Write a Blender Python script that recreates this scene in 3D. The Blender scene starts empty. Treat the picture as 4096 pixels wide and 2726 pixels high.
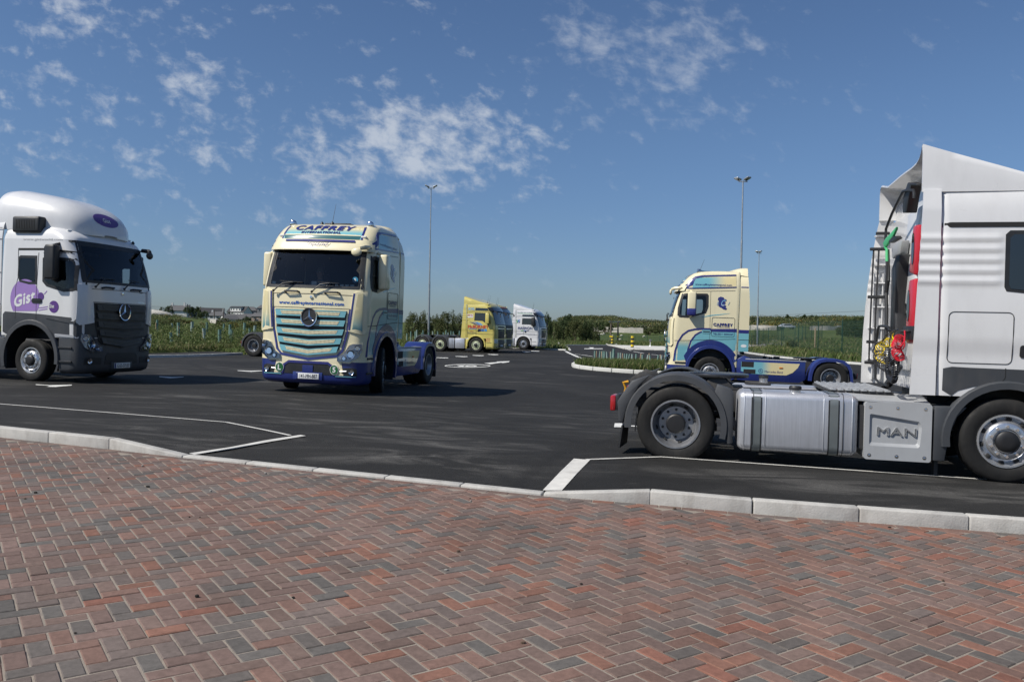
import bpy, bmesh, math, random
from mathutils import Vector, Matrix, geometry as geo
from mathutils.bvhtree import BVHTree
import numpy as np
rad = math.radians
SC = bpy.context.scene
COL = SC.collection
# ------------------------------------------------------------------ camera, sky, sun, exposure
CAM_H, PITCH, ROLL, FPX = 1.5, -0.683, 1.1, 3186.0
cam_d = bpy.data.cameras.new('camera'); cam_d.lens = 28.0; cam_d.sensor_width = 36.0
cam_d.clip_end = 6000; cam_d.clip_start = 0.05
cam = bpy.data.objects.new('camera', cam_d); COL.objects.link(cam)
CAMR = Matrix.Rotation(rad(90 + PITCH), 3, 'X') @ Matrix.Rotation(rad(ROLL), 3, 'Z')
cam.matrix_world = Matrix.Translation((0, 0, CAM_H)) @ CAMR.to_4x4()
SC.camera = cam
SUN_L = Vector((1.0, 0.5, -1.28)).normalized()
EL = math.asin(-SUN_L.z)
AZ = math.atan2(-SUN_L.x, -SUN_L.y)            # clockwise from +Y
SC.view_settings.view_transform = 'Standard'; SC.view_settings.look = 'None'
SC.view_settings.exposure = 0.15; SC.view_settings.gamma = 1.0
sun_d = bpy.data.lights.new('sun', 'SUN'); sun_d.energy = 5.0; sun_d.angle = rad(0.53); sun_d.color = (1.0, 0.95, 0.87)
sun = bpy.data.objects.new('sun', sun_d); COL.objects.link(sun)
sun.rotation_euler = SUN_L.to_track_quat('-Z', 'Y').to_euler()

def ND(nt, typ, **kw):
    n = nt.nodes.new(typ)
    for k, v in kw.items():
        if k.startswith('i_'):
            key = k[2:]
            n.inputs[int(key) if key.isdigit() else key.replace('_', ' ')].default_value = v
        else: setattr(n, k, v)
    return n
def LK(nt, a, b): nt.links.new(a, b)
def MATH(nt, op, a, b=None, clamp=False):
    n = nt.nodes.new('ShaderNodeMath'); n.operation = op; n.use_clamp = clamp
    for i, q in enumerate((a, b)):
        if q is None: continue
        if isinstance(q, (int, float)): n.inputs[i].default_value = q
        else: nt.links.new(q, n.inputs[i])
    return n.outputs[0]
def SSTEP(nt, v, a, b):
    n = nt.nodes.new('ShaderNodeMapRange'); n.interpolation_type = 'SMOOTHSTEP'
    nt.links.new(v, n.inputs[0]); n.inputs[1].default_value = a; n.inputs[2].default_value = b
    return n.outputs[0]

world = bpy.data.worlds.new('World'); SC.world = world; world.use_nodes = True
wt = world.node_tree; wt.nodes.clear()
wo = ND(wt, 'ShaderNodeOutputWorld'); bg = ND(wt, 'ShaderNodeBackground'); bg.inputs[1].default_value = 0.070
sky = ND(wt, 'ShaderNodeTexSky', sky_type='NISHITA', sun_disc=False, sun_elevation=EL, sun_rotation=AZ,
         altitude=30.0, air_density=1.0, dust_density=0.6, ozone_density=2.6)
tc = ND(wt, 'ShaderNodeTexCoord'); sp = ND(wt, 'ShaderNodeSeparateXYZ'); LK(wt, tc.outputs['Generated'], sp.inputs[0])
dx, dy, dz = sp.outputs
zz = MATH(wt, 'MAXIMUM', dz, 0.04)
cu, cv = MATH(wt, 'DIVIDE', dx, zz), MATH(wt, 'DIVIDE', dy, zz)          # a flat cloud layer overhead
cx = ND(wt, 'ShaderNodeCombineXYZ'); LK(wt, cu, cx.inputs[0]); LK(wt, MATH(wt, 'MULTIPLY', cv, 0.36), cx.inputs[1])
dyy = MATH(wt, 'MAXIMUM', dy, 0.05)
hu, hv = MATH(wt, 'DIVIDE', dx, dyy), MATH(wt, 'DIVIDE', dz, dyy)
def blob(u0, v0, su, sv, amp, tilt=0.0):
    a = MATH(wt, 'SUBTRACT', hu, u0); b = MATH(wt, 'SUBTRACT', hv, v0)
    b = MATH(wt, 'SUBTRACT', b, MATH(wt, 'MULTIPLY', a, tilt))
    a = MATH(wt, 'DIVIDE', a, su); b = MATH(wt, 'DIVIDE', b, sv)
    r = MATH(wt, 'ADD', MATH(wt, 'MULTIPLY', a, a), MATH(wt, 'MULTIPLY', b, b))
    return MATH(wt, 'MULTIPLY', MATH(wt, 'EXPONENT', MATH(wt, 'MULTIPLY', r, -1.0)), amp)
def addup(l):
    s = l[0]
    for q in l[1:]: s = MATH(wt, 'ADD', s, q)
    return s
n1 = ND(wt, 'ShaderNodeTexNoise', noise_dimensions='3D', i_Scale=2.6, i_Detail=8.0, i_Roughness=0.58, i_Distortion=0.35); LK(wt, cx.outputs[0], n1.inputs['Vector'])
n2 = ND(wt, 'ShaderNodeTexNoise', noise_dimensions='3D', i_Scale=7.0, i_Detail=6.0, i_Roughness=0.65, i_Distortion=0.3); LK(wt, cx.outputs[0], n2.inputs['Vector'])
for n_ in (n1, n2):
    for l in list(wt.links):
        if l.to_node == n_: wt.links.remove(l)
hc = ND(wt, 'ShaderNodeCombineXYZ'); LK(wt, hu, hc.inputs[0]); LK(wt, MATH(wt, 'ADD', MATH(wt, 'MULTIPLY', hv, 1.35), MATH(wt, 'MULTIPLY', hu, 0.25)), hc.inputs[1])
LK(wt, hc.outputs[0], n1.inputs['Vector']); LK(wt, hc.outputs[0], n2.inputs['Vector'])
n1.inputs['Scale'].default_value = 11.0; n1.inputs['Detail'].default_value = 9.0; n1.inputs['Roughness'].default_value = .56; n1.inputs['Distortion'].default_value = .15
n2.inputs['Scale'].default_value = 34.0; n2.inputs['Detail'].default_value = 7.0; n2.inputs['Roughness'].default_value = .6; n2.inputs['Distortion'].default_value = .2
field = MATH(wt, 'ADD', MATH(wt, 'MULTIPLY', n1.outputs[0], 0.45), MATH(wt, 'MULTIPLY', n2.outputs[0], 0.55))
mA = addup([blob(-0.10, 0.235, 0.13, 0.055, 0.14), blob(-0.20, 0.215, 0.12, 0.04, 0.05), blob(-0.40, 0.23, 0.22, 0.07, 0.050), blob(-0.57, 0.30, 0.14, 0.07, 0.050),
            blob(-0.55, 0.385, 0.06, 0.03, 0.08), blob(-0.42, 0.35, 0.05, 0.05, 0.06, -0.7), blob(0.06, 0.24, 0.06, 0.035, 0.05)])
mB = addup([blob(0.14, 0.375, 0.15, 0.05, 0.17, 0.1), blob(0.20, 0.32, 0.12, 0.035, 0.12, 0.3), blob(0.25, 0.28, 0.10, 0.018, 0.10, 0.30), blob(0.05, 0.27, .06, .02, .07)])
dA = SSTEP(wt, MATH(wt, 'ADD', field, MATH(wt, 'SUBTRACT', mA, SSTEP(wt, hu, 0.05, 0.30))), 0.535, 0.76)
dB = MATH(wt, 'MULTIPLY', SSTEP(wt, MATH(wt, 'ADD', field, mB), 0.565, 0.84), 0.42)
dens = MATH(wt, 'MULTIPLY', MATH(wt, 'MAXIMUM', MATH(wt, 'MULTIPLY', dA, 0.66), dB), SSTEP(wt, dz, 0.03, 0.12))
tint = ND(wt, 'ShaderNodeMix', data_type='RGBA', blend_type='MULTIPLY'); tint.inputs[0].default_value = 1.0
LK(wt, sky.outputs[0], tint.inputs[6]); 
trp = ND(wt, 'ShaderNodeMix', data_type='RGBA'); LK(wt, SSTEP(wt, dz, 0.0, 0.30), trp.inputs[0]); trp.inputs[6].default_value = (0.66, 0.80, 1.06, 1); trp.inputs[7].default_value = (0.84, 0.98, 1.16, 1); LK(wt, trp.outputs[2], tint.inputs[7])
mixc = ND(wt, 'ShaderNodeMix', data_type='RGBA'); LK(wt, dens, mixc.inputs[0]); LK(wt, tint.outputs[2], mixc.inputs[6])
mixc.inputs[7].default_value = (8.4, 8.9, 9.6, 1)
LK(wt, mixc.outputs[2], bg.inputs[0]); LK(wt, bg.outputs[0], wo.inputs[0])

# ------------------------------------------------------------------ ground height and rays
def sm(t): t = max(0.0, min(1.0, t)); return t * t * (3 - 2 * t)
def gz(x, y):                                   # gentle crossfall of the lorry park
    f = 1.0 - 0.85 * sm((y - 26) / 12.0)
    return (-0.085 - 0.0235 * 20 * math.tanh(x / 20.0)) * f + 0.135 * (1 - sm((y - 9) / 11.0)) + 0.04 * (1 - f)
KB = [(-14.0, 12.6), (-9.5, 11.05), (-6.4, 9.96), (-4.6, 9.35), (-3.63, 9.0), (0.33, 7.76), (1.41, 7.57), (2.39, 7.33), (4.5, 7.0), (8.0, 6.42), (12, 5.7)]
def kerb_y(x):
    for (a, b), (c, d) in zip(KB, KB[1:]):
        if x <= c: return b + (d - b) * (x - a) / (c - a)
    return KB[-1][1]
def drop(x):                                    # 1 where the kerb is dropped for the crossing
    return max(0.0, min(1.0, (x + 4.62) / 1.0)) * (1 - max(0.0, min(1.0, (x - 0.35) / 1.0)))
def ga(x, y):                                   # asphalt surface incl. the ramp to the dropped kerb
    d = y - kerb_y(x)
    return gz(x, y) - 0.10 * drop(x) * (1 - sm(d / 1.6))
def at(px, py, dz=0.0, g=gz):                   # photo pixel (4096 wide) -> point on the ground
    d = CAMR @ Vector(((px - 2048) / FPX, -(py - 1363) / FPX, -1.0))
    z = 0.0
    for _ in range(12):
        t = (z - CAM_H) / d.z
        x, y = d.x * t, d.y * t
        z = g(x, y) + dz
    return Vector((x, y, z))
def P(px, py, Y):                               # photo pixel -> point at distance Y
    d = CAMR @ Vector(((px - 2048) / FPX, -(py - 1363) / FPX, -1.0))
    return Vector((0, 0, CAM_H)) + d * (Y / d.y)

# ------------------------------------------------------------------ materials
MATS = {}
def pm(name, col, rough=0.5, metal=0.0, coat=0.0, var=0.0, vscale=4.0, bump=0.0, bscale=40.0, spec=0.5, dirt=0.0, emit=None, coord='Object'):
    if name in MATS: return MATS[name]
    m = bpy.data.materials.new(name); m.use_nodes = True; nt = m.node_tree; b = nt.nodes['Principled BSDF']
    b.inputs['Base Color'].default_value = (*col, 1); b.inputs['Roughness'].default_value = rough
    b.inputs['Metallic'].default_value = metal; b.inputs['Coat Weight'].default_value = coat; b.inputs['Coat Roughness'].default_value = 0.06
    b.inputs['Specular IOR Level'].default_value = spec
    t = ND(nt, 'ShaderNodeTexCoord')
    if var > 0:
        n = ND(nt, 'ShaderNodeTexNoise', i_Scale=vscale, i_Detail=6.0, i_Roughness=0.6); LK(nt, t.outputs[coord], n.inputs['Vector'])
        mx = ND(nt, 'ShaderNodeMix', data_type='RGBA')
        LK(nt, n.outputs[0], mx.inputs[0])
        mx.inputs[6].default_value = (*[max(0, c * (1 - var)) for c in col], 1); mx.inputs[7].default_value = (*[min(1, c * (1 + var)) for c in col], 1)
        LK(nt, mx.outputs[2], b.inputs['Base Color'])
        rr = ND(nt, 'ShaderNodeMapRange'); LK(nt, n.outputs[0], rr.inputs[0]); rr.inputs[1].default_value = .3; rr.inputs[2].default_value = .7
        rr.inputs[3].default_value = max(0.02, rough * 0.8); rr.inputs[4].default_value = min(1, rough * 1.25); LK(nt, rr.outputs[0], b.inputs['Roughness'])
    if dirt > 0:                                # road film and streaks of grime, worn in patches
        n = ND(nt, 'ShaderNodeTexNoise', i_Scale=1.7, i_Detail=8.0, i_Roughness=0.7)
        mp = ND(nt, 'ShaderNodeMapping'); mp.inputs['Scale'].default_value = (2.2, 2.2, 0.7)
        LK(nt, t.outputs['Object'], mp.inputs[0]); LK(nt, mp.outputs[0], n.inputs['Vector'])
        f = MATH(nt, 'MULTIPLY', SSTEP(nt, n.outputs[0], 0.45, 0.8), dirt)
        mx = ND(nt, 'ShaderNodeMix', data_type='RGBA'); LK(nt, f, mx.inputs[0])
        src = b.inputs['Base Color'].links[0].from_socket if b.inputs['Base Color'].links else None
        if src: LK(nt, src, mx.inputs[6])
        else: mx.inputs[6].default_value = (*col, 1)
        mx.inputs[7].default_value = (0.16, 0.14, 0.12, 1); LK(nt, mx.outputs[2], b.inputs['Base Color'])
    if bump > 0:
        n = ND(nt, 'ShaderNodeTexNoise', i_Scale=bscale, i_Detail=4.0); LK(nt, t.outputs[coord], n.inputs['Vector'])
        bp = ND(nt, 'ShaderNodeBump', i_Strength=bump, i_Distance=0.01); LK(nt, n.outputs[0], bp.inputs['Height']); LK(nt, bp.outputs[0], b.inputs['Normal'])
    if emit:
        b.inputs['Emission Color'].default_value = (*emit[:3], 1); b.inputs['Emission Strength'].default_value = emit[3]
    MATS[name] = m
    return m
def attr_mat(name, rough=0.8, bump=0.0, bscale=60, spec=0.3, trans=0.0, mottle=0.0, mscale=30):   # base colour from the "col" attribute
    if name in MATS: return MATS[name]
    m = bpy.data.materials.new(name); m.use_nodes = True; nt = m.node_tree; b = nt.nodes['Principled BSDF']
    a = ND(nt, 'ShaderNodeAttribute', attribute_name='col')
    b.inputs['Roughness'].default_value = rough; b.inputs['Specular IOR Level'].default_value = spec
    src = a.outputs['Color']
    t = ND(nt, 'ShaderNodeTexCoord')
    if mottle > 0:
        n = ND(nt, 'ShaderNodeTexNoise', i_Scale=mscale, i_Detail=8.0, i_Roughness=0.75); LK(nt, t.outputs['Object'], n.inputs['Vector'])
        rr = ND(nt, 'ShaderNodeMapRange'); LK(nt, n.outputs[0], rr.inputs[0]); rr.inputs[1].default_value = .25; rr.inputs[2].default_value = .75
        rr.inputs[3].default_value = 1 - mottle; rr.inputs[4].default_value = 1 + mottle
        vm = ND(nt, 'ShaderNodeVectorMath', operation='SCALE'); LK(nt, src, vm.inputs[0]); LK(nt, rr.outputs[0], vm.inputs['Scale']); src = vm.outputs[0]
    if mottle > 0:                               # broad weathering over many blocks
        n = ND(nt, 'ShaderNodeTexNoise', i_Scale=.9, i_Detail=7.0, i_Roughness=0.65, i_Distortion=.6); LK(nt, t.outputs['Object'], n.inputs['Vector'])
        rr = ND(nt, 'ShaderNodeMapRange'); LK(nt, n.outputs[0], rr.inputs[0]); rr.inputs[1].default_value = .3; rr.inputs[2].default_value = .7; rr.inputs[3].default_value = .80; rr.inputs[4].default_value = 1.18
        vm = ND(nt, 'ShaderNodeVectorMath', operation='SCALE'); LK(nt, src, vm.inputs[0]); LK(nt, rr.outputs[0], vm.inputs['Scale']); src = vm.outputs[0]
    LK(nt, src, b.inputs['Base Color'])
    if bump > 0:
        n = ND(nt, 'ShaderNodeTexNoise', i_Scale=bscale, i_Detail=6.0, i_Roughness=0.7); LK(nt, t.outputs['Object'], n.inputs['Vector'])
        bp = ND(nt, 'ShaderNodeBump', i_Strength=bump, i_Distance=0.004); LK(nt, n.outputs[0], bp.inputs['Height']); LK(nt, bp.outputs[0], b.inputs['Normal'])
    if trans > 0:
        out = nt.nodes['Material Output']; tr = ND(nt, 'ShaderNodeBsdfTranslucent'); mx = ND(nt, 'ShaderNodeMixShader'); mx.inputs[0].default_value = trans
        LK(nt, src, tr.inputs[0]); LK(nt, b.outputs[0], mx.inputs[1]); LK(nt, tr.outputs[0], mx.inputs[2]); LK(nt, mx.outputs[0], out.inputs[0])
    MATS[name] = m
    return m
def glass_mat(name, tint=(0.25, 0.3, 0.33), see=0.5):
    if name in MATS: return MATS[name]
    m = bpy.data.materials.new(name); m.use_nodes = True; nt = m.node_tree; nt.nodes.clear()
    out = ND(nt, 'ShaderNodeOutputMaterial'); tr = ND(nt, 'ShaderNodeBsdfTransparent'); tr.inputs[0].default_value = (*[see * (.5 + c) for c in tint], 1)
    gl = ND(nt, 'ShaderNodeBsdfGlossy'); gl.inputs['Roughness'].default_value = 0.02; gl.inputs[0].default_value = (.9, .95, 1, 1)
    fr = ND(nt, 'ShaderNodeFresnel'); fr.inputs[0].default_value = 1.5
    mx = ND(nt, 'ShaderNodeMixShader'); LK(nt, fr.outputs[0], mx.inputs[0]); LK(nt, tr.outputs[0], mx.inputs[1]); LK(nt, gl.outputs[0], mx.inputs[2]); LK(nt, mx.outputs[0], out.inputs[0])
    MATS[name] = m
    return m

# ------------------------------------------------------------------ mesh helpers
def tag(o, label=None, cat=None, group=None, kind=None):
    if label: o['label'] = label
    if cat: o['category'] = cat
    if group: o['group'] = group
    if kind: o['kind'] = kind
    return o
def thing(name, loc, rz, label, cat, group=None, tilt=0.0, scale=1.0):
    o = bpy.data.objects.new(name, None); o.empty_display_size = 0.3; COL.objects.link(o)
    o.matrix_world = Matrix.Translation(loc) @ Matrix.Rotation(tilt, 4, 'Y') @ Matrix.Rotation(rz, 4, 'Z') @ Matrix.Scale(scale, 4)
    return tag(o, label, cat, group)
class MB:
    def __init__(s): s.v = []; s.f = []; s.m = []; s.c = []
    def add(s, vs, fs, mi=0, col=None):
        n = len(s.v); s.v.extend([tuple(q) for q in vs])
        for f in fs: s.f.append([n + i for i in f]); s.m.append(mi); s.c.append(col)
        return s
    def box(s, x0, x1, y0, y1, z0, z1, mi=0, col=None, M=None):
        vs = [Vector((x, y, z)) for z in (z0, z1) for y in (y0, y1) for x in (x0, x1)]
        if M: vs = [M @ q for q in vs]
        return s.add(vs, [(0, 2, 3, 1), (4, 5, 7, 6), (0, 1, 5, 4), (2, 6, 7, 3), (0, 4, 6, 2), (1, 3, 7, 5)], mi, col)
    def prism(s, poly, axis, a, b, mi=0, col=None):
        k = len(poly)
        def mk(p, t): return {'x': (t, p[0], p[1]), 'y': (p[0], t, p[1]), 'z': (p[0], p[1], t)}[axis]
        vs = [mk(p, a) for p in poly] + [mk(p, b) for p in poly]
        return s.add(vs, [list(range(k)), list(range(k, 2 * k))[::-1]] + [(i, i + k, (i + 1) % k + k, (i + 1) % k) for i in range(k)], mi, col)
    def tube(s, pts, r, n=8, closed=False, cap=True, mi=0, col=None):
        pts = [Vector(p) for p in pts]; k = len(pts); rs = r if isinstance(r, (list, tuple)) else [r] * k
        prev = None; vs = []
        for i, p in enumerate(pts):
            a = pts[(i - 1) % k] if (closed or i > 0) else p; b = pts[(i + 1) % k] if (closed or i < k - 1) else p
            t = (b - a).normalized()
            if prev is None:
                u = t.orthogonal().normalized()
            else:
                u = prev - t * prev.dot(t)
                u = u.normalized() if u.length > 1e-6 else t.orthogonal().normalized()
            prev = u; w = t.cross(u)
            for j in range(n):
                th = 2 * math.pi * j / n; vs.append(p + (u * math.cos(th) + w * math.sin(th)) * rs[i])
        fs = []
        for i in range(k if closed else k - 1):
            for j in range(n):
                a, b = i * n, ((i + 1) % k) * n; fs.append((a + j, a + (j + 1) % n, b + (j + 1) % n, b + j))
        if cap and not closed: fs += [list(range(n))[::-1], list(range((k - 1) * n, k * n))]
        return s.add(vs, fs, mi, col)
    def lathe(s, prof, n=32, M=None, mi=0, close=False, col=None, caps=True):       # prof: (r, h), spun about local Z
        vs = []; k = len(prof)
        for r, h in prof:
            for j in range(n):
                th = 2 * math.pi * j / n; q = Vector((r * math.cos(th), r * math.sin(th), h)); vs.append(M @ q if M else q)
        fs = []
        for i in range(k if close else k - 1):
            for j in range(n):
                a, b = i * n, ((i + 1) % k) * n; fs.append((a + j, a + (j + 1) % n, b + (j + 1) % n, b + j))
        if not close and caps:
            if prof[0][0] > 1e-4: fs.append(list(range(n))[::-1])
            if prof[-1][0] > 1e-4: fs.append(list(range((k - 1) * n, k * n)))
        return s.add(vs, fs, mi, col)
    def grid(s, rows, mi=0, closed=False, col=None):
        w = len(rows[0]); vs = [p for r in rows for p in r]; fs = []
        for i in range(len(rows) - 1):
            for j in range(w if closed else w - 1):
                fs.append((i * w + j, i * w + (j + 1) % w, (i + 1) * w + (j + 1) % w, (i + 1) * w + j))
        return s.add(vs, fs, mi, col)
    def ball(s, c, rx, ry=None, rz=None, n=12, mi=0, col=None):
        ry = ry or rx; rz = rz or rx; rows = []
        for i in range(n // 2 + 1):
            ph = math.pi * i / (n // 2)
            rows.append([(c[0] + rx * math.sin(ph) * math.cos(2 * math.pi * j / n), c[1] + ry * math.sin(ph) * math.sin(2 * math.pi * j / n), c[2] + rz * math.cos(ph)) for j in range(n)])
        return s.grid(rows, mi, True, col)
    def build(s, name, mat, parent=None, bevel=0.0, smooth=40, seg=2, solid=0.0, rec=True):
        me = bpy.data.meshes.new(name); me.from_pydata(s.v, [], s.f)
        mats = mat if isinstance(mat, (list, tuple)) else [mat]
        for q in mats: me.materials.append(q)
        if len(mats) > 1: me.polygons.foreach_set('material_index', s.m)
        if any(c is not None for c in s.c):
            a = me.attributes.new('col', 'FLOAT_COLOR', 'FACE'); a.data.foreach_set('color', [q for c in s.c for q in (*(c or (.5, .5, .5)), 1)])
        bm = bmesh.new(); bm.from_mesh(me)
        bmesh.ops.remove_doubles(bm, verts=bm.verts, dist=1e-5)
        if rec: bmesh.ops.recalc_face_normals(bm, faces=bm.faces)
        if solid > 0: bmesh.ops.solidify(bm, geom=bm.faces[:], thickness=solid)
        if bevel > 0:
            es = [e for e in bm.edges if len(e.link_faces) == 2 and e.calc_face_angle(0) > rad(28)]
            bmesh.ops.bevel(bm, geom=es, offset=bevel, segments=seg, affect='EDGES', profile=0.5, clamp_overlap=True)
        bm.to_mesh(me); bm.free()
        if smooth:
            me.shade_smooth(); me.set_sharp_from_angle(angle=rad(smooth))
        o = bpy.data.objects.new(name, me); COL.objects.link(o)
        if parent: o.parent = parent
        return o
def copy_tree(o, parent=None):
    c = o.copy(); COL.objects.link(c); c.parent = parent
    for ch in o.children: copy_tree(ch, c)
    return c
def inpoly(x, y, poly):
    r = False; n = len(poly); j = n - 1
    for i in range(n):
        xi, yi = poly[i][0], poly[i][1]; xj, yj = poly[j][0], poly[j][1]
        if (yi > y) != (yj > y) and x < (xj - xi) * (y - yi) / (yj - yi) + xi: r = not r
        j = i
    return r
def cdt_fill(loops, step):                       # triangulate polygon (even-odd loops) with interior grid points
    vs, es = [], []
    for lp in loops:
        n0 = len(vs); pts = []
        for i in range(len(lp)):
            a, b = Vector(lp[i][:2]), Vector(lp[(i + 1) % len(lp)][:2]); k = max(1, int((b - a).length / step))
            pts += [a.lerp(b, q / k) for q in range(k)]
        vs += pts; es += [(n0 + i, n0 + (i + 1) % len(pts)) for i in range(len(pts))]
    xs = [p[0] for p in vs]; ys = [p[1] for p in vs]
    x = min(xs) + step * .5
    while x < max(xs):
        y = min(ys) + step * .5
        while y < max(ys):
            if sum(inpoly(x, y, l) for l in loops) % 2: vs.append(Vector((x, y)))
            y += step
        x += step
    rv, re, rf, *_ = geo.delaunay_2d_cdt(vs, es, [], 0, 1e-6)
    tris = []
    for f in rf:
        c = (sum(rv[i][0] for i in f) / len(f), sum(rv[i][1] for i in f) / len(f))
        if sum(inpoly(c[0], c[1], l) for l in loops) % 2: tris.append(list(f))
    return rv, tris
def sheet(name, loops, hf, mat, step=2.0, dz=0.0, kind='structure', smooth=60):
    v, t = cdt_fill(loops, step); b = MB(); b.add([(p[0], p[1], hf(p[0], p[1]) + dz) for p in v], t)
    o = b.build(name, mat, smooth=smooth)
    me = o.data
    if me.polygons and sum(p.normal.z for p in me.polygons) < 0: me.flip_normals()
    return tag(o, kind=kind)
def rpoly(x0, x1, y0, y1, r, n=4):               # rounded rectangle outline
    out = []
    for cx_, cy_, a0 in ((x1 - r, y0 + r, -90), (x1 - r, y1 - r, 0), (x0 + r, y1 - r, 90), (x0 + r, y0 + r, 180)):
        for i in range(n + 1):
            a = rad(a0 + 90 * i / n); out.append((cx_ + r * math.cos(a), cy_ + r * math.sin(a)))
    return out
def circ(x, y, r, n=20, ry=None): return [(x + r * math.cos(2 * math.pi * i / n), y + (ry or r) * math.sin(2 * math.pi * i / n)) for i in range(n)]
def band(pts, w):                                # outline of a stroke along pts; w scalar or per-point
    pts = [Vector(p) for p in pts]; L, R = [], []
    for i, p in enumerate(pts):
        t = (pts[min(i + 1, len(pts) - 1)] - pts[max(i - 1, 0)]).normalized(); n = Vector((-t.y, t.x)); ww = (w[i] if isinstance(w, (list, tuple)) else w) / 2
        L.append(tuple(p + n * ww)); R.append(tuple(p - n * ww))
    return L + R[::-1]
def arc(cx_, cy_, r, a0, a1, n=12, ry=None): return [(cx_ + r * math.cos(rad(a0 + (a1 - a0) * i / n)), cy_ + (ry or r) * math.sin(rad(a0 + (a1 - a0) * i / n))) for i in range(n + 1)]

class Skin:                                      # conforms panels, glass and lettering to a body mesh
    def __init__(s, objs):
        vs, fs = [], []
        for o in objs:
            n = len(vs); vs += [v.co.copy() for v in o.data.vertices]; fs += [[n + i for i in p.vertices] for p in o.data.polygons]
        s.b = BVHTree.FromPolygons(vs, fs)
    def hit(s, pl, a, b):
        o, d = {'F': (Vector((6, a, b)), Vector((-1, 0, 0))), 'B': (Vector((-6, a, b)), Vector((1, 0, 0))), 'L': (Vector((a, 6, b)), Vector((0, -1, 0))),
                'R': (Vector((a, -6, b)), Vector((0, 1, 0))), 'T': (Vector((a, b, 9)), Vector((0, 0, -1)))}[pl]
        r = s.b.ray_cast(o, d); k = 0
        while r[0] is None and k < 30 and pl in 'LRF':
            k += 1
            if pl == 'F': o = o + Vector((0, -math.copysign(.015, a), 0))
            else: o = o + Vector((-.02, 0, 0))
            r = s.b.ray_cast(o, d)
        if r[0] is None:
            q = o + d * (5 if pl != 'T' else 5.5); r = s.b.find_nearest(q)
            return r[0], -d
        n = r[1]
        if n.dot(d) > 0: n = -n
        return r[0], n
    def patch(s, name, loops, pl, mat, parent, off=0.005, step=0.12, skirt=True, depth=None):
        if loops and not isinstance(loops[0][0], (tuple, list, Vector)): loops = [loops]
        v, t = cdt_fill(loops, step)
        return s.drape(name, [(p[0], p[1]) for p in v], t, pl, mat, parent, off, skirt, depth)
    def drape(s, name, v, t, pl, mat, parent, off, skirt=True, depth=None, mb=None):
        out, inn = [], []
        for p in v:
            h, n = s.hit(pl, p[0], p[1]); out.append(h + n * (off + (p[2] if len(p) > 2 else 0))); inn.append(h - n * (depth if depth is not None else 0.004))
        fs = [list(f) for f in t]
        k = len(out)
        if skirt:
            cnt = {}
            for f in t:
                for i in range(len(f)):
                    e = (f[i], f[(i + 1) % len(f)]); cnt[tuple(sorted(e))] = cnt.get(tuple(sorted(e)), []) + [e]
            for e in [q[0] for q in cnt.values() if len(q) == 1]: fs.append([e[1], e[0], e[0] + k, e[1] + k])
        b = mb or MB(); b.add(out + (inn if skirt else []), fs)
        return None if mb else b.build(name, mat, parent, smooth=35)
TXT = {}
def text2d(s, size=1.0, bold=0.0, shear=0.0, xs=1.0):
    key = (s, bold, shear)
    if key not in TXT:
        c = bpy.data.curves.new('t', 'FONT'); c.body = s; c.size = 1.0; c.offset = 0.0; c.shear = shear; c.resolution_u = 3; c.fill_mode = 'FRONT'; c.dimensions = '2D'
        c.space_character = 1.0 + bold * 1.6
        o = bpy.data.objects.new('t', c); COL.objects.link(o)
        dg = bpy.context.evaluated_depsgraph_get(); dg.update()
        me = bpy.data.meshes.new_from_object(o.evaluated_get(dg))
        v0 = [(v.co.x, v.co.y) for v in me.vertices]; f0 = [list(p.vertices) for p in me.polygons]
        bpy.data.meshes.remove(me); bpy.data.objects.remove(o); bpy.data.curves.remove(c)
        vs, fs = [], []; d = bold * .75
        for k, (ax, ay) in enumerate(((0, 0),) if d <= 0 else ((-d, 0), (d, 0), (0, d), (0, -d))):
            n = len(vs); vs += [(x + ax, y + ay, k * .0004) for x, y in v0]; fs += [[n + i for i in f] for f in f0]
        x0, x1 = min(p[0] for p in vs), max(p[0] for p in vs); y0, y1 = min(p[1] for p in vs), max(p[1] for p in vs)
        TXT[key] = ([(p[0] - x0, p[1] - y0, p[2]) for p in vs], fs, x1 - x0, y1 - y0)
    return TXT[key]
def fit_text(s, x0, x1, y0, y1, flip=1, **kw):   # letters stretched into a rectangle; flip=-1 mirrors the reading direction
    v, f, w, h = text2d(s, **kw)
    return [((x0 + (x1 - x0) * (p[0] / w)) if flip > 0 else (x1 - (x1 - x0) * (p[0] / w)), y0 + (y1 - y0) * p[1] / h, p[2]) for p in v], f
def flat_text(name, s, M, w, h, mat, parent, **kw):   # lettering on a flat face; M maps (x right, y up, z out)
    v, f, W, H = text2d(s, **kw); b = MB(); b.add([M @ Vector((p[0] / W * w - w / 2, p[1] / H * h - h / 2, p[2])) for p in v], f)
    return b.build(name, mat, parent, smooth=0, rec=False)
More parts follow.
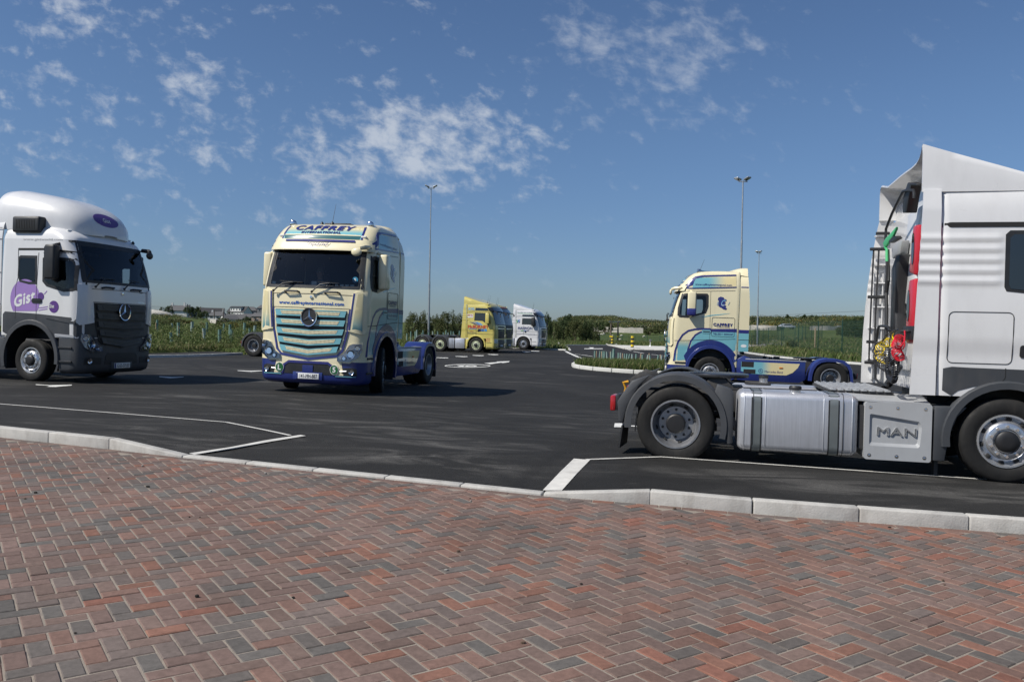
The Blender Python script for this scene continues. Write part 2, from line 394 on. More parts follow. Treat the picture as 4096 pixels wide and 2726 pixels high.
# ================================================================== SETTING
R0 = random.Random(7)
def asphalt_mat(name, base, dust, seed, spots=()):
    m = bpy.data.materials.new(name); m.use_nodes = True; nt = m.node_tree; b = nt.nodes['Principled BSDF']
    t = ND(nt, 'ShaderNodeTexCoord'); mp = ND(nt, 'ShaderNodeMapping'); mp.inputs['Location'].default_value = (seed, seed * .7, 0); LK(nt, t.outputs['Object'], mp.inputs[0])
    fine = ND(nt, 'ShaderNodeTexNoise', i_Scale=34.0, i_Detail=7.0, i_Roughness=0.85); LK(nt, mp.outputs[0], fine.inputs['Vector'])
    vor = ND(nt, 'ShaderNodeTexVoronoi', i_Scale=70.0); LK(nt, mp.outputs[0], vor.inputs['Vector'])
    big = ND(nt, 'ShaderNodeTexNoise', i_Scale=0.22, i_Detail=7.0, i_Roughness=0.6, i_Distortion=0.6); LK(nt, mp.outputs[0], big.inputs['Vector'])
    st = ND(nt, 'ShaderNodeMapping'); st.inputs['Rotation'].default_value = (0, 0, rad(12)); st.inputs['Scale'].default_value = (0.42, 1.15, 1); LK(nt, mp.outputs[0], st.inputs[0])
    stre = ND(nt, 'ShaderNodeTexNoise', i_Scale=1.1, i_Detail=8.0, i_Roughness=0.62, i_Distortion=1.6); LK(nt, st.outputs[0], stre.inputs['Vector'])
    # arcs of tyre rubber: distance rings round far centres, broken by noise
    sx = ND(nt, 'ShaderNodeSeparateXYZ'); LK(nt, t.outputs['Object'], sx.inputs[0])
    arcs = None
    for cx_, cy_, rr, w in ((-12, 2, 13.5, .11), (-12, 2, 15.6, .11), (6, 36, 19.0, .12), (6, 36, 21.2, .12), (-3, -14, 30.3, .14), (-3, -14, 32.4, .14), (14, 4, 14.5, .1), (10, -20, 38.0, .13), (10, -20, 40.1, .13)):
        a = MATH(nt, 'SUBTRACT', sx.outputs[0], cx_); c = MATH(nt, 'SUBTRACT', sx.outputs[1], cy_)
        d = MATH(nt, 'SQRT', MATH(nt, 'ADD', MATH(nt, 'MULTIPLY', a, a), MATH(nt, 'MULTIPLY', c, c)))
        g = MATH(nt, 'EXPONENT', MATH(nt, 'MULTIPLY', MATH(nt, 'POWER', MATH(nt, 'DIVIDE', MATH(nt, 'ABSOLUTE', MATH(nt, 'SUBTRACT', d, rr)), w), 2.0), -1.0))
        arcs = g if arcs is None else MATH(nt, 'MAXIMUM', arcs, g)
    v = MATH(nt, 'ADD', MATH(nt, 'MULTIPLY', big.outputs[0], 0.5), MATH(nt, 'MULTIPLY', fine.outputs[0], 0.5))
    r1 = ND(nt, 'ShaderNodeMapRange'); LK(nt, v, r1.inputs[0]); r1.inputs[1].default_value = .34; r1.inputs[2].default_value = .66; r1.inputs[3].default_value = base * .35; r1.inputs[4].default_value = base * 1.75
    du = MATH(nt, 'MULTIPLY', SSTEP(nt, stre.outputs[0], 0.50, 0.72), SSTEP(nt, big.outputs[0], 0.38, 0.58))
    du = MATH(nt, 'MULTIPLY', du, MATH(nt, 'ADD', MATH(nt, 'MULTIPLY', fine.outputs[0], 1.6), -0.25))
    for (qx, qy, rx_, ry_, am) in spots:            # scuffed, dusty places
        a = MATH(nt, 'DIVIDE', MATH(nt, 'SUBTRACT', sx.outputs[0], qx), rx_); c = MATH(nt, 'DIVIDE', MATH(nt, 'SUBTRACT', sx.outputs[1], qy), ry_)
        g = MATH(nt, 'EXPONENT', MATH(nt, 'MULTIPLY', MATH(nt, 'ADD', MATH(nt, 'MULTIPLY', a, a), MATH(nt, 'MULTIPLY', c, c)), -1.0))
        du = MATH(nt, 'ADD', du, MATH(nt, 'MULTIPLY', MATH(nt, 'MULTIPLY', g, am), MATH(nt, 'MULTIPLY', SSTEP(nt, stre.outputs[0], .42, .62), MATH(nt, 'ADD', MATH(nt, 'MULTIPLY', fine.outputs[0], 2.2), -.55))))
    val = MATH(nt, 'ADD', r1.outputs[0], MATH(nt, 'MULTIPLY', du, dust))
    val = MATH(nt, 'MULTIPLY', val, MATH(nt, 'SUBTRACT', 1.0, MATH(nt, 'MULTIPLY', MATH(nt, 'MULTIPLY', arcs, SSTEP(nt, stre.outputs[0], 0.38, 0.6)), 0.42)))
    chip = MATH(nt, 'MULTIPLY', MATH(nt, 'SUBTRACT', 1.0, SSTEP(nt, vor.outputs['Distance'], 0.02, 0.16)), SSTEP(nt, fine.outputs[0], 0.56, 0.7))
    val = MATH(nt, 'ADD', val, MATH(nt, 'MULTIPLY', chip, 0.10))
    cc = ND(nt, 'ShaderNodeCombineColor'); LK(nt, val, cc.inputs[0]); LK(nt, MATH(nt, 'MULTIPLY', val, 0.965), cc.inputs[1]); LK(nt, MATH(nt, 'MULTIPLY', val, 0.90), cc.inputs[2])
    LK(nt, cc.outputs[0], b.inputs['Base Color']); b.inputs['Roughness'].default_value = 0.85; b.inputs['Specular IOR Level'].default_value = 0.28
    bp = ND(nt, 'ShaderNodeBump', i_Strength=0.9, i_Distance=0.006); LK(nt, MATH(nt, 'SUBTRACT', fine.outputs[0], vor.outputs['Distance']), bp.inputs['Height']); LK(nt, bp.outputs[0], b.inputs['Normal'])
    return m
M_ASPH = asphalt_mat('asphalt', 0.0155, 0.085, 3.0, spots=((-1.2, 9.6, .9, .7, 1.6), (-.4, 8.9, .7, .5, 1.2), (-2.0, 12.0, 2.5, 1.0, .6), (1.5, 15, 3, 1.2, .5), (-6, 15, 3, 1.4, .5)))
M_PATH = asphalt_mat('path_asphalt', 0.0165, 0.09, 11.0, spots=((2.6, 8.6, 1.6, .35, .9), (4.2, 8.0, 1.6, .3, .9), (-4.6, 10.2, 1.6, .4, .6)))
M_CONC = pm('concrete', (0.40, 0.39, 0.365), 0.85, var=0.28, vscale=7, bump=0.35, bscale=60, spec=0.3, dirt=0.6)
M_LINE = pm('line_paint', (0.60, 0.60, 0.57), 0.7, var=0.22, vscale=14, dirt=0.45)
M_PAD = pm('pale_concrete', (0.5, 0.49, 0.45), 0.85, var=0.12, vscale=.6)
M_KERB2 = pm('far_kerb', (0.5, 0.5, 0.47), 0.85, var=0.15, vscale=2)

# ---- far terrain
farL = [at(-900, 1445), at(-300, 1437), at(0, 1431), at(300, 1431), at(600, 1430), at(970, 1418)]
farL = [Vector((-60, 12, 0)), Vector((-32, 17, 0))] + farL[2:]
far_pts = farL + [Vector((-9.6, 52, 0)), Vector((-6.2, 62.5, 0)), Vector((-4.28, 66.7, 0)), Vector((1.79, 68.6, 0)), Vector((4.75, 66.0, 0))]
exit_pts = [Vector((5.2, 74, 0)), Vector((5.97, 92.6, 0)), Vector((9, 97, 0)), Vector((12.15, 100.4, 0)), Vector((16, 99, 0)), Vector((30, 97, 0))]
kr = [at(2983, 1412), at(3070, 1425), at(3155, 1437), at(3440, 1458)]
kr = [Vector((23.2, 84, 0)), Vector((20.6, 69.6, 0)), Vector((19.2, 58, 0)), Vector((19.1, 51, 0)), Vector((20.3, 45, 0)), Vector((24, 38, 0)), Vector((40, 26, 0)), Vector((70, 12, 0))]
LOT = [tuple(p[:2]) for p in ([Vector((x, y, 0)) for x, y in KB] + [Vector((70, -2, 0))] + kr[::-1] + [Vector((30, 92, 0))] + exit_pts[::-1] + far_pts[::-1] + [Vector((-60, 13.5, 0))])]
LOT = LOT[:len(KB)] + LOT[len(KB):]
PROF = {-1.3: [(8, .1), (25, .5), (50, 1.4), (200, 5), (900, 8)],
        -0.64: [(27, .28), (31, .5), (40, .95), (60, 1.3), (120, 2.4), (250, 6.2), (700, 9)],
        -0.47: [(32, .2), (36, .32), (44, .55), (58, .85), (80, 1.15), (150, 2.4), (250, 5.0), (330, 6.2), (700, 9)],
        -0.43: [(33, .2), (37, .3), (45, .52), (58, .80), (80, 1.1), (150, 2.3), (250, 4.2), (330, 5.5), (600, 6)],
        -0.385: [(36, .2), (40, .3), (48, .5), (60, .75), (80, 1.0), (150, 2.1), (330, 3.2), (450, 4.0), (545, 7.6), (700, 9)],
        -0.30: [(40, .2), (43, .3), (52, .48), (64, .7), (80, .95), (150, 1.8), (330, 2.4), (450, 3.6), (545, 7.4), (700, 9)],
        -0.16: [(50, .2), (60, .35), (75, .5), (100, .8), (200, 1.8), (500, 6)],
        0.0: [(68, .16), (80, .25), (95, .4), (200, 1.5), (400, 5.0)],
        0.08: [(66, .14), (100, .06), (112, .1), (150, .1), (170, .4), (200, 1.6), (230, 2.6), (300, 6.6), (420, 6.8)],
        0.126: [(66, .1), (100, 0), (115, .05), (150, -.1), (170, .3), (200, 1.7), (230, 2.6), (300, 7.0), (420, 7.2)],
        0.157: [(66, .05), (100, 0), (115, 0), (150, -.1), (170, .3), (200, 1.7), (230, 2.6), (300, 5.7), (420, 5.8)],
        0.19: [(66, .1), (100, .1), (115, .1), (150, .1), (170, .4), (200, 1.8), (230, 2.6), (300, 5.0), (420, 5.4)],
        0.30: [(50, .12), (60, .15), (85, .12), (110, .5), (130, 1.3), (170, 2.9), (200, 3.6), (300, 7.9), (420, 8.2)],
        0.42: [(44, .12), (56, .16), (75, .5), (100, 1.2), (130, 1.9), (170, 3.2), (200, 4.0), (300, 8.2), (420, 8.4)],
        0.60: [(35, .12), (56, .3), (100, 1.6), (130, 2.4), (200, 5), (300, 9), (420, 9.6)],
        1.3: [(12, .12), (56, .6), (130, 3), (300, 9), (500, 10)]}
US = sorted(PROF)
def prof_z(pr, y):
    if y <= pr[0][0]: return pr[0][1]
    for (a, b), (c, d) in zip(pr, pr[1:]):
        if y <= c: return b + (d - b) * (y - a) / (c - a)
    return pr[-1][1]
def terr(x, y):
    if y < 1: return -.3
    u = max(US[0], min(US[-1] - 1e-6, x / y))
    for a, b in zip(US, US[1:]):
        if u <= b:
            t = (u - a) / (b - a); z = prof_z(PROF[a], y) * (1 - t) + prof_z(PROF[b], y) * t
            if y > 200: z += 0.35 * math.sin(x * .11 + 1.3) * math.sin(y * .05) * min(1, (y - 200) / 80)
            return z
    return 0
def lotdist(x, y):
    p = Vector((x, y)); best = 9
    for i in range(len(LOT)):
        a, b = Vector(LOT[i]), Vector(LOT[(i + 1) % len(LOT)]); d = b - a; t = max(0, min(1, (p - a).dot(d) / max(1e-9, d.dot(d)))); best = min(best, (a + d * t - p).length)
    return best
def in_lot(x, y): return y < kerb_y(max(-14, min(12, x))) + .3 or inpoly(x, y, LOT)
def ground_z(x, y):
    if in_lot(x, y): return gz(x, y) - (.30 if y < 16 else .09)
    if y < 105:
        ld = lotdist(x, y)
        if ld < .62 or (x < -9 and y < 42 and ld < 2.1): return gz(x, y) - .05
    return max(terr(x, y), gz(x, y) + .10)
rows = []
Ys = [-6, 0, 3] + [5 + 1.5 * i for i in range(14)] + [26 + .5 * i for i in range(90)] + [71 + 1.2 * i for i in range(36)] + [115 + 5 * i for i in range(30)] + [266 + 12 * i for i in range(20)] + [520, 560, 620, 700, 900, 1400, 2600, 5000]
Uss = [-4, -2.4, -1.8] + [-1.3 + .1 * i for i in range(6)] + [-.7 + .011 * i for i in range(128)] + [.72 + .1 * i for i in range(7)] + [1.8, 2.4, 4]
for y in Ys:
    rows.append([(u * max(y, 12), y, ground_z(u * max(y, 12), y)) for u in Uss])
mg = bpy.data.materials.new('rough_grass_ground'); mg.use_nodes = True; nt = mg.node_tree; b = nt.nodes['Principled BSDF']
t = ND(nt, 'ShaderNodeTexCoord')
na = ND(nt, 'ShaderNodeTexNoise', i_Scale=0.06, i_Detail=6.0, i_Roughness=.6); LK(nt, t.outputs['Object'], na.inputs['Vector'])
nb = ND(nt, 'ShaderNodeTexNoise', i_Scale=1.6, i_Detail=8.0, i_Roughness=.75); LK(nt, t.outputs['Object'], nb.inputs['Vector'])
cr = ND(nt, 'ShaderNodeValToRGB'); e = cr.color_ramp.elements
e[0].position = .32; e[0].color = (.030, .045, .014, 1); e[1].position = .70; e[1].color = (.115, .125, .050, 1); q = e.new(.5); q.color = (.062, .085, .026, 1)
LK(nt, MATH(nt, 'ADD', MATH(nt, 'MULTIPLY', na.outputs[0], .45), MATH(nt, 'MULTIPLY', nb.outputs[0], .55)), cr.inputs[0]); LK(nt, cr.outputs[0], b.inputs['Base Color'])
b.inputs['Roughness'].default_value = .95; b.inputs['Specular IOR Level'].default_value = .1
bp = ND(nt, 'ShaderNodeBump', i_Strength=1.0, i_Distance=.15); LK(nt, nb.outputs[0], bp.inputs['Height']); LK(nt, bp.outputs[0], b.inputs['Normal'])
g = MB().grid(rows); go = g.build('ground', mg, smooth=80); tag(go, kind='structure')
if sum(p.normal.z for p in go.data.polygons) < 0: go.data.flip_normals()

# ---- lorry park surface, footway patches, markings
NEARP = [(x, y) for x, y in KB if -14 <= x <= 12] + [(12, 15), (-14, 15)]
sheet('lorry_park', [NEARP], ga, M_ASPH, step=.38)
NB = [(-14, 15), (12, 15), (12, 5.7)]
farpoly = [(-14, 12.6), (-14, 15), (12, 15), (12, 5.7)] + LOT[len(KB):]
sheet('lorry_park', [farpoly], ga, M_ASPH, step=1.3)
def line_w(pts, w, g=ga): # pts in pixels
    q = [at(*p, g=g) for p in pts]; return band([tuple(v[:2]) for v in q], w)
MARK = []
def mark(poly, name='road_marking', dz=.008): MARK.append(sheet(name, [poly] if not isinstance(poly[0][0], (tuple, list)) else poly, ga, M_LINE, step=.8, dz=dz))
# left footway patch
Lp = [at(-700, 1572, g=ga), at(0, 1617, g=ga), at(904, 1690, g=ga), at(1160, 1743, g=ga), at(770, 1835, g=ga)]
kb_left = [Vector((x, kerb_y(x) + .004, 0)) for x in (-3.9, -4.6, -5.5, -6.4, -8, -9.5, -12, -14)]
sheet('footway', [[tuple(p[:2]) for p in Lp[:4]] + [(-3.55, kerb_y(-3.55) + .01)] + [tuple(p[:2]) for p in kb_left]], ga, M_PATH, step=.6, dz=.004)
M_EDGE = pm('edging', (0.50, 0.49, 0.46), 0.8, var=0.2, vscale=9, dirt=0.3)
def edging(pts, w, name='edging_strip'):
    s = sheet(name, [band([tuple(v[:2]) for v in pts], w)], ga, M_EDGE, step=.5, dz=.012); return s
edging(Lp[:4], .055); edging([Lp[3] + Vector((.16, .03, 0)), Vector((-3.60, kerb_y(-3.6) + .01, 0))], .11)
Rp = [at(2235, 1974, g=ga), at(2345, 1840, g=ga), at(2643, 1829, g=ga), at(4096, 1930, g=ga), at(5200, 1995, g=ga)]
kb_right = [Vector((x, kerb_y(x) + .004, 0)) for x in (8.0, 6, 4.5, 3.4, 2.39, 1.41, .75)]
sheet('footway', [[(.52, kerb_y(.52) + .01)] + [tuple(p[:2]) for p in Rp[1:]] + [tuple(p[:2]) for p in kb_right]], ga, M_PATH, step=.6, dz=.004)
edging(Rp[1:], .06); edging([Vector((.42, kerb_y(.42) + .01, 0)), Rp[1] + Vector((-.05, .0, 0))], .19, 'channel_block')

# ---- kerb stones along the paving (each a bevelled block, one run of kerb)
def along(pts, step):
    out = [Vector(pts[0])]; acc = 0
    for a, b in zip(pts, pts[1:]):
        a, b = Vector(a), Vector(b); L = (b - a).length; d = step - acc
        while d < L: out.append(a.lerp(b, d / L)); d += step
        acc = (L - (d - step))
    return out
def kerb_run(name, pts, w, h, top, mat, step=.915, under=.25, gap=.004, bev=.012, front=-1, joints=None):
    kb = MB(); q = joints or along([tuple(p[:2]) for p in pts], step)
    for a, b in zip(q, q[1:]):
        d = (b - a).normalized(); n = Vector((d.y, -d.x)) * w * front * -1
        a2, b2 = a + d * gap / 2, b - d * gap / 2
        zs = [top(p.x, p.y) for p in (a2, b2)]
        vs = []
        for (p, z) in ((a2, zs[0]), (b2, zs[1])):
            o = p + n
            vs += [(p.x, p.y, z - under), (o.x, o.y, z - under), (p.x, p.y, z), (o.x, o.y, z)]
        kb.add(vs, [(0, 1, 3, 2), (4, 6, 7, 5), (0, 4, 5, 1), (2, 3, 7, 6), (0, 2, 6, 4), (1, 5, 7, 3)])
    return tag(kb.build(name, mat, bevel=bev, smooth=50), kind='structure')
KX = [-4.62 - .88 * i for i in range(10)][::-1] + [-3.62, -2.83, -2.04, -1.24, -.45, .35, 1.35] + [1.35 + .9 * i for i in range(1, 9)]
KJ = [Vector((x, kerb_y(x))) for x in KX]
kerb_run('kerb', KB, .125, 0, lambda x, y: ga(x, kerb_y(x) + .001) + .012, M_CONC, front=-1, bev=.014, joints=KJ)
kerb_run('far_kerb', farL, .13, 0, lambda x, y: gz(x, y) + .115, M_KERB2, front=-1)
kerb_run('far_kerb', far_pts[7:], .13, 0, lambda x, y: gz(x, y) + .11, M_KERB2, front=-1)
kerb_run('far_kerb', [far_pts[-1]] + exit_pts, .16, 0, lambda x, y: gz(x, y) + .08, M_KERB2, front=-1)
kerb_run('far_kerb', kr, .16, 0, lambda x, y: gz(x, y) + .13, M_KERB2, front=1)
# footpaths on the far side of the kerbs
fpl = [tuple(p[:2]) for p in farL[2:]]
nrm = Vector((fpl[-1][0] - fpl[0][0], fpl[-1][1] - fpl[0][1])).normalized(); nrm = Vector((-nrm.y, nrm.x))
sheet('far_footway', [fpl + [(x + nrm.x * 2.0, y + nrm.y * 2.0) for x, y in fpl][::-1]], lambda x, y: gz(x, y) + .112, M_PATH, step=1.5)
krp = [tuple(p[:2]) for p in kr]
sheet('far_footway', [krp + [(x + 1.9, y + .5) for x, y in krp][::-1]], lambda x, y: gz(x, y) + .128, M_PATH, step=1.5)

# ---- herringbone block paving: real blocks with rounded edges and sanded joints
def brick_z(x, y): return gz(x, y) - 0.112
th = rad(35.5)
ca, sa = math.cos(th), math.sin(th)
vs, fs, cols = [], [], []
U = 0.1; rb = random.Random(5)
pal = [(0.1638, 0.1008, 0.081), (0.1512, 0.1035, 0.0882), (0.1845, 0.0954, 0.0693), (0.1305, 0.1035, 0.0918), (0.108, 0.099, 0.0909), (0.144, 0.1008, 0.0846), (0.2025, 0.0954, 0.0693), (0.1116, 0.0981, 0.0891)]
wts = [6, 7, 3, 5, 2.2, 6, 1.0, 2.4]
def tone(cx_, cy_):
    k = .5 + .5 * math.sin(cx_ * .55 + 1.1 * math.sin(cy_ * .4)) 
    w = list(wts); w[2] *= .35 + 1.7 * sm((cx_ + 2) / 5); w[6] *= .3 + 2.2 * sm((cx_ + 1) / 5); w[0] *= .6 + .9 * sm((cx_ + 3) / 5)
    c = rb.choices(pal, w)[0]; f = rb.uniform(.88, 1.12)
    return tuple(q * f for q in c)
def add_block(a0, b0, la, lb):
    g_ = .0042; z0 = 0
    A0, A1, B0, B1 = a0 * U + g_, (a0 + la) * U - g_, b0 * U + g_, (b0 + lb) * U - g_
    ma, mb_ = (A0 + A1) / 2, (B0 + B1) / 2
    X = lambda a, b: (a * ca - b * sa, a * sa + b * ca + 4)
    cx_, cy_ = X(ma, mb_)
    if cy_ < 1.9 or cy_ > kerb_y(max(-14, min(12, cx_))) - .255 or abs(cx_) > cy_ * .72 + 1.6: return
    tx, ty, dz = rb.gauss(0, .008), rb.gauss(0, .008), rb.gauss(0, .0012)
    n = len(vs); bv = .005; j = lambda: rb.uniform(-.0012, .0012)
    for (ins, h) in ((0, -.03), (0, -.0045), (bv, 0)):
        for a, b in ((A0 + ins + j(), B0 + ins + j()), (A1 - ins + j(), B0 + ins + j()), (A1 - ins + j(), B1 - ins + j()), (A0 + ins + j(), B1 - ins + j())):
            x, y = X(a, b); vs.append((x, y, brick_z(x, y) + h + dz + (a - ma) * tx + (b - mb_) * ty))
    for L in (0, 4):
        for i in range(4): fs.append((n + L + i, n + L + (i + 1) % 4, n + L + 4 + (i + 1) % 4, n + L + 4 + i))
    fs.append((n + 8, n + 9, n + 10, n + 11)); c = tone(cx_, cy_); cols.extend([c] * 9)
rng = 150
# vertical blocks: cells (i, j) and (i, j+1) left free by the horizontal ones
occ = set()
for i in range(-rng, rng):
    for j in range(-rng, rng):
        if (i - j) % 4 == 0: occ.add((i, j)); occ.add((i + 1, j)); add_block(i, j, 2, 1)
for i in range(-rng, rng):
    for j in range(-rng, rng):
        if (i, j) not in occ and (i, j + 1) not in occ and (i, j - 1) in occ: add_block(i, j, 1, 2)
# one course of blocks laid along the kerb
q = along([(x, y - .245) for x, y in KB], .205)
for a, b in zip(q, q[1:]):
    d = (b - a).normalized(); nn = Vector((-d.y, d.x)); c = tone(a.x, a.y); n = len(vs)
    for ins, h in ((.003, -.03), (.003, -.0045), (.008, 0)):
        for s_, t_ in ((0, 0), (1, 0), (1, 1), (0, 1)):
            p = a + d * (ins if not s_ else .205 - ins) + nn * (.0 + ins if not t_ else .105 - ins); vs.append((p.x, p.y, brick_z(p.x, p.y) + h))
    for L in (0, 4):
        for i in range(4): fs.append((n + L + i, n + L + (i + 1) % 4, n + L + 4 + (i + 1) % 4, n + L + 4 + i))
    fs.append((n + 8, n + 9, n + 10, n + 11)); cols.extend([c] * 9)
mb = MB(); mb.v = vs; mb.f = [list(f) for f in fs]; mb.m = [0] * len(fs); mb.c = cols
tag(mb.build('block_paving', attr_mat('paving_blocks', .88, bump=.5, bscale=160, spec=.25, mottle=.30, mscale=26), smooth=25, rec=False), kind='structure')
jm = pm('joint_sand', (0.235, 0.20, 0.165), 0.95, var=.35, vscale=8, bump=.5, bscale=120)
bed = [(x, y - .10) for x, y in KB] + [(12, -3), (-14, -3)]
sheet('joint_sand', [bed], brick_z, jm, step=.8, dz=-.0045)

# loose grit and twigs lying on the blocks
gb_ = MB(); rq = random.Random(21)
for _ in range(70):
    x, y = rq.uniform(-6, 6), rq.uniform(2.6, 8.4)
    if y > kerb_y(x) - .2: continue
    r_ = rq.choice((.006, .008, .011, .015)); gb_.ball((x, y, brick_z(x, y) + r_ * .5), r_ * rq.uniform(.8, 1.6), r_ * rq.uniform(.7, 1.2), r_ * .7, 6, col=rq.choice(((.02, .018, .015), (.03, .025, .02), (.25, .24, .22), (.10, .07, .05))))
tag(gb_.build('grit', attr_mat('grit', .9), smooth=0), 'scattered dark grit and small stones on the block paving', 'grit', kind='stuff')
# ---- road markings further off
def px_poly(l): return [tuple(at(*p)[:2]) for p in l]
mark(px_poly([(143, 1537), (200, 1541), (287, 1539), (287, 1542), (220, 1548), (186, 1547), (200, 1543), (143, 1540)]))
mark(px_poly([(637, 1505), (690, 1508), (734, 1507), (734, 1509), (680, 1513), (660, 1511), (637, 1508)]))
mark(px_poly([(950, 1481), (1000, 1483), (1046, 1482), (1050, 1484), (1005, 1487), (988, 1486), (950, 1483)]))
mark(px_poly([(2459, 1693), (2489, 1693), (2489, 1710), (2456, 1709)])); mark(px_poly([(2520, 1702), (2556, 1703), (2556, 1708), (2520, 1706)]))
for a in ((1743, 1793, 1429), (1822, 1870, 1424), (1890, 1935, 1420), (1951, 1993, 1416), (2090, 2122, 1405), (2125, 2157, 1402.5)):
    mark(px_poly([(a[0], a[2]), (a[1], a[2] + 1), (a[1], a[2] + 3), (a[1] - 18, a[2] + 3.5), (a[0], a[2] + 1.6)]))
mark(px_poly([(1936, 1452), (1990, 1448), (1985, 1446), (2039, 1444), (2036, 1448), (2010, 1451.5), (2004, 1450), (1962, 1456)]))
ring = px_poly([(1870 + 92 * math.cos(2 * math.pi * i / 40), 1463 + 6.8 * math.sin(2 * math.pi * i / 40)) for i in range(40)])
ring2 = px_poly([(1870 + 86 * math.cos(2 * math.pi * i / 40), 1463 + 4.7 * math.sin(2 * math.pi * i / 40)) for i in range(40)])
mark([ring, ring2])
mark(px_poly([(1828, 1461.2), (1862, 1461), (1852, 1465.6), (1832, 1465.6), (1840, 1463.0), (1830, 1463.2)]))
mark([px_poly([(1884 + 24 * math.cos(2 * math.pi * i / 20), 1463.4 + 2.9 * math.sin(2 * math.pi * i / 20)) for i in range(20)]), px_poly([(1884 + 13 * math.cos(2 * math.pi * i / 20), 1463.4 + 1.1 * math.sin(2 * math.pi * i / 20)) for i in range(20)])])
mark(line_w([(2263, 1404), (2275, 1411), (2300, 1422), (2322, 1431), (2345, 1437)], .22)); mark(line_w([(2297, 1415.5), (2330, 1419), (2370, 1425)], .13))
mark(line_w([(2512, 1398.5), (2525, 1402)], .15)); mark(line_w([(2533, 1405), (2575, 1413)], .15)); mark(line_w([(2605, 1417), (2650, 1422)], .15)); mark(line_w([(2480, 1437), (2560, 1444), (2640, 1449)], .12))
mark(px_poly([(2337, 1393), (2411, 1393), (2411, 1395.5), (2337, 1395.5)])); mark(px_poly([(2355, 1389), (2375, 1389), (2372, 1393), (2362, 1393)]))
# pale concrete apron
pad = [tuple(at(*p)[:2]) for p in ((2434, 1380.5), (2464, 1386), (2512, 1397), (2548, 1398), (2700, 1402))] + [(30, 70), (34, 90), (14.5, 97)]
sheet('concrete_apron', [pad], lambda x, y: gz(x, y) + .06, M_PAD, step=2)
kerb_run('far_kerb', [at(*p) for p in ((2434, 1380.5), (2464, 1386), (2512, 1397), (2548, 1398), (2700, 1402))], .2, 0, lambda x, y: gz(x, y) + .10, M_PAD, front=-1)

# ---- grass island with kerb
ISL = [(2.74, 35.3), (2.9, 34.1), (3.56, 33.0), (4.7, 32.2), (5.73, 31.9), (8.4, 31.6), (11.2, 32.2), (13.2, 34.2), (13.4, 37.5), (11.5, 39.8), (8, 40.6), (4.6, 39.6), (3.2, 37.6)]
for _ in range(2): ISL = [tuple(Vector(a) * (1 - t) + Vector(b) * t) for a, b in zip(ISL, ISL[1:] + ISL[:1]) for t in (.25, .75)]
sheet('grass_island', [ISL], lambda x, y: gz(x, y) + .13 + .03 * sm(min((Vector((x, y)) - Vector(q)).length for q in ISL) / 2), mg, step=.8)
kerb_run('island_kerb', [Vector((*p, 0)) for p in ISL + ISL[:1]], .15, 0, lambda x, y: gz(x, y) + .15, M_KERB2, front=-1, bev=.02)

# ================================================================== VEGETATION
def mesh_np(name, V, F, C, mat, smooth=False):
    me = bpy.data.meshes.new(name); V = np.asarray(V, np.float32); F = np.asarray(F, np.int32); k = F.shape[1]
    me.vertices.add(len(V)); me.vertices.foreach_set('co', V.ravel()); me.loops.add(F.size); me.loops.foreach_set('vertex_index', F.ravel())
    me.polygons.add(len(F)); me.polygons.foreach_set('loop_start', np.arange(0, F.size, k, dtype=np.int32)); me.polygons.foreach_set('loop_total', np.full(len(F), k, dtype=np.int32))
    me.update(calc_edges=True)
    a = me.attributes.new('col', 'FLOAT_COLOR', 'FACE'); C4 = np.ones((len(F), 4), np.float32); C4[:, :3] = C; a.data.foreach_set('color', C4.ravel())
    me.materials.append(mat)
    return me
def add_obj(name, me, parent=None):
    o = bpy.data.objects.new(name, me); COL.objects.link(o)
    if parent: o.parent = parent
    return o
LEAF = attr_mat('leaves', .62, trans=.28, spec=.25); GRASSM = attr_mat('grass_blades', .6, trans=.35, spec=.2); BARK = pm('bark', (.11, .085, .065), .9, var=.3, vscale=3, bump=.4)
def blades(pts, h, w, cols, rng_, lean=.35, hv=.45):
    n = len(pts); P0 = np.asarray(pts, np.float32); a = rng_.uniform(0, 2 * np.pi, n); hh = h * (1 + hv * rng_.uniform(-1, 1, n)); ww = w * rng_.uniform(.6, 1.4, n)
    dx_, dy_ = np.cos(a) * ww, np.sin(a) * ww; lx = rng_.normal(0, lean, n) * hh + .12 * hh; ly = rng_.normal(0, lean, n) * hh
    V = np.zeros((n, 5, 3), np.float32); z = np.zeros(n)
    V[:, 0] = P0 + np.stack([-dx_, -dy_, z], 1); V[:, 1] = P0 + np.stack([dx_, dy_, z], 1)
    V[:, 2] = P0 + np.stack([dx_ * .8 + lx * .35, dy_ * .8 + ly * .35, hh * .6], 1); V[:, 3] = P0 + np.stack([-dx_ * .8 + lx * .35, -dy_ * .8 + ly * .35, hh * .6], 1)
    V[:, 4] = P0 + np.stack([lx, ly, hh], 1)
    b = np.arange(n)[:, None] * 5
    F = np.concatenate([b + np.array([[0, 1, 2]]), b + np.array([[0, 2, 3]]), b + np.array([[3, 2, 4]])]); C = np.tile(cols, (3, 1))
    return V.reshape(-1, 3), F, C
def leaves(cent, size, cols, rng_, flat=.0):
    n = len(cent); A = rng_.normal(size=(n, 3)); A[:, 2] *= (1 - flat); A /= np.linalg.norm(A, axis=1)[:, None]; B = np.cross(A, rng_.normal(size=(n, 3))); B /= np.linalg.norm(B, axis=1)[:, None]
    s = size * rng_.uniform(.55, 1.35, n)[:, None]; A *= s; B *= s * .55
    c = np.asarray(cent, np.float32); V = np.stack([c - A, c + B * .9 - A * .1, c + A, c - B * .9 - A * .1], 1)
    F = np.arange(n * 4).reshape(-1, 4); return V.reshape(-1, 3), F, cols
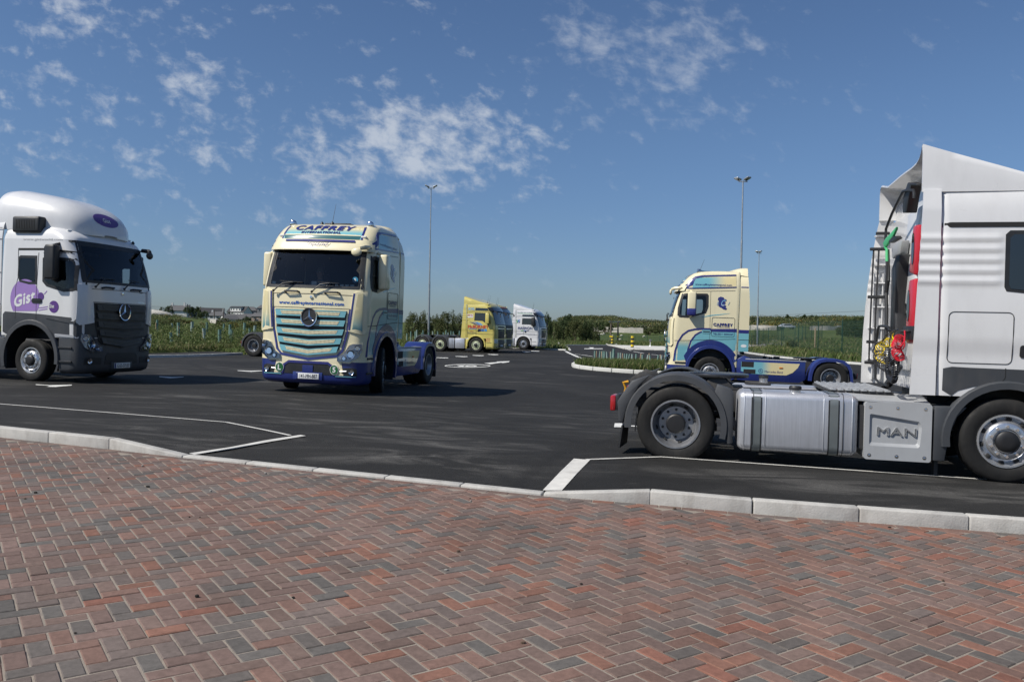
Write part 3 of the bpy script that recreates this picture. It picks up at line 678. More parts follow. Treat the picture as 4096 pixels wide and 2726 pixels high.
def mixcol(rng_, n, pals, wts_, j=.18):
    pals = np.asarray(pals); i = rng_.choice(len(pals), n, p=np.asarray(wts_) / sum(wts_)); return pals[i] * rng_.uniform(1 - j, 1 + j, (n, 1)) * rng_.uniform(.94, 1.06, (n, 3))
RG = np.random.default_rng(11)
def cat(parts):
    V, F, C, o = [], [], [], 0
    for v, f, c in parts: V.append(v); F.append(f + o); C.append(c); o += len(v)
    return np.concatenate(V), np.concatenate(F), np.concatenate(C)
GR = [(.075, .115, .030), (.105, .140, .040), (.055, .085, .025), (.165, .165, .070), (.24, .21, .11)]
def fmap(P_, fz): return np.stack([P_[:, 0], P_[:, 1], np.array([fz(x, y) for x, y in P_[:, :2]])], 1)
# tall grass on the island
pts = []
while len(pts) < 34000:
    x, y = RG.uniform(2.7, 13.4), RG.uniform(31.6, 40.6)
    if inpoly(x, y, ISL) and min((x - a) ** 2 + (y - b) ** 2 for a, b in ISL) > .02: pts.append((x, y))
pts = np.array(pts)
isz = lambda x, y: gz(x, y) + .14
edge = np.array([min(1, (y - 31.8) / 2.5 + .25) for x, y in pts])
v, f, c = blades(fmap(pts, isz), np.where(pts[:, 1] > 35.9, .13, .24), .012, mixcol(RG, len(pts), GR, [4, 4, 2.5, 2, 1.2]), RG)
tag(add_obj('island_grass', mesh_np('island_grass', v, f, c, GRASSM)), 'tall meadow grass growing over the kerbed island behind the cream lorry', 'grass', kind='stuff')
# bank of weeds beyond the left kerb, verges right
def scatter(n, x0, x1, y0, y1, ok):
    out = []
    while len(out) < n:
        x, y = RG.uniform(x0, x1), RG.uniform(y0, y1)
        if ok(x, y): out.append((x, y))
    return np.array(out)
def bank_ok(x, y): return -.66 * y < x < -.20 * y and not in_lot(x, y) and y > 29.5 + 0 and (x * -.0 + 1) and not (inpoly(x, y, [*fpl, *[(a + nrm.x * 2.2, b_ + nrm.y * 2.2) for a, b_ in fpl][::-1]]))
pb = scatter(96000, -46, -8, 29, 74, bank_ok)
near = pb[:, 1] + pb[:, 0] * .0
v1 = blades(fmap(pb[:34000], ground_z), .30, .016, mixcol(RG, 34000, GR, [4, 3.5, 3.5, 1.6, .9]), RG)
lift = fmap(pb[34000:], ground_z); lift[:, 2] += np.abs(RG.normal(0, .22, len(lift))) + .04
clump = np.array([.5 + .5 * math.sin(x * 1.3 + 2 * math.sin(y * .9)) * math.sin(y * 1.1 + x * .4) for x, y in lift[:, :2]])
lift[:, 2] += clump * .28
cc_ = mixcol(RG, len(lift), [(.085, .12, .032), (.12, .15, .045), (.06, .085, .025), (.16, .18, .065), (.17, .155, .075)], [5, 4, 4, 1.6, .8]); 
fo = leaves(lift, .055, cc_, RG)
me = mesh_np('b', *v1, GRASSM); me2 = mesh_np('weed', *fo, LEAF)
tag(add_obj('bank_grass', me), 'green and straw grass covering the bank behind the left kerb', 'grass', kind='stuff')
tag(add_obj('bank_weeds', me2), 'leafy nettles and brambles growing over the bank', 'weeds', kind='stuff')
pe = scatter(15000, -46, -8, 26, 46, lambda x, y: x < -10 and not in_lot(x, y) and 2.0 < lotdist(x, y) < 4.2 and x > -.66 * y)
v, f, c = blades(fmap(pe, ground_z), .16, .014, mixcol(RG, len(pe), [(.13, .16, .05), (.20, .19, .085), (.27, .24, .13), (.10, .14, .04)], [4, 3, 2, 3]), RG)
tag(add_obj('edge_grass', mesh_np('edge_grass', v, f, c, GRASSM)), 'short straw coloured grass edging the pavement under the bank', 'grass', kind='stuff')
# pale mown strip by kerb + verge grass centre/right
def vz_ok(x, y): return not in_lot(x, y) and (-.18 * y < x < .62 * y)
pv = scatter(52000, -14, 44, 44, 135, lambda x, y: vz_ok(x, y) and RG.random() < (1.0 if y < 90 else .75))
v, f, c = blades(fmap(pv, ground_z), .30, .028, mixcol(RG, len(pv), GR, [3.5, 4, 2.5, 2.2, 1.4]), RG)
tag(add_obj('verge_grass', mesh_np('verge_grass', v, f, c, GRASSM)), 'long verge grass beyond the lorry park kerbs', 'grass', kind='stuff')

def crown_mesh(name, w, d, h, n, leaf, cols, wt_, seed, nclump=40, gap=.6, low=0.0, cone=0.0):
    r = np.random.default_rng(seed); cs = []
    for _ in range(nclump):
        th_ = r.uniform(0, 2 * np.pi); ph = np.arccos(r.uniform(-.75 if low == 0 else -.2, 1)); rr = r.uniform(.45, 1.0) ** .5
        z = .5 + .5 * np.cos(ph) * rr; k = 1 - cone * z
        cs.append((math.cos(th_) * math.sin(ph) * rr * k, math.sin(th_) * math.sin(ph) * rr * k, z, r.uniform(.6, 1.3)))
    cs = np.array(cs); per = r.multinomial(n, cs[:, 3] / cs[:, 3].sum()); P_, tn = [], []
    for c_, k in zip(cs, per):
        q_ = r.normal(size=(k, 3)); q_ /= np.linalg.norm(q_, axis=1)[:, None]; rad_ = r.uniform(.35, 1.0, (k, 1)) ** .5 * .26 * c_[3] * r.uniform(.75, 1.25)
        q_ = q_ * rad_; P_.append(np.stack([(c_[0] + q_[:, 0]) * w / 2, (c_[1] + q_[:, 1]) * d / 2, (c_[2] + q_[:, 2] * .75) * h], 1)); tn.append(np.full(k, r.uniform(.82, 1.2)))
    P_ = np.concatenate(P_); tn = np.concatenate(tn); P_[:, 2] = np.maximum(P_[:, 2], .03 * h)
    c = mixcol(r, len(P_), cols, wt_) * tn[:, None]
    return mesh_np(name, *leaves(P_, leaf, c, r), LEAF)
OLIVE = [(.070, .088, .030), (.100, .115, .040), (.048, .062, .022), (.13, .135, .055)]; DKG = [(.042, .066, .023), (.060, .088, .030), (.030, .048, .018), (.085, .108, .038)]
GORSE = [(.06, .075, .025), (.30, .22, .03), (.045, .06, .02), (.12, .11, .04)]; HAW = [(.055, .08, .03), (.24, .25, .19), (.04, .06, .02), (.1, .12, .05)]
CR = {}
def plant(name, px, ybase, ytop, Y, wpx, kind, label, cat_, group=None, seed=0, zb=None, trunk=True):
    p0 = P(px, ybase, Y); s = FPX / Y; z0 = ground_z(p0.x, p0.y) if zb is None else zb
    ztop = P(px, ytop, Y).z; h = max(.6, ztop - z0); w = wpx / s
    t = thing(name, (p0.x, p0.y, z0), R0.uniform(0, 6), label, cat_, group)
    key = (kind, seed % 3, int(h / w * 3), Y > 160)
    if key not in CR:
        n = 5200 if Y < 160 else 1500; lf = .085 if Y < 160 else .17
        sp_ = {'olive': (OLIVE, [4, 3, 3, 1.5], 0), 'dark': (DKG, [4, 3, 3, 1], 0), 'gorse': (GORSE, [4, 1.7, 3, 1], 0), 'haw': (HAW, [4, 2, 3, 1], 0), 'cone': (DKG, [4, 3, 3, 1], .6)}[kind]
        CR[key] = crown_mesh('crown', 1, 1, 1, n, .03 if Y < 160 else .05, sp_[0], sp_[1], seed * 7 + len(CR), 46 if Y < 160 else 26, cone=sp_[2])
    c = add_obj('crown', CR[key], t); th_ = .0 if cat_ in ('bush', 'shrub') else .18
    c.location = (0, 0, h * th_ * .6); c.scale = (w, w * .9, h * (1 - th_ * .6))
    if trunk:
        k = MB(); hh = h * .62; k.tube([(0, 0, -.2), (w * .02, 0, hh * .4), (-w * .02, w * .02, hh)], [w * .028 + .03, w * .02 + .02, w * .008 + .01], 7)
        for a in range(5):
            th2 = a * 1.26 + seed; k.tube([(0, 0, hh * (.25 + a * .1)), (math.cos(th2) * w * .16, math.sin(th2) * w * .16, hh * (.5 + a * .1)), (math.cos(th2) * w * .3, math.sin(th2) * w * .3, hh * (.75 + a * .1))], [w * .014 + .012, w * .009 + .008, w * .003 + .004], 5)
        k.build('trunk', BARK, t)
    return t
BL = 'olive green bush %s'
for i, (px, yb, yt, Y, w, lab) in enumerate([(1650, 1338, 1262, 84, 70, 'olive willow bush touching the cream lorry on its right'), (1700, 1338, 1251, 86, 62, 'tall pointed willow bush just left of the floodlight mast'),
        (1748, 1338, 1268, 90, 60, 'low willow bush right behind the floodlight mast foot'), (1790, 1338, 1247, 84, 74, 'broad olive willow bush between the mast and the yellow lorries'), (1835, 1338, 1262, 86, 60, 'willow bush half hidden by the yellow lorry cab'),
        (2185, 1352, 1262, 104, 50, 'tall thin bush rising behind the white lorry windscreen'), (2215, 1352, 1290, 112, 60, 'rounded bush behind the round sign'), (2255, 1354, 1282, 116, 66, 'dense bush right of the round sign'),
        (2300, 1354, 1274, 114, 74, 'tallest green bush beyond the exit road'), (2345, 1356, 1286, 116, 60, 'sloping bush at the right end of the roadside thicket'), (2380, 1356, 1312, 120, 44, 'lowest bush tapering off at the thicket edge')]):
    plant('bush', px, yb, yt, Y, w, 'olive' if i < 5 else ('dark' if i % 2 else 'olive'), lab, 'bush', 'bushes beyond the lorry park', i)
for i, (px, yt, Y, w, kind, lab) in enumerate([(2270, 1259, 205, 42, 'dark', 'dark pine on the skyline above the roadside thicket'), (2420, 1290, 190, 62, 'dark', 'dark bush mass left of the power pole'), (2395, 1284, 200, 46, 'dark', 'dark shrub above the left end of the stone wall'),
        (2452, 1276, 280, 20, 'olive', 'small rounded tree on the hill crest above the power pole'), (2405, 1268, 282, 18, 'olive', 'small rounded tree on the hill crest left of the power pole'), (2340, 1267, 280, 26, 'olive', 'low bush on the highest part of the hill crest'),
        (2565, 1300, 205, 50, 'haw', 'hawthorn in white blossom above the stone wall'), (2600, 1312, 190, 54, 'olive', 'round bush beside the right end of the field wall'), (2640, 1300, 195, 56, 'olive', 'round bush touching the cream lorry front on the hill'), (2590, 1280, 290, 14, 'cone', 'wind bent thorn tree standing up on the skyline'),
        (2660, 1292, 230, 44, 'haw', 'pale blossoming bush beside the parked lorry front')]):
    plant('tree' if yt < 1300 and kind != 'haw' else 'bush', px, 1340, yt, Y, w, kind, lab, 'tree' if yt < 1300 and kind != 'haw' else 'bush', 'trees and bushes on the hill', i)
for i, (px, yt, Y, w, kind, lab) in enumerate([(3010, 1265, 220, 60, 'haw', 'pale blossoming hedge bush behind the thin lamp post'), (3148, 1258, 250, 30, 'cone', 'leftmost dark pine on the right hill skyline'), (3216, 1259, 250, 34, 'cone', 'second dark pine on the right hill skyline'),
        (3254, 1262, 250, 42, 'dark', 'broad round tree beside the second pine'), (3115, 1272, 245, 40, 'olive', 'low rounded tree left of the first pine'), (3315, 1276, 240, 36, 'dark', 'low dark tree on the skyline right of the round tree'), (3365, 1274, 230, 44, 'haw', 'thin topped hawthorn with pale blossom on the skyline'),
        (3400, 1278, 150, 70, 'dark', 'dark hedge tree left of the white fairing'), (3440, 1268, 140, 80, 'dark', 'tallest dark hedge tree behind the white fairing'), (3395, 1300, 120, 70, 'dark', 'dark bramble bush spreading down the field'), (3455, 1300, 115, 60, 'dark', 'dark thicket behind the tractor back ladder'),
        (3420, 1296, 112, 80, 'dark', 'dark hedge mass left of the thicket in the field'), (3370, 1306, 125, 60, 'olive', 'low scrubby bush left of the dark hedge mass'), (3480, 1276, 120, 90, 'dark', 'tall dark hedge seen through the rails of the foreground lorry'), (3050, 1300, 190, 60, 'dark', 'dark scrub clump right of the thin mast'), (3290, 1296, 200, 60, 'olive', 'scrub clump above the right wall'), (3245, 1308, 175, 26, 'dark', 'small dark bush in front of the field wall'), (3120, 1306, 160, 30, 'dark', 'small dark bush left of the parked car'), (3170, 1362, 78, 44, 'olive', 'thistly shrub inside the mesh fence')]):
    plant('tree' if kind in ('cone', 'dark') and yt < 1290 else 'bush', px, 1345, yt, Y, w, kind, lab, 'tree' if kind in ('cone', 'dark') and yt < 1290 else 'bush', 'trees and bushes on the hill', i)
for i, (px, yb, yt, Y, w, kind, lab, zb) in enumerate([(650, 1254, 1230, 320, 30, 'dark', 'small tree left of the old farmhouse', None), (677, 1256, 1223, 318, 34, 'dark', 'round dark tree beside the farmhouse gable', None), (622, 1245, 1236, 300, 24, 'dark', 'low dark bush on the rocks', None),
        (755, 1268, 1226, 300, 44, 'dark', 'big dark tree right of the farmhouse', None), (790, 1272, 1228, 300, 40, 'cone', 'pointed dark tree right of the farmhouse', None), (812, 1275, 1240, 298, 44, 'dark', 'sloping dark tree nearest the village', None),
        (870, 1262, 1246, 480, 22, 'dark', 'small tree behind the white bungalow', None), (918, 1270, 1249, 480, 36, 'dark', 'clipped green hedge beside the large white house', None), (885, 1290, 1272, 260, 40, 'olive', 'dark shrub below the white bungalow', None),
        (900, 1300, 1272, 200, 34, 'haw', 'white blossoming shrub among the gorse', None), (985, 1290, 1268, 300, 40, 'dark', 'green tree in front of the grey roofs', None), (955, 1296, 1276, 220, 30, 'dark', 'dark shrub left of the green tree', None), (1050, 1300, 1282, 220, 40, 'dark', 'dark shrub beside the cream lorry mirror', None),
        (745, 1300, 1282, 120, 46, 'gorse', 'gorse bush in yellow flower below the farmhouse', None), (930, 1306, 1290, 95, 40, 'gorse', 'leftmost gorse bush by the village', None), (980, 1306, 1296, 90, 40, 'olive', 'low green bush between the two gorse bushes', None), (1025, 1306, 1286, 95, 52, 'gorse', 'large gorse bush by the cream lorry', None),
        (640, 1300, 1280, 75, 70, 'olive', 'tangled bramble bush at the top of the bank', None), (700, 1300, 1276, 85, 60, 'olive', 'bramble mound below the farmhouse', None), (880, 1304, 1287, 100, 40, 'olive', 'pale green bush left of the gorse', None)]):
    plant('tree' if kind in ('cone', 'dark') and Y > 290 else 'bush', px, yb, yt, Y, w, kind, lab, 'tree' if kind in ('cone', 'dark') and Y > 290 else 'bush', 'trees and bushes round the village', i)
# scrub covering the hills as one mass
def scrub(n, x0, x1, y0, y1, ok, cols, wt_, sz, hgt, name, label, k=22):
    pc = scatter(n, x0, x1, y0, y1, lambda x, y: ok(x, y) and (math.sin(x * .13 + 1.7 * math.sin(y * .045)) * math.sin(y * .09 + x * .03) + .55 * math.sin(x * .37 + y * .21) > -.25 + RG.normal(0, .25))); A = []; hs = []
    for x, y in pc:
        z = ground_z(x, y); r_ = RG.uniform(.35, 1.5) ** 1.3 * hgt
        q = RG.normal(size=(k, 3)); q /= np.linalg.norm(q, axis=1)[:, None]; q *= RG.uniform(.5, 1, (k, 1)) ** .5
        A.append(np.stack([x + q[:, 0] * r_ * 1.3, y + q[:, 1] * r_, z + .2 * r_ + np.abs(q[:, 2]) * r_ * .95], 1))
    tn = np.repeat(RG.uniform(.7, 1.35, len(pc)), k)[:, None]; sel = np.repeat(RG.choice(len(cols), len(pc), p=np.array(wt_) / sum(wt_)), k)
    c = np.asarray(cols)[sel] * tn * RG.uniform(.75, 1.25, (len(sel), 1)); A = np.concatenate(A)
    tag(add_obj(name, mesh_np(name, *leaves(A, sz, c, RG), LEAF)), label, 'scrub', kind='stuff')
HC = [(.080, .102, .036), (.055, .076, .027), (.125, .14, .052), (.27, .19, .04), (.15, .125, .06), (.22, .23, .17)]
scrub(4200, 0, 60, 215, 330, lambda x, y: .06 * y < x < .20 * y, HC, [5, 5, 4, .9, 1.6, .5], .20, 1.0, 'hill_scrub', 'gorse and heather scrub covering the low hill')
scrub(5200, 50, 190, 200, 330, lambda x, y: .26 * y < x < .60 * y, HC, [5, 5, 4, 1.2, 1.6, .5], .20, 1.0, 'hill_scrub', 'scrub and yellow gorse covering the right hill')
scrub(2200, -170, -20, 90, 300, lambda x, y: -.68 * y < x < -.26 * y and not (-.415 * y < x < -.355 * y and 110 < y < 260), HC, [5, 4, 4, .7, 1.6, .3], .13, .5, 'bank_scrub', 'rough scrub on the slope below the village')

# ================================================================== TREE GUARDS, FENCES, POLES
TUBE = pm('green_tube', (.165, .27, .235), .55, var=.25, vscale=3, spec=.4); TUBE_P = pm('pale_tube', (.30, .38, .35), .55, var=.2, vscale=3); STK = pm('stake_wood', (.34, .25, .16), .85, var=.25, vscale=6)
def guard(px, yb, yt, Y, wpx, lean=0.0, pale=False, label='', group='tree guards on the bank', stake=True):
    p0 = P(px, yb, Y); s = FPX / Y; z0 = ground_z(p0.x, p0.y) if Y > 41 or px < 2000 else gz(p0.x, p0.y) + .14
    h = P(px, yt, Y).z - z0; r = wpx / s / 2
    t = thing('tree_guard', (p0.x, p0.y, z0), R0.uniform(0, 6), label, 'tree guard', group)
    b = MB(); n = 12; rows_ = []
    for (rr, zq) in ((r * .95, -.1), (r, h * .5), (r * 1.02, h - .02), (r * 1.12, h), (r * .9, h), (r * .85, h - .25)):
        rows_.append([(rr * math.cos(2 * math.pi * j / n) + lean * zq, rr * math.sin(2 * math.pi * j / n), zq) for j in range(n)])
    b.grid(rows_, closed=True); b.build('tube', TUBE_P if pale else TUBE, t, smooth=60)
    if stake:
        MB().box(r + .006, r + .036, -.018, .018, -.1, h * .82).build('stake', STK, t, bevel=.003)
    return t
for i, (px, yb, yt, w, Y, lab) in enumerate([(628, 1317, 1278, 8, 55, 'upper guard nearest the white lorry on the bank'), (689, 1314, 1292, 7, 62, 'small pale guard above the lowest one'), (713, 1349, 1289, 11, 47, 'tallest double guard on the bank'), (686, 1366, 1329, 11, 43, 'lowest guard on the bank, nearest the kerb'),
        (766, 1316, 1286, 11, 58, 'guard standing against the green field slope'), (818, 1351, 1312, 13, 46, 'wide pale guard in the middle of the bank'), (828, 1319, 1288, 8, 58, 'thin guard left of the village bungalow'), (878, 1354, 1316, 13, 45, 'wide guard right of the middle of the bank'),
        (893, 1316, 1294, 7, 60, 'thin dark guard below the white blossoming shrub'), (919, 1337, 1297, 10, 50, 'guard with a pale cap beside the left gorse bush'), (928, 1345, 1317, 8, 48, 'short guard leaning by the capped one'), (975, 1320, 1290, 10, 58, 'upright guard in front of the green tree'),
        (998, 1325, 1312, 8, 56, 'short guard above the black lorry mudguard'), (1016, 1318, 1301, 10, 60, 'guard nearest the cream lorry mirror')]):
    guard(px, yb, yt, Y, w, R0.uniform(-.06, .1), pale=i in (1, 4, 5, 13), label=lab)
for i, (x, yt, yb) in enumerate([(95, 785, 850), (145, 755, 830), (205, 755, 825), (225, 735, 800), (290, 775, 820), (312, 740, 800), (385, 770, 810), (443, 755, 795), (508, 755, 795), (585, 770, 800), (615, 742, 800), (655, 772, 800), (692, 752, 800), (722, 757, 785), (795, 748, 805)]):
    x = (x / 2.356 / 1.4286 * 1.0) if False else x
    guard(1600 + x / 3.366, 1352, 1100 + yt / 3.366, 66 + (i % 3) * 3, 5.2, R0.uniform(-.05, .1), pale=i % 4 == 3, label=['pale guard', 'green guard', 'dark green guard'][i % 3] + ' number row behind the lorries'.replace(' number', ' in the') + ', ' + ['left of the mast', 'behind the mast foot', 'left of the yellow cab'][0 if i < 6 else (1 if i < 9 else 2)], group='tree guards before the willow bushes')
k = 0
for i, (x, yt, w, l, st) in enumerate([(1095, 988, 30, .1, 0), (1118, 992, 8, 0, 1), (1165, 992, 26, -.12, 0), (1200, 1000, 10, 0, 1), (1216, 994, 26, 0, 0), (1245, 996, 34, .02, 0), (1295, 1003, 28, .12, 0), (1340, 1000, 10, 0, 1), (1352, 1004, 26, 0, 0), (1385, 960, 40, .05, 0),
        (1465, 1020, 26, .12, 0), (1500, 1022, 22, 0, 0), (1530, 1030, 20, .0, 1), (1566, 1035, 26, .0, 0), (1592, 1036, 26, .1, 0), (1620, 1040, 22, .2, 0), (1685, 1042, 30, -.03, 0), (1745, 1040, 28, .02, 0), (1800, 1040, 9, .15, 1), (1818, 1036, 9, 0, 1), (1845, 1050, 34, -.02, 0), (1915, 1056, 26, .15, 0), (1948, 1030, 9, 0, 1), (1970, 1062, 26, -.15, 0), (2082, 1058, 24, -.12, 0), (2128, 1050, 9, 0, 1), (2145, 1064, 24, 0, 0)]):
    px = 2100 + x / 3.927; Y = 38.2 + .6 * math.sin(i * 2.1)
    if st:
        p0 = P(px, 1432, Y); z0 = gz(p0.x, p0.y) + .1; h = P(px, 1150 + yt / 3.927, Y).z - z0
        o = MB().box(-.02, .02, -.02, .02, 0, h, M=Matrix.Rotation(l, 4, 'Y')).build('stake', STK, bevel=.004); o.location = (p0.x, p0.y, z0)
        tag(o, 'bare wooden stake, number %s from the left on the island' % ['one', 'two', 'three', 'four', 'five', 'six', 'seven', 'eight'][min(7, k)], 'stake', 'stakes on the grass island'); k += 1
    else:
        guard(px, 1432, 1150 + yt / 3.927, Y, w / 3.927, l, pale=i % 5 == 1, label='%s green tree guard on the island, %s' % (['upright', 'leaning'][abs(l) > .08], ['leftmost of the row', 'second from the left', 'next', 'right of the first stakes', 'in the left cluster', 'in the close pair', 'just before the gap'][min(6, i)] if i < 9 else ('wrapped in tall grass stems, tallest' if i == 9 else 'number %d right of the grassy one' % (i - 9))), group='tree guards on the grass island', stake=False)
DKG_M = pm('green_paint', (.012, .045, .032), .5, spec=.4)
def mesh_mat():
    m = bpy.data.materials.new('weld_mesh'); m.use_nodes = True; nt = m.node_tree; b = nt.nodes['Principled BSDF']; b.inputs['Base Color'].default_value = (.012, .045, .032, 1)
    out = nt.nodes['Material Output']; t = ND(nt, 'ShaderNodeTexCoord'); s_ = ND(nt, 'ShaderNodeSeparateXYZ'); LK(nt, t.outputs['Object'], s_.inputs[0])
    fx = MATH(nt, 'FRACT', MATH(nt, 'MULTIPLY', s_.outputs[0], 1 / .05)); fz = MATH(nt, 'FRACT', MATH(nt, 'MULTIPLY', s_.outputs[2], 1 / .2))
    a = MATH(nt, 'MAXIMUM', MATH(nt, 'LESS_THAN', fx, .24), MATH(nt, 'LESS_THAN', fz, .05))
    tr = ND(nt, 'ShaderNodeBsdfTransparent'); mx = ND(nt, 'ShaderNodeMixShader'); LK(nt, a, mx.inputs[0]); LK(nt, tr.outputs[0], mx.inputs[1]); LK(nt, b.outputs[0], mx.inputs[2]); LK(nt, mx.outputs[0], out.inputs[0])
    return m
MESHM = mesh_mat()
def fence(posts, h, label, name='mesh_fence', pr=.03):
    t = thing(name, posts[0], 0, label, 'fence')
    for i, p in enumerate(posts):
        q = Vector(p) - Vector(posts[0]); MB().box(q.x - pr, q.x + pr, q.y - pr, q.y + pr, q.z - .2, q.z + h + .04).build('post', DKG_M, t, bevel=.004)
    for i, (a, b) in enumerate(zip(posts, posts[1:])):
        a, b = Vector(a), Vector(b); d = b - a; L = math.hypot(d.x, d.y)
        o = MB().add([(0, 0, 0), (L, 0, d.z), (L, 0, d.z + h), (0, 0, h)], [(0, 1, 2, 3)]).build('mesh_panel', MESHM, t); o.location = a - Vector(posts[0]); o.rotation_euler = (0, 0, math.atan2(d.y, d.x))
    return t
def fpt(px, Y):
    p = P(px, 1345, Y); return (p.x, p.y, ground_z(p.x, p.y))
fence([fpt(px, 15 / ((px - 2048) / FPX - .155)) for px in (2965, 3000, 3035, 3074, 3127, 3194, 3273, 3369, 3480, 3620, 3800)], 2.55, 'tall green weld mesh fence behind the far pavement')
fence([fpt(px, Y) for px, Y in ((3007, 96), (3020, 100), (3036, 104), (3052, 108), (3112, 112), (3133, 108), (3180, 104), (3210, 100), (3222, 103), (3247, 106), (3288, 110))], 2.0, 'lower green mesh fence round the gravel compound in the field')
gp = [fpt(px, Y)[:2] for px, Y in ((2985, 74), (3120, 84), (3180, 98), (3110, 116), (2990, 112))]
sheet('gravel_yard', [gp], lambda x, y: ground_z(x, y) + .06, pm('gravel', (.22, .21, .19), .95, var=.3, vscale=3), step=1.5)
fence([fpt(px, Y) for px, Y in ((2370, 150), (2400, 150), (2440, 149), (2490, 148), (2540, 147), (2590, 146), (2640, 145), (2690, 144))], 1.25, 'low green mesh fence in front of the sheep field')
o = MB().tube([(0, 0, -.2), (.02, 0, 2.0)], .06, 8).build('wooden_post', STK); o.location = fpt(3260, 72); tag(o, 'weathered wooden post standing alone behind the mesh fence', 'post')
# stone walls
SW = pm('dry_stone', (.40, .38, .34), .95, var=.45, vscale=2.2, bump=1.0, bscale=3)
def stone_wall(pts, h, label):
    b = MB(); rr = random.Random(3)
    pts = along([p[:2] for p in pts], 1.0)
    rows_ = []
    for p in pts:
        z = ground_z(p.x, p.y); hh = h * rr.uniform(.9, 1.1)
        rows_.append([(p.x, p.y - .3, z - .3), (p.x, p.y - .22, z + hh), (p.x, p.y + .22, z + hh), (p.x, p.y + .3, z - .3)])
    b.grid(rows_); return tag(b.build('stone_wall', SW, smooth=30), label, 'wall')
stone_wall([fpt(2372, 204), fpt(2440, 202), fpt(2510, 200), fpt(2585, 199)], 1.3, 'grey dry stone wall crossing the foot of the hill')
stone_wall([fpt(2990, 168), fpt(3060, 166), fpt(3120, 166)], 1.0, 'left stretch of dry stone wall in the right hand field')
stone_wall([fpt(3240, 166), fpt(3300, 166), fpt(3370, 168)], .9, 'right stretch of dry stone wall in the right hand field')
stone_wall([fpt(840, 150), fpt(866, 138)], .7, 'short pale wall running down the left slope')
# boulders
for i, (px, py, Y, w) in enumerate([(606, 1252, 260, 5), (632, 1258, 255, 4), (610, 1266, 240, 6)]):
    p = P(px, py, Y); b = MB(); rr = random.Random(i); rows_ = []
    for a in range(7):
        ph = math.pi * a / 6; rows_.append([(w * math.sin(ph) * math.cos(j * .628) * rr.uniform(.8, 1.1), w * .7 * math.sin(ph) * math.sin(j * .628) * rr.uniform(.8, 1.1), w * .28 * math.cos(ph)) for j in range(10)])
    b.grid(rows_, closed=True); o = b.build('boulder', SW, smooth=50); o.location = (p.x, p.y, max(ground_z(p.x, p.y), p.z - w * .1)); tag(o, ['flat topped grey outcrop highest on the left slope', 'small outcrop right of the highest one', 'lowest pale rock beside the white lorry mirror'][i], 'boulder', 'rocks on the left slope')
# lamp masts
GALV = pm('galvanised', (.42, .44, .45), .42, metal=.75, var=.15, vscale=3); LAMPG = pm('lamp_glass', (.32, .34, .34), .15, spec=.6); DARKM = pm('dark_metal', (.05, .05, .055), .5)
def mast(loc, top, k, heads, label):
    t = thing('floodlight_mast', loc, 0, label, 'lamp post', 'floodlight masts'); H = top - loc[2]
    b = MB(); b.tube([(0, 0, -.2), (0, 0, H * .38)], [.125 * k, .105 * k], 12); b.build('lower_pole', GALV, t)
    MB().tube([(0, 0, H * .38), (0, 0, H * .66)], [.085 * k, .075 * k], 12).build('middle_pole', GALV, t)
    MB().tube([(0, 0, H * .66), (0, 0, H)], [.06 * k, .05 * k], 12).build('upper_pole', GALV, t)
    MB().box(-.34 * k, .34 * k, -.03, .03, H - .12, H - .04).build('crossarm', GALV, t)
    for (hx, hy, ry, rz_) in heads:
        M_ = Matrix.Translation((hx * k, hy * k, H + .14)) @ Matrix.Rotation(rz_, 4, 'Z') @ Matrix.Rotation(ry, 4, 'Y')
        h = MB().box(-.25 * k, .25 * k, -.20 * k, .20 * k, -.05, .07, M=M_).build('lamp_head', GALV, t, bevel=.05)
        MB().box(-.21 * k, .21 * k, -.16 * k, .16 * k, -.062, -.052, M=M_).build('lamp_glass', LAMPG, h)
        MB().tube([M_ @ Vector((0, 0, -.05)), (hx * k * .6, 0, H - .08)], .03, 6).build('bracket', DARKM, h)
    return t
for px, yb, yt, Y, lab, k, hd in ((1714, 1340, 750, 85, 'tall galvanised twin floodlight mast beside the cream lorry', 1.0, [(-.42, 0, .45, 0), (.42, 0, -.45, 0)]), (2957, 1400, 722, 61, 'nearest floodlight mast rising behind the parked cream cab', 1.0, [(-.36, .15, .25, .5), (.30, -.1, -.3, -1.1)]),
                              (3028, 1384, 1010, 100, 'smaller floodlight mast behind the mesh fence', .85, [(-.3, .1, .2, .6), (.12, -.1, -.2, -1.0)])):
    p = P(px, yb, Y); q = P(px + (yb - yt) * .0192, yt, Y); mast((p.x, p.y, ground_z(p.x, p.y)), q.z, k, hd, lab)
# H pole with crossarm
p = P(2457, 1359, 146); z0 = ground_z(p.x, p.y); top = P(2457, 1283, 146).z - z0; WP = pm('pole_wood', (.12, .095, .075), .9, var=.3, vscale=5); YEL = pm('yellow_paint', (.62, .46, .02), .5)
t = thing('power_pole', (p.x, p.y, z0), .5, 'twin timber power pole with a crossarm and yellow bands', 'power pole'); BLK = pm('black_paint', (.02, .02, .022), .45)
for xx in (-.82, .82): MB().tube([(xx, 0, -.5), (xx * .95, 0, top)], [.17, .13], 8).build('pole', WP, t)
MB().box(-1.25, 1.25, -.07, .07, top - .2, top - .06).build('crossarm', GALV, t); MB().tube([(-.8, 0, top * .55), (.8, 0, top * .55)], .05, 6).build('brace', GALV, t)
for xx in (-.82, .82): MB().tube([(xx, 0, top * .2), (xx, 0, top * .28)], .18, 8).build('warning_band', YEL, t)
b = MB()
for i in range(2): b.tube([P(2457, 1283 + i * 1.5, 146)] + [P(2457 + (2760 - 2457) * q / 5, 1283 + i * 1.5 - 3 * q / 5 + 2.0 * math.sin(math.pi * q / 5), 146 - 12 * q / 5) for q in range(1, 6)], .012, 4)
tag(b.build('power_line', DARKM), 'thin power line running right from the twin timber pole', 'cable')
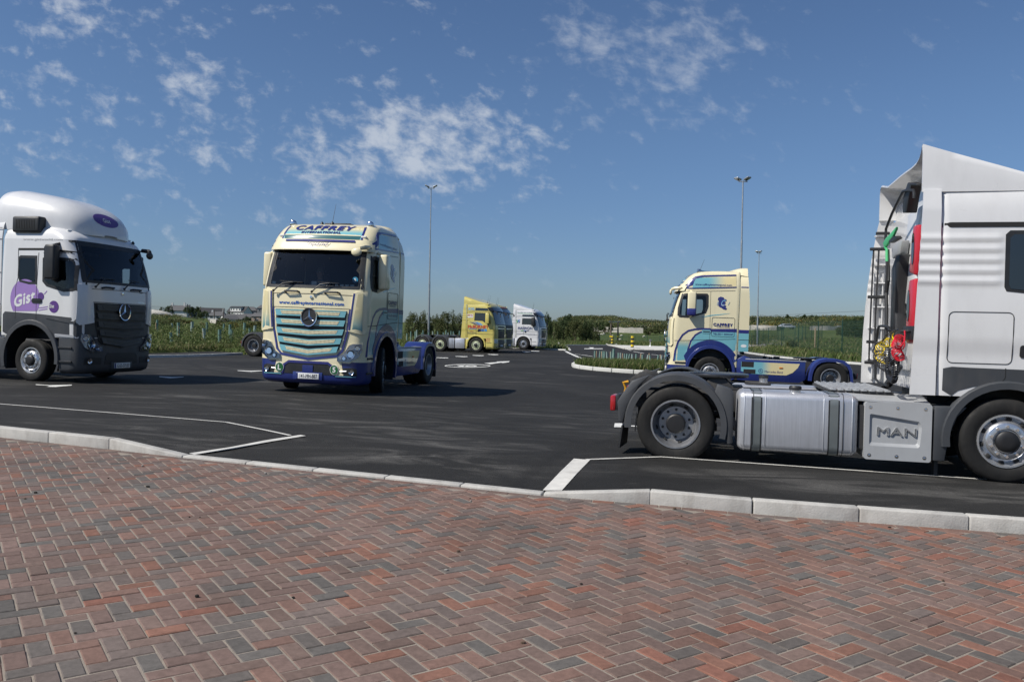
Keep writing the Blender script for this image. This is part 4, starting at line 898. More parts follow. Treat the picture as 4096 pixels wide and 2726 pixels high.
b = MB(); b.tube([P(2990 + 90 * q, 1268 - 4.6 * q - 1.5 * math.sin(math.pi * q / 6), 120 - 7 * q) for q in range(8)], .018, 4); tag(b.build('overhead_wire', DARKM), 'single overhead wire crossing the sky above the right hand field', 'cable')
for i, (px, yt, yb) in enumerate([(857, 1237, 1256), (893, 1236, 1258), (802, 1226, 1250)]):
    p = P(px, yb, 430); o = MB().tube([(0, 0, -3), (0, 0, P(px, yt, 430).z - p.z)], .28, 6).build('telegraph_pole', WP); o.location = p; tag(o, ['telegraph pole left of the small tree in the village', 'telegraph pole above the bungalow chimneys', 'thin pole behind the pointed dark tree'][i], 'pole', 'village telegraph poles')
b = MB(); 
for dy_ in (0, 4): b.tube([P(x, y + dy_, 430) for x, y in ((560, 1222), (700, 1228), (802, 1227), (857, 1238), (893, 1237), (925, 1240))], .06, 4)
tag(b.build('telegraph_line', DARKM), 'pair of sagging wires strung past the village', 'cable')
# bollards
for i, (px, yt, yb, Y) in enumerate(((2449, 1343, 1379, 104), (2529, 1343, 1392, 78))):
    p = P(px, yb, Y); z0 = gz(p.x, p.y) + .06; h = P(px, yt, Y).z - z0; r = .155
    t = thing('striped_bollard', (p.x, p.y, z0), 0, ['farther yellow and black bollard at the corner of the apron', 'nearer yellow and black bollard on its own kerbed base'][i], 'bollard', 'yellow and black bollards')
    n = 6
    for j in range(n): MB().tube([(0, 0, h * j / n), (0, 0, h * (j + 1) / n)], r, 14, cap=(j == n - 1 or j == 0)).build('band', YEL if j % 2 == 1 or j == n - 1 else BLK, t)
    MB().box(-.9, .7, -.5, .5, -.06, .12).build('base', M_PAD, t, bevel=.04)
# round sign seen from behind, marker post, weather post
p = P(2187, 1371, 104); z0 = ground_z(p.x, p.y); top = P(2189, 1284, 104).z - z0; t = thing('round_sign', (p.x, p.y, z0), .25, 'grey back of a round road sign on a pole by the white lorry', 'road sign')
MB().tube([(0, 0, -.2), (0, 0, top)], .045, 8).build('pole', GALV, t); MB().tube([(0, .05, top - .3), (0, .065, top - .3)], .30, 24).build('sign_disc', GALV, t)
p = P(2234, 1388, 79); z0 = ground_z(p.x, p.y); o = MB().box(-.08, .08, -.05, .05, -.1, .36).build('marker_post', M_PAD, bevel=.012); o.location = (p.x, p.y, max(z0, gz(p.x, p.y))); tag(o, 'short concrete marker post in the verge by the exit road', 'marker post')
p = P(2601, 1372, 95); t = thing('tapered_stand', (p.x, p.y, gz(p.x, p.y) + .05), 0, 'white post on a tapered white base beyond the apron', 'post'); WH = pm('white_paint', (.72, .72, .70), .5)
MB().lathe([(.16, 0), (.03, .22), (.025, .6), (0.0, .6)], 12).build('base', WH, t); MB().box(-.11, .11, -.1, .1, .6, .86).build('head', pm('grey_plastic', (.12, .12, .13), .5), t, bevel=.02)
# parked car far in the field
p = P(3148, 1309, 172); t = thing('distant_car', (p.x, p.y, ground_z(p.x, p.y) + .1), .1, 'silver car parked behind the field wall', 'car', scale=.8)
bd = MB(); bd.prism([(-2.1, .3), (2.1, .3), (2.15, .75), (1.2, .95), (.6, 1.4), (-1.0, 1.42), (-1.9, .95), (-2.15, .8)], 'y', -.85, .85); bd.build('body', pm('silver_paint', (.55, .56, .58), .3, metal=.4, coat=.6), t, bevel=.08)
for s_ in (-1, 1): MB().prism([(.95, .98), (.55, 1.32), (-.95, 1.34), (-1.6, .98)], 'y', s_ * .852, s_ * .86).build('window', pm('dark_glass', (.015, .02, .025), .05, spec=.8), t)
for xx in (-1.35, 1.35):
    for s_ in (-1, 1): MB().tube([(xx, s_ * .7, .3), (xx, s_ * .88, .3)], .31, 16).build('wheel', BLK, t)
# sheep
def sheep(px, py, Y, rz_, graze, lab):
    p = P(px, py, Y); t = thing('sheep', (p.x, p.y, ground_z(p.x, p.y)), rz_, lab, 'sheep', 'sheep grazing in the far field', scale=.5)
    b = MB(); W = pm('wool', (.55, .52, .45), .95, bump=.6, bscale=20)
    b.tube([(-.55, 0, .62), (-.5, 0, .64), (-.3, 0, .66), (.1, 0, .64), (.42, 0, .68), (.58, 0, .72)], [.08, .22, .29, .31, .26, .12], 10)
    hz = .3 if graze else .95
    b.tube([(.45, 0, .74), (.66, 0, hz * .5 + .42), (.78, 0, hz)], [.16, .11, .09], 8); b.tube([(.74, 0, hz + .05), (.98, 0, hz - .1)], [.09, .05], 8)
    for s_ in (-1, 1):
        b.tube([(.72, s_ * .08, hz + .06), (.72, s_ * .19, hz + .04)], [.035, .015], 5)
        for xx in (-.42, .38): b.tube([(xx, s_ * .14, .5), (xx - .03, s_ * .14, .26), (xx, s_ * .14, 0)], [.08, .045, .04], 6)
    b.tube([(-.55, 0, .68), (-.66, 0, .45)], [.05, .03], 5)
    b.build('body', W, t, smooth=60)
for a in ((2449, 1334, 178, .3, True, 'grazing sheep left of the power pole'), (2487, 1332, 180, 2.8, True, 'grazing sheep right of the power pole'), (2576, 1331, 178, .2, True, 'sheep farthest right, by the round bush'), (2479, 1355, 152, 3.0, False, 'nearest sheep behind the low fence'),
          (2395, 1334, 182, 0.1, True, 'sheep farthest left under the wall'), (2406, 1334, 184, 3.1, True, 'sheep second from the left under the wall'), (2415, 1333, 186, .4, True, 'sheep third from the left under the wall')): sheep(*a)

# ================================================================== VILLAGE
WW = pm('white_render', (.62, .62, .60), .85, var=.08); SL = pm('slate_roof', (.035, .035, .038), .8, var=.2, vscale=1); SLB = pm('pale_slate', (.085, .085, .088), .8, var=.15, vscale=1); GW = pm('grey_render', (.22, .22, .23), .85, var=.1)
SB = pm('stone_brick', (.26, .20, .16), .9, var=.3, vscale=2); GLZ = pm('window_glass', (.03, .04, .05), .1, spec=.8)
def house(px, pyb, Y, w, d, e, r, rz_, wm, rm, lab, wins=(), chim=(), hip=0.0, gable_win=False, name='house', door=None):
    p = P(px, pyb, Y); t = thing(name, p, rz_, lab, 'house', 'village houses')
    MB().prism([(-d / 2, -4), (d / 2, -4), (d / 2, e), (0, e + (r - e) * (1 if not hip else .0)), (-d / 2, e)] if not hip else [(-d / 2, -4), (d / 2, -4), (d / 2, e), (-d / 2, e)], 'x', -w / 2, w / 2).build('wall', wm, t)
    o = .35; hx = hip
    b = MB(); vs = [(-w / 2 - o, -d / 2 - o, e - .1), (w / 2 + o, -d / 2 - o, e - .1), (w / 2 + o, d / 2 + o, e - .1), (-w / 2 - o, d / 2 + o, e - .1), (-w / 2 - o + hx, 0, r + .15), (w / 2 + o - hx, 0, r + .15)]
    b.add(vs, [(0, 1, 5, 4), (2, 3, 4, 5)] + ([(0, 4, 3), (1, 2, 5)] if hip else [])); rf = b.build('roof', rm, t, solid=.15, smooth=20)
    for (x, s_, h) in chim:
        MB().box(x - s_ / 2, x + s_ / 2, -s_ / 2, s_ / 2, r - .8, r + h).build('chimney', wm, rf)
    for (x, z, ww, hh) in wins:
        f = MB().box(x - ww / 2 - .08, x + ww / 2 + .08, -d / 2 - .06, -d / 2 + .02, z - .08, z + hh + .08).build('window', WW if wm is not WW else GW, t); MB().box(x - ww / 2, x + ww / 2, -d / 2 - .08, -d / 2 - .062, z, z + hh).build('pane', GLZ, f)
    if door: MB().box(door - .5, door + .5, -d / 2 - .07, -d / 2 + .02, 0, 2.1).build('door', BLK, t)
    if gable_win: MB().box(-w / 2 - .06, -w / 2 + .02, -.6, .6, e + .4, e + 1.6).build('window', GLZ, t)
    return t
house(715, 1262, 335, 8.0, 6, 2.2, 4.2, .12, WW, SLB, 'old white farmhouse wing with a pale roof and tall chimneys', wins=[(-1.5, .8, .9, 1)], chim=[(-2.6, .7, 1.2), (2.3, .7, 1.4)], hip=1.2)
house(738, 1260, 345, 9.0, 6, 2.2, 3.6, -.5, GW, SL, 'dark roofed farmhouse wing half hidden by trees', chim=[(3.0, .6, .9), (1.6, .5, 1.2)])
house(845, 1266, 520, 16, 8, 2.6, 5.6, .35, WW, SL, 'long low house with a dark roof and white left gable', wins=[(0, .8, 1.2, 1.1)])
house(872, 1275, 470, 9.5, 8, 1.9, 4.2, .1, WW, SLB, 'white bungalow with two white chimneys', wins=[(-2.8, .5, 1.3, .9), (.8, .5, 1.3, .9)], chim=[(-3.2, .9, 1.0), (3.0, .9, 1.8)], hip=2.0)
h = house(958, 1266, 545, 14.0, 9, 3.0, 7.0, -.35, WW, SL, 'largest white house with a steep black roof and dormer', wins=[(x, z, .9, 1.0) for x in (-5, -3, -.5, 2, 4.5) for z in (.9,)], gable_win=True)
dm = MB().box(-4.5, 4.2, -4.1, 0, 3.5, 6.2).build('dormer', WW, h)
for x in (-3.5, -1.5, 1, 3.2): MB().box(x - .45, x + .45, -4.16, -4.102, 4.3, 5.3).build('dormer_window', GLZ, dm)
MB().add([(-4.9, -4.6, 6.15), (4.6, -4.6, 6.15), (4.6, .2, 6.9), (-4.9, .2, 6.9)], [(0, 1, 2, 3)]).build('dormer_roof', SL, dm, solid=.12)
house(1006, 1261, 560, 8.5, 8, 3.4, 6.0, .1, GW, SLB, 'grey house with a hipped roof right of the large white one', wins=[(1, 1.0, 3.0, 1.4)], hip=3.0)
house(1034, 1260, 570, 5.5, 7, 3.0, 5.0, .1, GW, SLB, 'small grey garage block between two houses', wins=[(0, .4, 2.2, 1.8)])
house(1056, 1258, 560, 8.0, 8, 4.6, 6.6, .1, GW, SLB, 'tall grey house at the right end of the upper row', wins=[(-2.4, 2.4, .8, 1.4), (0, 2.4, .8, 1.4)], hip=2.0)
house(915, 1287, 440, 8, 7, 1.6, 3.6, .8, WW, SLB, 'small white gabled house behind the blossoming shrub')
house(944, 1287, 445, 10, 7, 1.4, 4.2, .2, SB, SLB, 'lower house with a broad plain grey roof')
house(1004, 1287, 450, 9, 7, 2.4, 4.4, .15, SB, SLB, 'lower house between the green tree and the brick house', wins=[(1, .8, .9, 1)])
house(1040, 1287, 430, 6.6, 7, 3.0, 4.6, -.1, SB, SLB, 'brown brick house with white windows by the cream lorry', wins=[(-1.8, 1.8, .9, 1.1), (1.6, 1.8, .9, 1.1), (0, .5, 1, 1)], door=-1)
# ================================================================== LORRY KIT (local axes: x forward, y to its left, z up; origin under the front axle)
def paint(name, c, **k): return pm(name, c, k.pop('rough', .32), coat=k.pop('coat', .7), var=k.pop('var', .04), vscale=2.0, dirt=k.pop('dirt', .10), **k)
CREAM = paint('cream_paint', (.72, .65, .43)); CYAN = paint('turquoise_paint', (.155, .40, .46)); NAVY = paint('navy_paint', (.020, .024, .155)); BLUE = paint('blue_paint', (.015, .029, .155))
WHITE = paint('white_lorry_paint', (.64, .64, .64)); LILAC = paint('lilac_film', (.29, .17, .45)); PURP = paint('purple_film', (.085, .022, .19)); YELP = paint('yellow_lorry_paint', (.56, .48, .13)); 
DGREY = pm('dark_grey_plastic', (.042, .046, .052), .5, var=.12, vscale=3, dirt=.18); BLKP = pm('black_plastic', (.016, .017, .019), .48, var=.1, dirt=.12); MGREY = pm('mid_grey_plastic', (.050, .053, .058), .5, var=.1, dirt=.12)
CHAS = pm('chassis_black', (.028, .028, .029), .6, var=.3, vscale=5, dirt=.45); RUB = pm('rubber', (.013, .0128, .0125), .72, var=.3, vscale=9, bump=.15, bscale=30, dirt=.14, spec=.3)
STEELR = pm('rim_steel', (.36, .37, .39), .38, metal=.6, var=.15, vscale=8, dirt=.45); ALUR = pm('rim_bright', (.62, .63, .65), .28, metal=.85, var=.1, vscale=8, dirt=.2); HUBB = pm('hub_black', (.012, .012, .013), .5, dirt=.06)
CHROME = pm('chrome', (.75, .76, .78), .12, metal=1.0); SEAM = pm('panel_gap', (.012, .012, .012), .8); SGLASS = glass_mat('cab_glass', see=.85); LENS = glass_mat('lamp_lens', (.5, .5, .52), .95)
AMBER = pm('amber_lens', (.55, .17, .01), .2, coat=.5); REDL = pm('red_lens', (.35, .012, .015), .2, coat=.5); PLATE = pm('plate_white', (.66, .67, .66), .5); INTR = pm('cab_trim', (.028, .030, .034), .8); DARKG = pm('dark_film', (.02, .023, .027), .06, spec=.9)
RED = pm('red_plastic', (.48, .02, .035), .35, coat=.3); YELH = pm('yellow_hose', (.72, .52, .01), .3, coat=.4); REDH = pm('red_hose', (.55, .015, .03), .25, coat=.5); BLKH = pm('black_hose', (.018, .018, .02), .25, coat=.4); GRN = pm('green_plastic', (.06, .42, .16), .45)
def brushed_alu():
    m = pm('brushed_alloy', (.55, .56, .59), .40, metal=.65); nt = m.node_tree; b = nt.nodes['Principled BSDF']
    t = ND(nt, 'ShaderNodeTexCoord'); mp = ND(nt, 'ShaderNodeMapping'); mp.inputs['Scale'].default_value = (95, 95, 2.2); LK(nt, t.outputs['Object'], mp.inputs[0])
    n = ND(nt, 'ShaderNodeTexNoise', i_Scale=1.0, i_Detail=6.0); LK(nt, mp.outputs[0], n.inputs['Vector']); n2_ = ND(nt, 'ShaderNodeTexNoise', i_Scale=2.2, i_Detail=7.0, i_Roughness=.65); LK(nt, t.outputs['Object'], n2_.inputs['Vector'])
    f = MATH(nt, 'ADD', MATH(nt, 'MULTIPLY', n.outputs[0], .5), MATH(nt, 'MULTIPLY', n2_.outputs[0], .5))
    cr_ = ND(nt, 'ShaderNodeValToRGB'); cr_.color_ramp.elements[0].color = (.47, .48, .505, 1); cr_.color_ramp.elements[0].position = .36; cr_.color_ramp.elements[1].color = (.58, .59, .62, 1); cr_.color_ramp.elements[1].position = .62
    LK(nt, f, cr_.inputs[0]); LK(nt, cr_.outputs[0], b.inputs['Base Color'])
    rr = ND(nt, 'ShaderNodeMapRange'); LK(nt, f, rr.inputs[0]); rr.inputs[3].default_value = .30; rr.inputs[4].default_value = .50; LK(nt, rr.outputs[0], b.inputs['Roughness'])
    bp = ND(nt, 'ShaderNodeBump', i_Strength=.12, i_Distance=.004); LK(nt, n.outputs[0], bp.inputs['Height']); LK(nt, bp.outputs[0], b.inputs['Normal'])
    return m
ALLOY = brushed_alu()
def grad(name, c0, c1, axis, a, b):
    if name in MATS: return MATS[name]
    m = bpy.data.materials.new(name); m.use_nodes = True; nt = m.node_tree; p = nt.nodes['Principled BSDF']; t = ND(nt, 'ShaderNodeTexCoord'); s = ND(nt, 'ShaderNodeSeparateXYZ'); LK(nt, t.outputs['Object'], s.inputs[0])
    mx = ND(nt, 'ShaderNodeMix', data_type='RGBA'); LK(nt, SSTEP(nt, s.outputs[axis], a, b) if a < b else MATH(nt, 'SUBTRACT', 1.0, SSTEP(nt, s.outputs[axis], b, a)), mx.inputs[0]); mx.inputs[6].default_value = (*c0, 1); mx.inputs[7].default_value = (*c1, 1)
    LK(nt, mx.outputs[2], p.inputs['Base Color']); p.inputs['Roughness'].default_value = .32; p.inputs['Coat Weight'].default_value = .7; p.inputs['Coat Roughness'].default_value = .06; MATS[name] = m; return m
def perf(name, c0, c1, sc=34.0):                 # punched sheet: rows of dark holes
    m = bpy.data.materials.new(name); m.use_nodes = True; nt = m.node_tree; p = nt.nodes['Principled BSDF']; t = ND(nt, 'ShaderNodeTexCoord'); s = ND(nt, 'ShaderNodeSeparateXYZ'); LK(nt, t.outputs['Object'], s.inputs[0])
    fx = MATH(nt, 'SUBTRACT', MATH(nt, 'FRACT', MATH(nt, 'MULTIPLY', s.outputs[1], sc)), .5); fz = MATH(nt, 'SUBTRACT', MATH(nt, 'FRACT', MATH(nt, 'MULTIPLY', s.outputs[2], sc)), .5)
    d = MATH(nt, 'ADD', MATH(nt, 'MULTIPLY', fx, fx), MATH(nt, 'MULTIPLY', fz, fz)); mx = ND(nt, 'ShaderNodeMix', data_type='RGBA'); LK(nt, MATH(nt, 'LESS_THAN', d, .085), mx.inputs[0])
    mx.inputs[6].default_value = (*c0, 1); mx.inputs[7].default_value = (*c1, 1); LK(nt, mx.outputs[2], p.inputs['Base Color']); p.inputs['Roughness'].default_value = .45; MATS[name] = m; return m
PERFC = perf('cream_punched_sheet', (.72, .65, .43), (.01, .01, .012)); PERFD = perf('dark_punched_sheet', (.03, .032, .036), (.004, .004, .004))

GK = 1.09
def ginv(z): return .27 + (z - .27) / GK
def stretch(T):                                  # cab proportions: taller than first laid out
    for o in [o for o in T.children_recursive if o.type == 'MESH']:
        for v in o.data.vertices:
            if v.co.z > .27: v.co.z = .27 + (v.co.z - .27) * GK
class Frame:                                     # turns photo pixels into local coordinates on a lorry's own planes
    def __init__(s, T, g=False):
        s.g = g; s.I = T.matrix_world.inverted(); s.o = s.I @ Vector((0, 0, CAM_H))
    def ray(s, px, py): return (s.I.to_3x3() @ (CAMR @ Vector(((px - 2048) / FPX, -(py - 1363) / FPX, -1.0))))
    def side(s, y=-1.23, conv=None):
        def f(a, b):
            px, py = conv(a, b) if conv else (a, b); d = s.ray(px, py); t = (y - s.o.y) / d.y; q = s.o + d * t; return (q.x, ginv(q.z) if s.g else q.z)
        return f
    def front(s, x=1.40, conv=None):
        def f(a, b):
            px, py = conv(a, b) if conv else (a, b); d = s.ray(px, py); t = (x - s.o.x) / d.x; q = s.o + d * t; return (q.y, q.z)
        return f
def place(name, wheel_xy, alpha, label, cat_, y=-1.2, x=0.0, group=None, scale=1.0, tk=1.0):
    # wheel_xy: ground point under local (x, y); alpha: yaw (forward direction angle from +X, degrees)
    a = rad(alpha); F = Vector((math.cos(a), math.sin(a))); L = Vector((-math.sin(a), math.cos(a)))
    o = Vector(wheel_xy) - F * x * scale - L * y * scale; e = .5
    sx = (gz(o.x + e, o.y) - gz(o.x - e, o.y)) / (2 * e)
    T = thing(name, (o.x, o.y, gz(o.x, o.y)), a, label, cat_, group, tilt=-math.atan(sx) * tk, scale=scale); bpy.context.view_layer.update()
    return T

def section(k, nside=26):
    z, xf, xb, hw, rf, bow = k; pts = []
    for i in range(8):
        y = (hw - rf) * i / 7; pts.append((xf - bow * (y / hw) ** 2.2, y, z))
    xe = pts[-1][0]; sl = 2.2 * bow * ((hw - rf) / hw) ** 1.2 / hw
    for i in range(1, 7):
        a = rad(15 * i); pts.append((xe - rf * (1 - math.cos(a)) - sl * rf * math.sin(a) * .5, hw - rf + rf * math.sin(a), z))
    x1 = pts[-1][0]
    for i in range(1, nside + 1): pts.append((x1 + (xb + .05 - x1) * i / nside, hw, z))
    pts += [(xb + .015, hw - .015, z), (xb, hw - .05, z), (xb, hw * .5, z), (xb, 0, z)]
    return pts + [(x, -y, z) for x, y, z in pts[-2:0:-1]]
def interp_keys(keys, dz):
    out = []
    for i in range(len(keys) - 1):
        a, b = keys[i], keys[i + 1]; p = keys[i - 1] if i else a; q = keys[i + 2] if i + 2 < len(keys) else b
        n = max(1, int(round((b[0] - a[0]) / dz)))
        for j in range(n):
            t = j / n; r = [a[0] + (b[0] - a[0]) * t]
            for c in range(1, 6):
                m0 = (b[c] - p[c]) / max(1e-6, b[0] - p[0]) * (b[0] - a[0]); m1 = (q[c] - a[c]) / max(1e-6, q[0] - a[0]) * (b[0] - a[0])
                if i == 0: m0 = b[c] - a[c]
                if i + 2 >= len(keys): m1 = b[c] - a[c]
                t2, t3 = t * t, t * t * t
                r.append((2 * t3 - 3 * t2 + 1) * a[c] + (t3 - 2 * t2 + t) * m0 + (-2 * t3 + 3 * t2) * b[c] + (t3 - t2) * m1)
            out.append(tuple(r))
    return out + [keys[-1]]
def hull(name, keys, mat, T, dz=.05, cuts=(), top=False, bot=False, disp=None, nside=26):
    rows = [section(k, nside) for k in interp_keys(keys, dz)]
    if disp: rows = [[disp(p) for p in r] for r in rows]
    w = len(rows[0]); vs = [Vector(p) for r in rows for p in r]; fs = []
    for i in range(len(rows) - 1):
        for j in range(w): fs.append((i * w + j, i * w + (j + 1) % w, (i + 1) * w + (j + 1) % w, (i + 1) * w + j))
    full = list(fs)
    if top: fs.append(tuple(range((len(rows) - 1) * w, len(rows) * w)))
    if bot: fs.append(tuple(range(w))[::-1])
    full = list(fs)
    def gone(f):
        c = sum((vs[i] for i in f), Vector()) / len(f)
        for kind, poly in cuts:
            if kind == 'S' and abs(c.y) > .8 and len(f) == 4 and inpoly(c.x, c.z, poly): return True
            if kind == 'F' and c.x > .6 and len(f) == 4 and inpoly(c.y, c.z, poly): return True
        return False
    keep = [f for f in fs if not gone(f)]
    o = MB().add(vs, keep).build(name, mat, T, smooth=42)
    sk = Skin([]); sk.b = BVHTree.FromPolygons(vs, full)
    return o, sk
def skin_join(*objs):
    vs, fs = [], []
    for o in objs:
        n = len(vs); vs += [v.co.copy() for v in o.data.vertices]; fs += [[n + i for i in p.vertices] for p in o.data.polygons]
    s = Skin([]); s.b = BVHTree.FromPolygons(vs, fs); return s
Skin.__init__ = (lambda s, objs: None)

def wheel(T, x, y, side, R=.52, W=.31, kind='front', steer=0.0, mat=None, dual=False, nn=10, sep=False):
    mat = mat or STEELR; rim = .305 if R > .48 else .30
    M = Matrix.Translation((x, y, R)) @ Matrix.Rotation(rad(steer), 4, 'Z') @ Matrix.Rotation(rad(-90 * side), 4, 'X'); h = W / 2
    b = MB(); hd = h * .86
    prof = [(rim, hd), (rim - .004, hd + .012), (rim - .022, hd + .012), (rim - .03, hd - .01), (rim - .045, hd - .035)]
    if kind == 'front': prof += [(rim - .055, hd - .05), (.225, hd - .02), (.205, hd + .012), (.195, hd + .018), (.14, hd + .018), (.13, hd - .0), (.0, hd - .0)]
    else: prof += [(rim - .05, hd - .08), (.235, hd - .125), (.205, hd - .15), (.14, hd - .15), (.0, hd - .15)]
    b.lathe(prof, 40, M, caps=False); dz = (hd - .035) if kind == 'front' else (hd - .115); rh = .245 if kind == 'front' else .238
    w = b.build('wheel', mat, T, smooth=32)
    k = MB()
    for i in range(8 if kind != 'front' else 10):
        a = 2 * math.pi * (i + .3) / (8 if kind != 'front' else 10); k.ball((0, 0, 0), .030, .021, .012, 10); 
        tm = M @ Matrix.Rotation(a, 4, 'Z') @ Matrix.Translation((rh, 0, dz + .008)) @ Matrix.Rotation(rad(90), 4, 'Z'); 
        for q in range(len(k.v) - 60, len(k.v)): k.v[q] = tuple(tm @ Vector(k.v[q]))
        if sep: k.build('hand_hole', SEAM, w); k = MB()
    if not sep: k.build('hand_holes', SEAM, w)
    b = MB(); zf = hd + .018 if kind == 'front' else hd - .15
    for i in range(nn):
        a = 2 * math.pi * (i + .5) / nn; c = Vector((math.cos(a) * .1675, math.sin(a) * .1675, zf)); b.tube([M @ c, M @ (c + Vector((0, 0, .024)))], .0165 if kind == 'front' else .017, 6)
        if sep: b.build('wheel_nut', CHROME if mat is ALUR else HUBB, w, smooth=30); b = MB()
    if not sep: b.build('wheel_nuts', CHROME if mat is ALUR else HUBB, w, smooth=30)
    b = MB(); b.lathe([(.118, zf - .02), (.118, zf + (.03 if kind == 'front' else .085)), (.10, zf + (.045 if kind == 'front' else .10)), (.05, zf + (.05 if kind == 'front' else .103)), (0, zf + (.05 if kind == 'front' else .103))], 28, M); b.build('hub', HUBB, w, smooth=35)
    def tyre(off):
        b = MB(); g = .011; pr = [(rim - .02, h * .80), (rim + .004, h * .88), (rim + .03, h * .97), (rim + (R - rim) * .45, h * 1.0), (R - .05, h * .985), (R - .025, h * .93), (R - .010, h * .84), (R - .004, h * .80)]
        for c in (.62, .28, -.06, -.28, -.62):
            if c == -.06: continue
            pr += [(R, h * c + .010), (R - g, h * c + .007), (R - g, h * c - .007), (R, h * c - .010)]
        pr += [(r_, -hh) for r_, hh in pr[7::-1]]
        b.lathe([(r_, hh + off) for r_, hh in pr], 56, M, caps=False); return b.build('tyre', RUB, w, smooth=38)
    tyre(0)
    if dual: tyre(-W - .03)
    return w
def arch(T, name, mat, path, yo, yi, drop=.06, t=.012, parent=None):       # mudguard swept along an (x, z) path, outer edge turned down
    P_ = [Vector(p) for p in path]; rows = []
    s = 1 if yo > yi else -1
    ctr = Vector((sum(p.x for p in P_) / len(P_), min(p.y for p in P_)))
    for i, p in enumerate(P_):
        tt = (P_[min(i + 1, len(P_) - 1)] - P_[max(i - 1, 0)]).normalized(); n = Vector((-tt.y, tt.x))
        if n.dot(p - ctr) < 0: n = -n
        rows.append((p, n))
    g = []
    for p, n in rows:
        cs = [(-drop, yo), (-drop * .2, yo), (0, yo - s * .025), (.0, yi), (-t, yi), (-t, yo - s * .03), (-drop * .3, yo - s * t), (-drop, yo - s * t)]
        g.append([(p.x + n.x * a, yy, p.y + n.y * a) for a, yy in cs])
    b = MB(); b.grid(g, closed=True); w = 8; k = len(b.v); b.f.append(list(range(w))); b.f.append(list(range(k - w, k))); b.m += [0, 0]; b.c += [None, None]
    return b.build(name, mat, T, smooth=50)
def star(T, name, M, r, parent_mat=CHROME, disc=BLKP):
    d = MB().lathe([(r * .93, 0), (r * .93, .015), (0, .018)], 30, M).build(name, disc, T)
    b = MB(); b.lathe([(r * .90, .0), (r * 1.0, .02), (r * .97, .035), (r * .88, .03), (r * .86, .015)], 36, M, close=True)
    for i in range(3):
        a = rad(90 + 120 * i); tip = M @ Vector((math.cos(a) * r * .9, math.sin(a) * r * .9, .02)); c = M @ Vector((0, 0, .045))
        l = [M @ Vector((math.cos(a + q) * r * .17, math.sin(a + q) * r * .17, .018)) for q in (-rad(60), rad(60))]
        b.add([tip, l[0], c, l[1]], [(0, 1, 2), (0, 2, 3)])
    b.build('star', parent_mat, d, smooth=20)
    return d
MF = lambda x, y, z: Matrix(((0, 0, 1, x), (1, 0, 0, y), (0, 1, 0, z), (0, 0, 0, 1)))          # flat face looking forward: (right, up, out) -> (y, z, x)
MSR = lambda x, y, z: Matrix(((1, 0, 0, x), (0, 0, -1, y), (0, 1, 0, z), (0, 0, 0, 1)))        # flat face on the right-hand side
MSL = lambda x, y, z: Matrix(((-1, 0, 0, x), (0, 0, 1, y), (0, 1, 0, z), (0, 0, 0, 1)))
def chassis(T, x0, x1, rear_axles, R=.52, plate_x=None, zt=.92, tail=CHAS):
    b = MB()
    for s in (-1, 1): b.box(x1, x0, s * .42 - .035, s * .42 + .035, zt - .27, zt)
    for x in [x0 - .3 - (x0 - x1 - .5) * i / 5 for i in range(6)]: b.box(x - .05, x + .05, -.39, .39, zt - .22, zt - .05)
    b.tube([(0, -.85, R), (0, 0, R - .08), (0, .85, R)], .07, 8)
    for a in rear_axles:
        b.tube([(a, -.75, R), (a, .75, R)], .10, 10); b.ball((a, 0, R), .24, .22, .22, 12); b.tube([(a + .2, 0, R), (a + 1.6, 0, zt - .25)], .05, 8)
        for s in (-1, 1): b.tube([(a - .35, s * .42, R - .08), (a - .35, s * .42, zt - .28)], .13, 10); b.box(a - .5, a + .5, s * .42 - .05, s * .42 + .05, R - .14, R - .04)
    for i in range(7): b.tube([(x0 - .5, -.28 + i * .09, zt - .03), (x1 + 1.2, -.28 + i * .09 + .03 * math.sin(i * 2), zt - .04 + .02 * (i % 2))], .014, 6)
    c = b.build('chassis', CHAS, T, bevel=.006)
    if plate_x is not None:
        ol = []
        for a in range(-150, 151, 12): ol.append((plate_x + .42 * math.cos(rad(a)), .47 * math.sin(rad(a))))
        ol += [(plate_x - .45, -.12), (plate_x - .12, -.05), (plate_x - .08, .05), (plate_x - .45, .12)]
        f = MB().prism(ol, 'z', zt + .155, zt + .20).build('fifth_wheel', pm('greased_steel', (.05, .05, .052), .3, metal=.6, var=.5, vscale=9, dirt=.4), T, bevel=.008)
        m = MB(); m.prism([(plate_x - .22, zt), (plate_x + .25, zt), (plate_x + .1, zt + .155), (plate_x - .08, zt + .155)], 'y', -.42, -.34); m.prism([(plate_x - .22, zt), (plate_x + .25, zt), (plate_x + .1, zt + .155), (plate_x - .08, zt + .155)], 'y', .34, .42)
        m.tube([(plate_x + .2, -.2, zt + .12), (plate_x + .62, -.36, zt + .1), (plate_x + .66, -.5, zt + .1), (plate_x + .40, -.52, zt + .1), (plate_x + .36, -.38, zt + .1)], .014, 6); m.box(plate_x - .3, plate_x + .35, -.45, .45, zt, zt + .03)
        m.build('coupling_mount', CHAS, f, bevel=.005)
    return c
def tail_lamp(T, x, y, z, s):
    q = MB().box(x - .03, x + .05, y - .17, y + .17, z - .08, z + .08).build('tail_lamp', REDL, T, bevel=.015); MB().box(x - .0, x + .07, y - .19, y + .19, z - .1, z + .1).build('lamp_housing', BLKP, q, bevel=.01)
    MB().box(x - .036, x - .028, y + s * .02 - .05, y + s * .02 + .05, z - .06, z + .06).build('indicator_lens', AMBER, q)
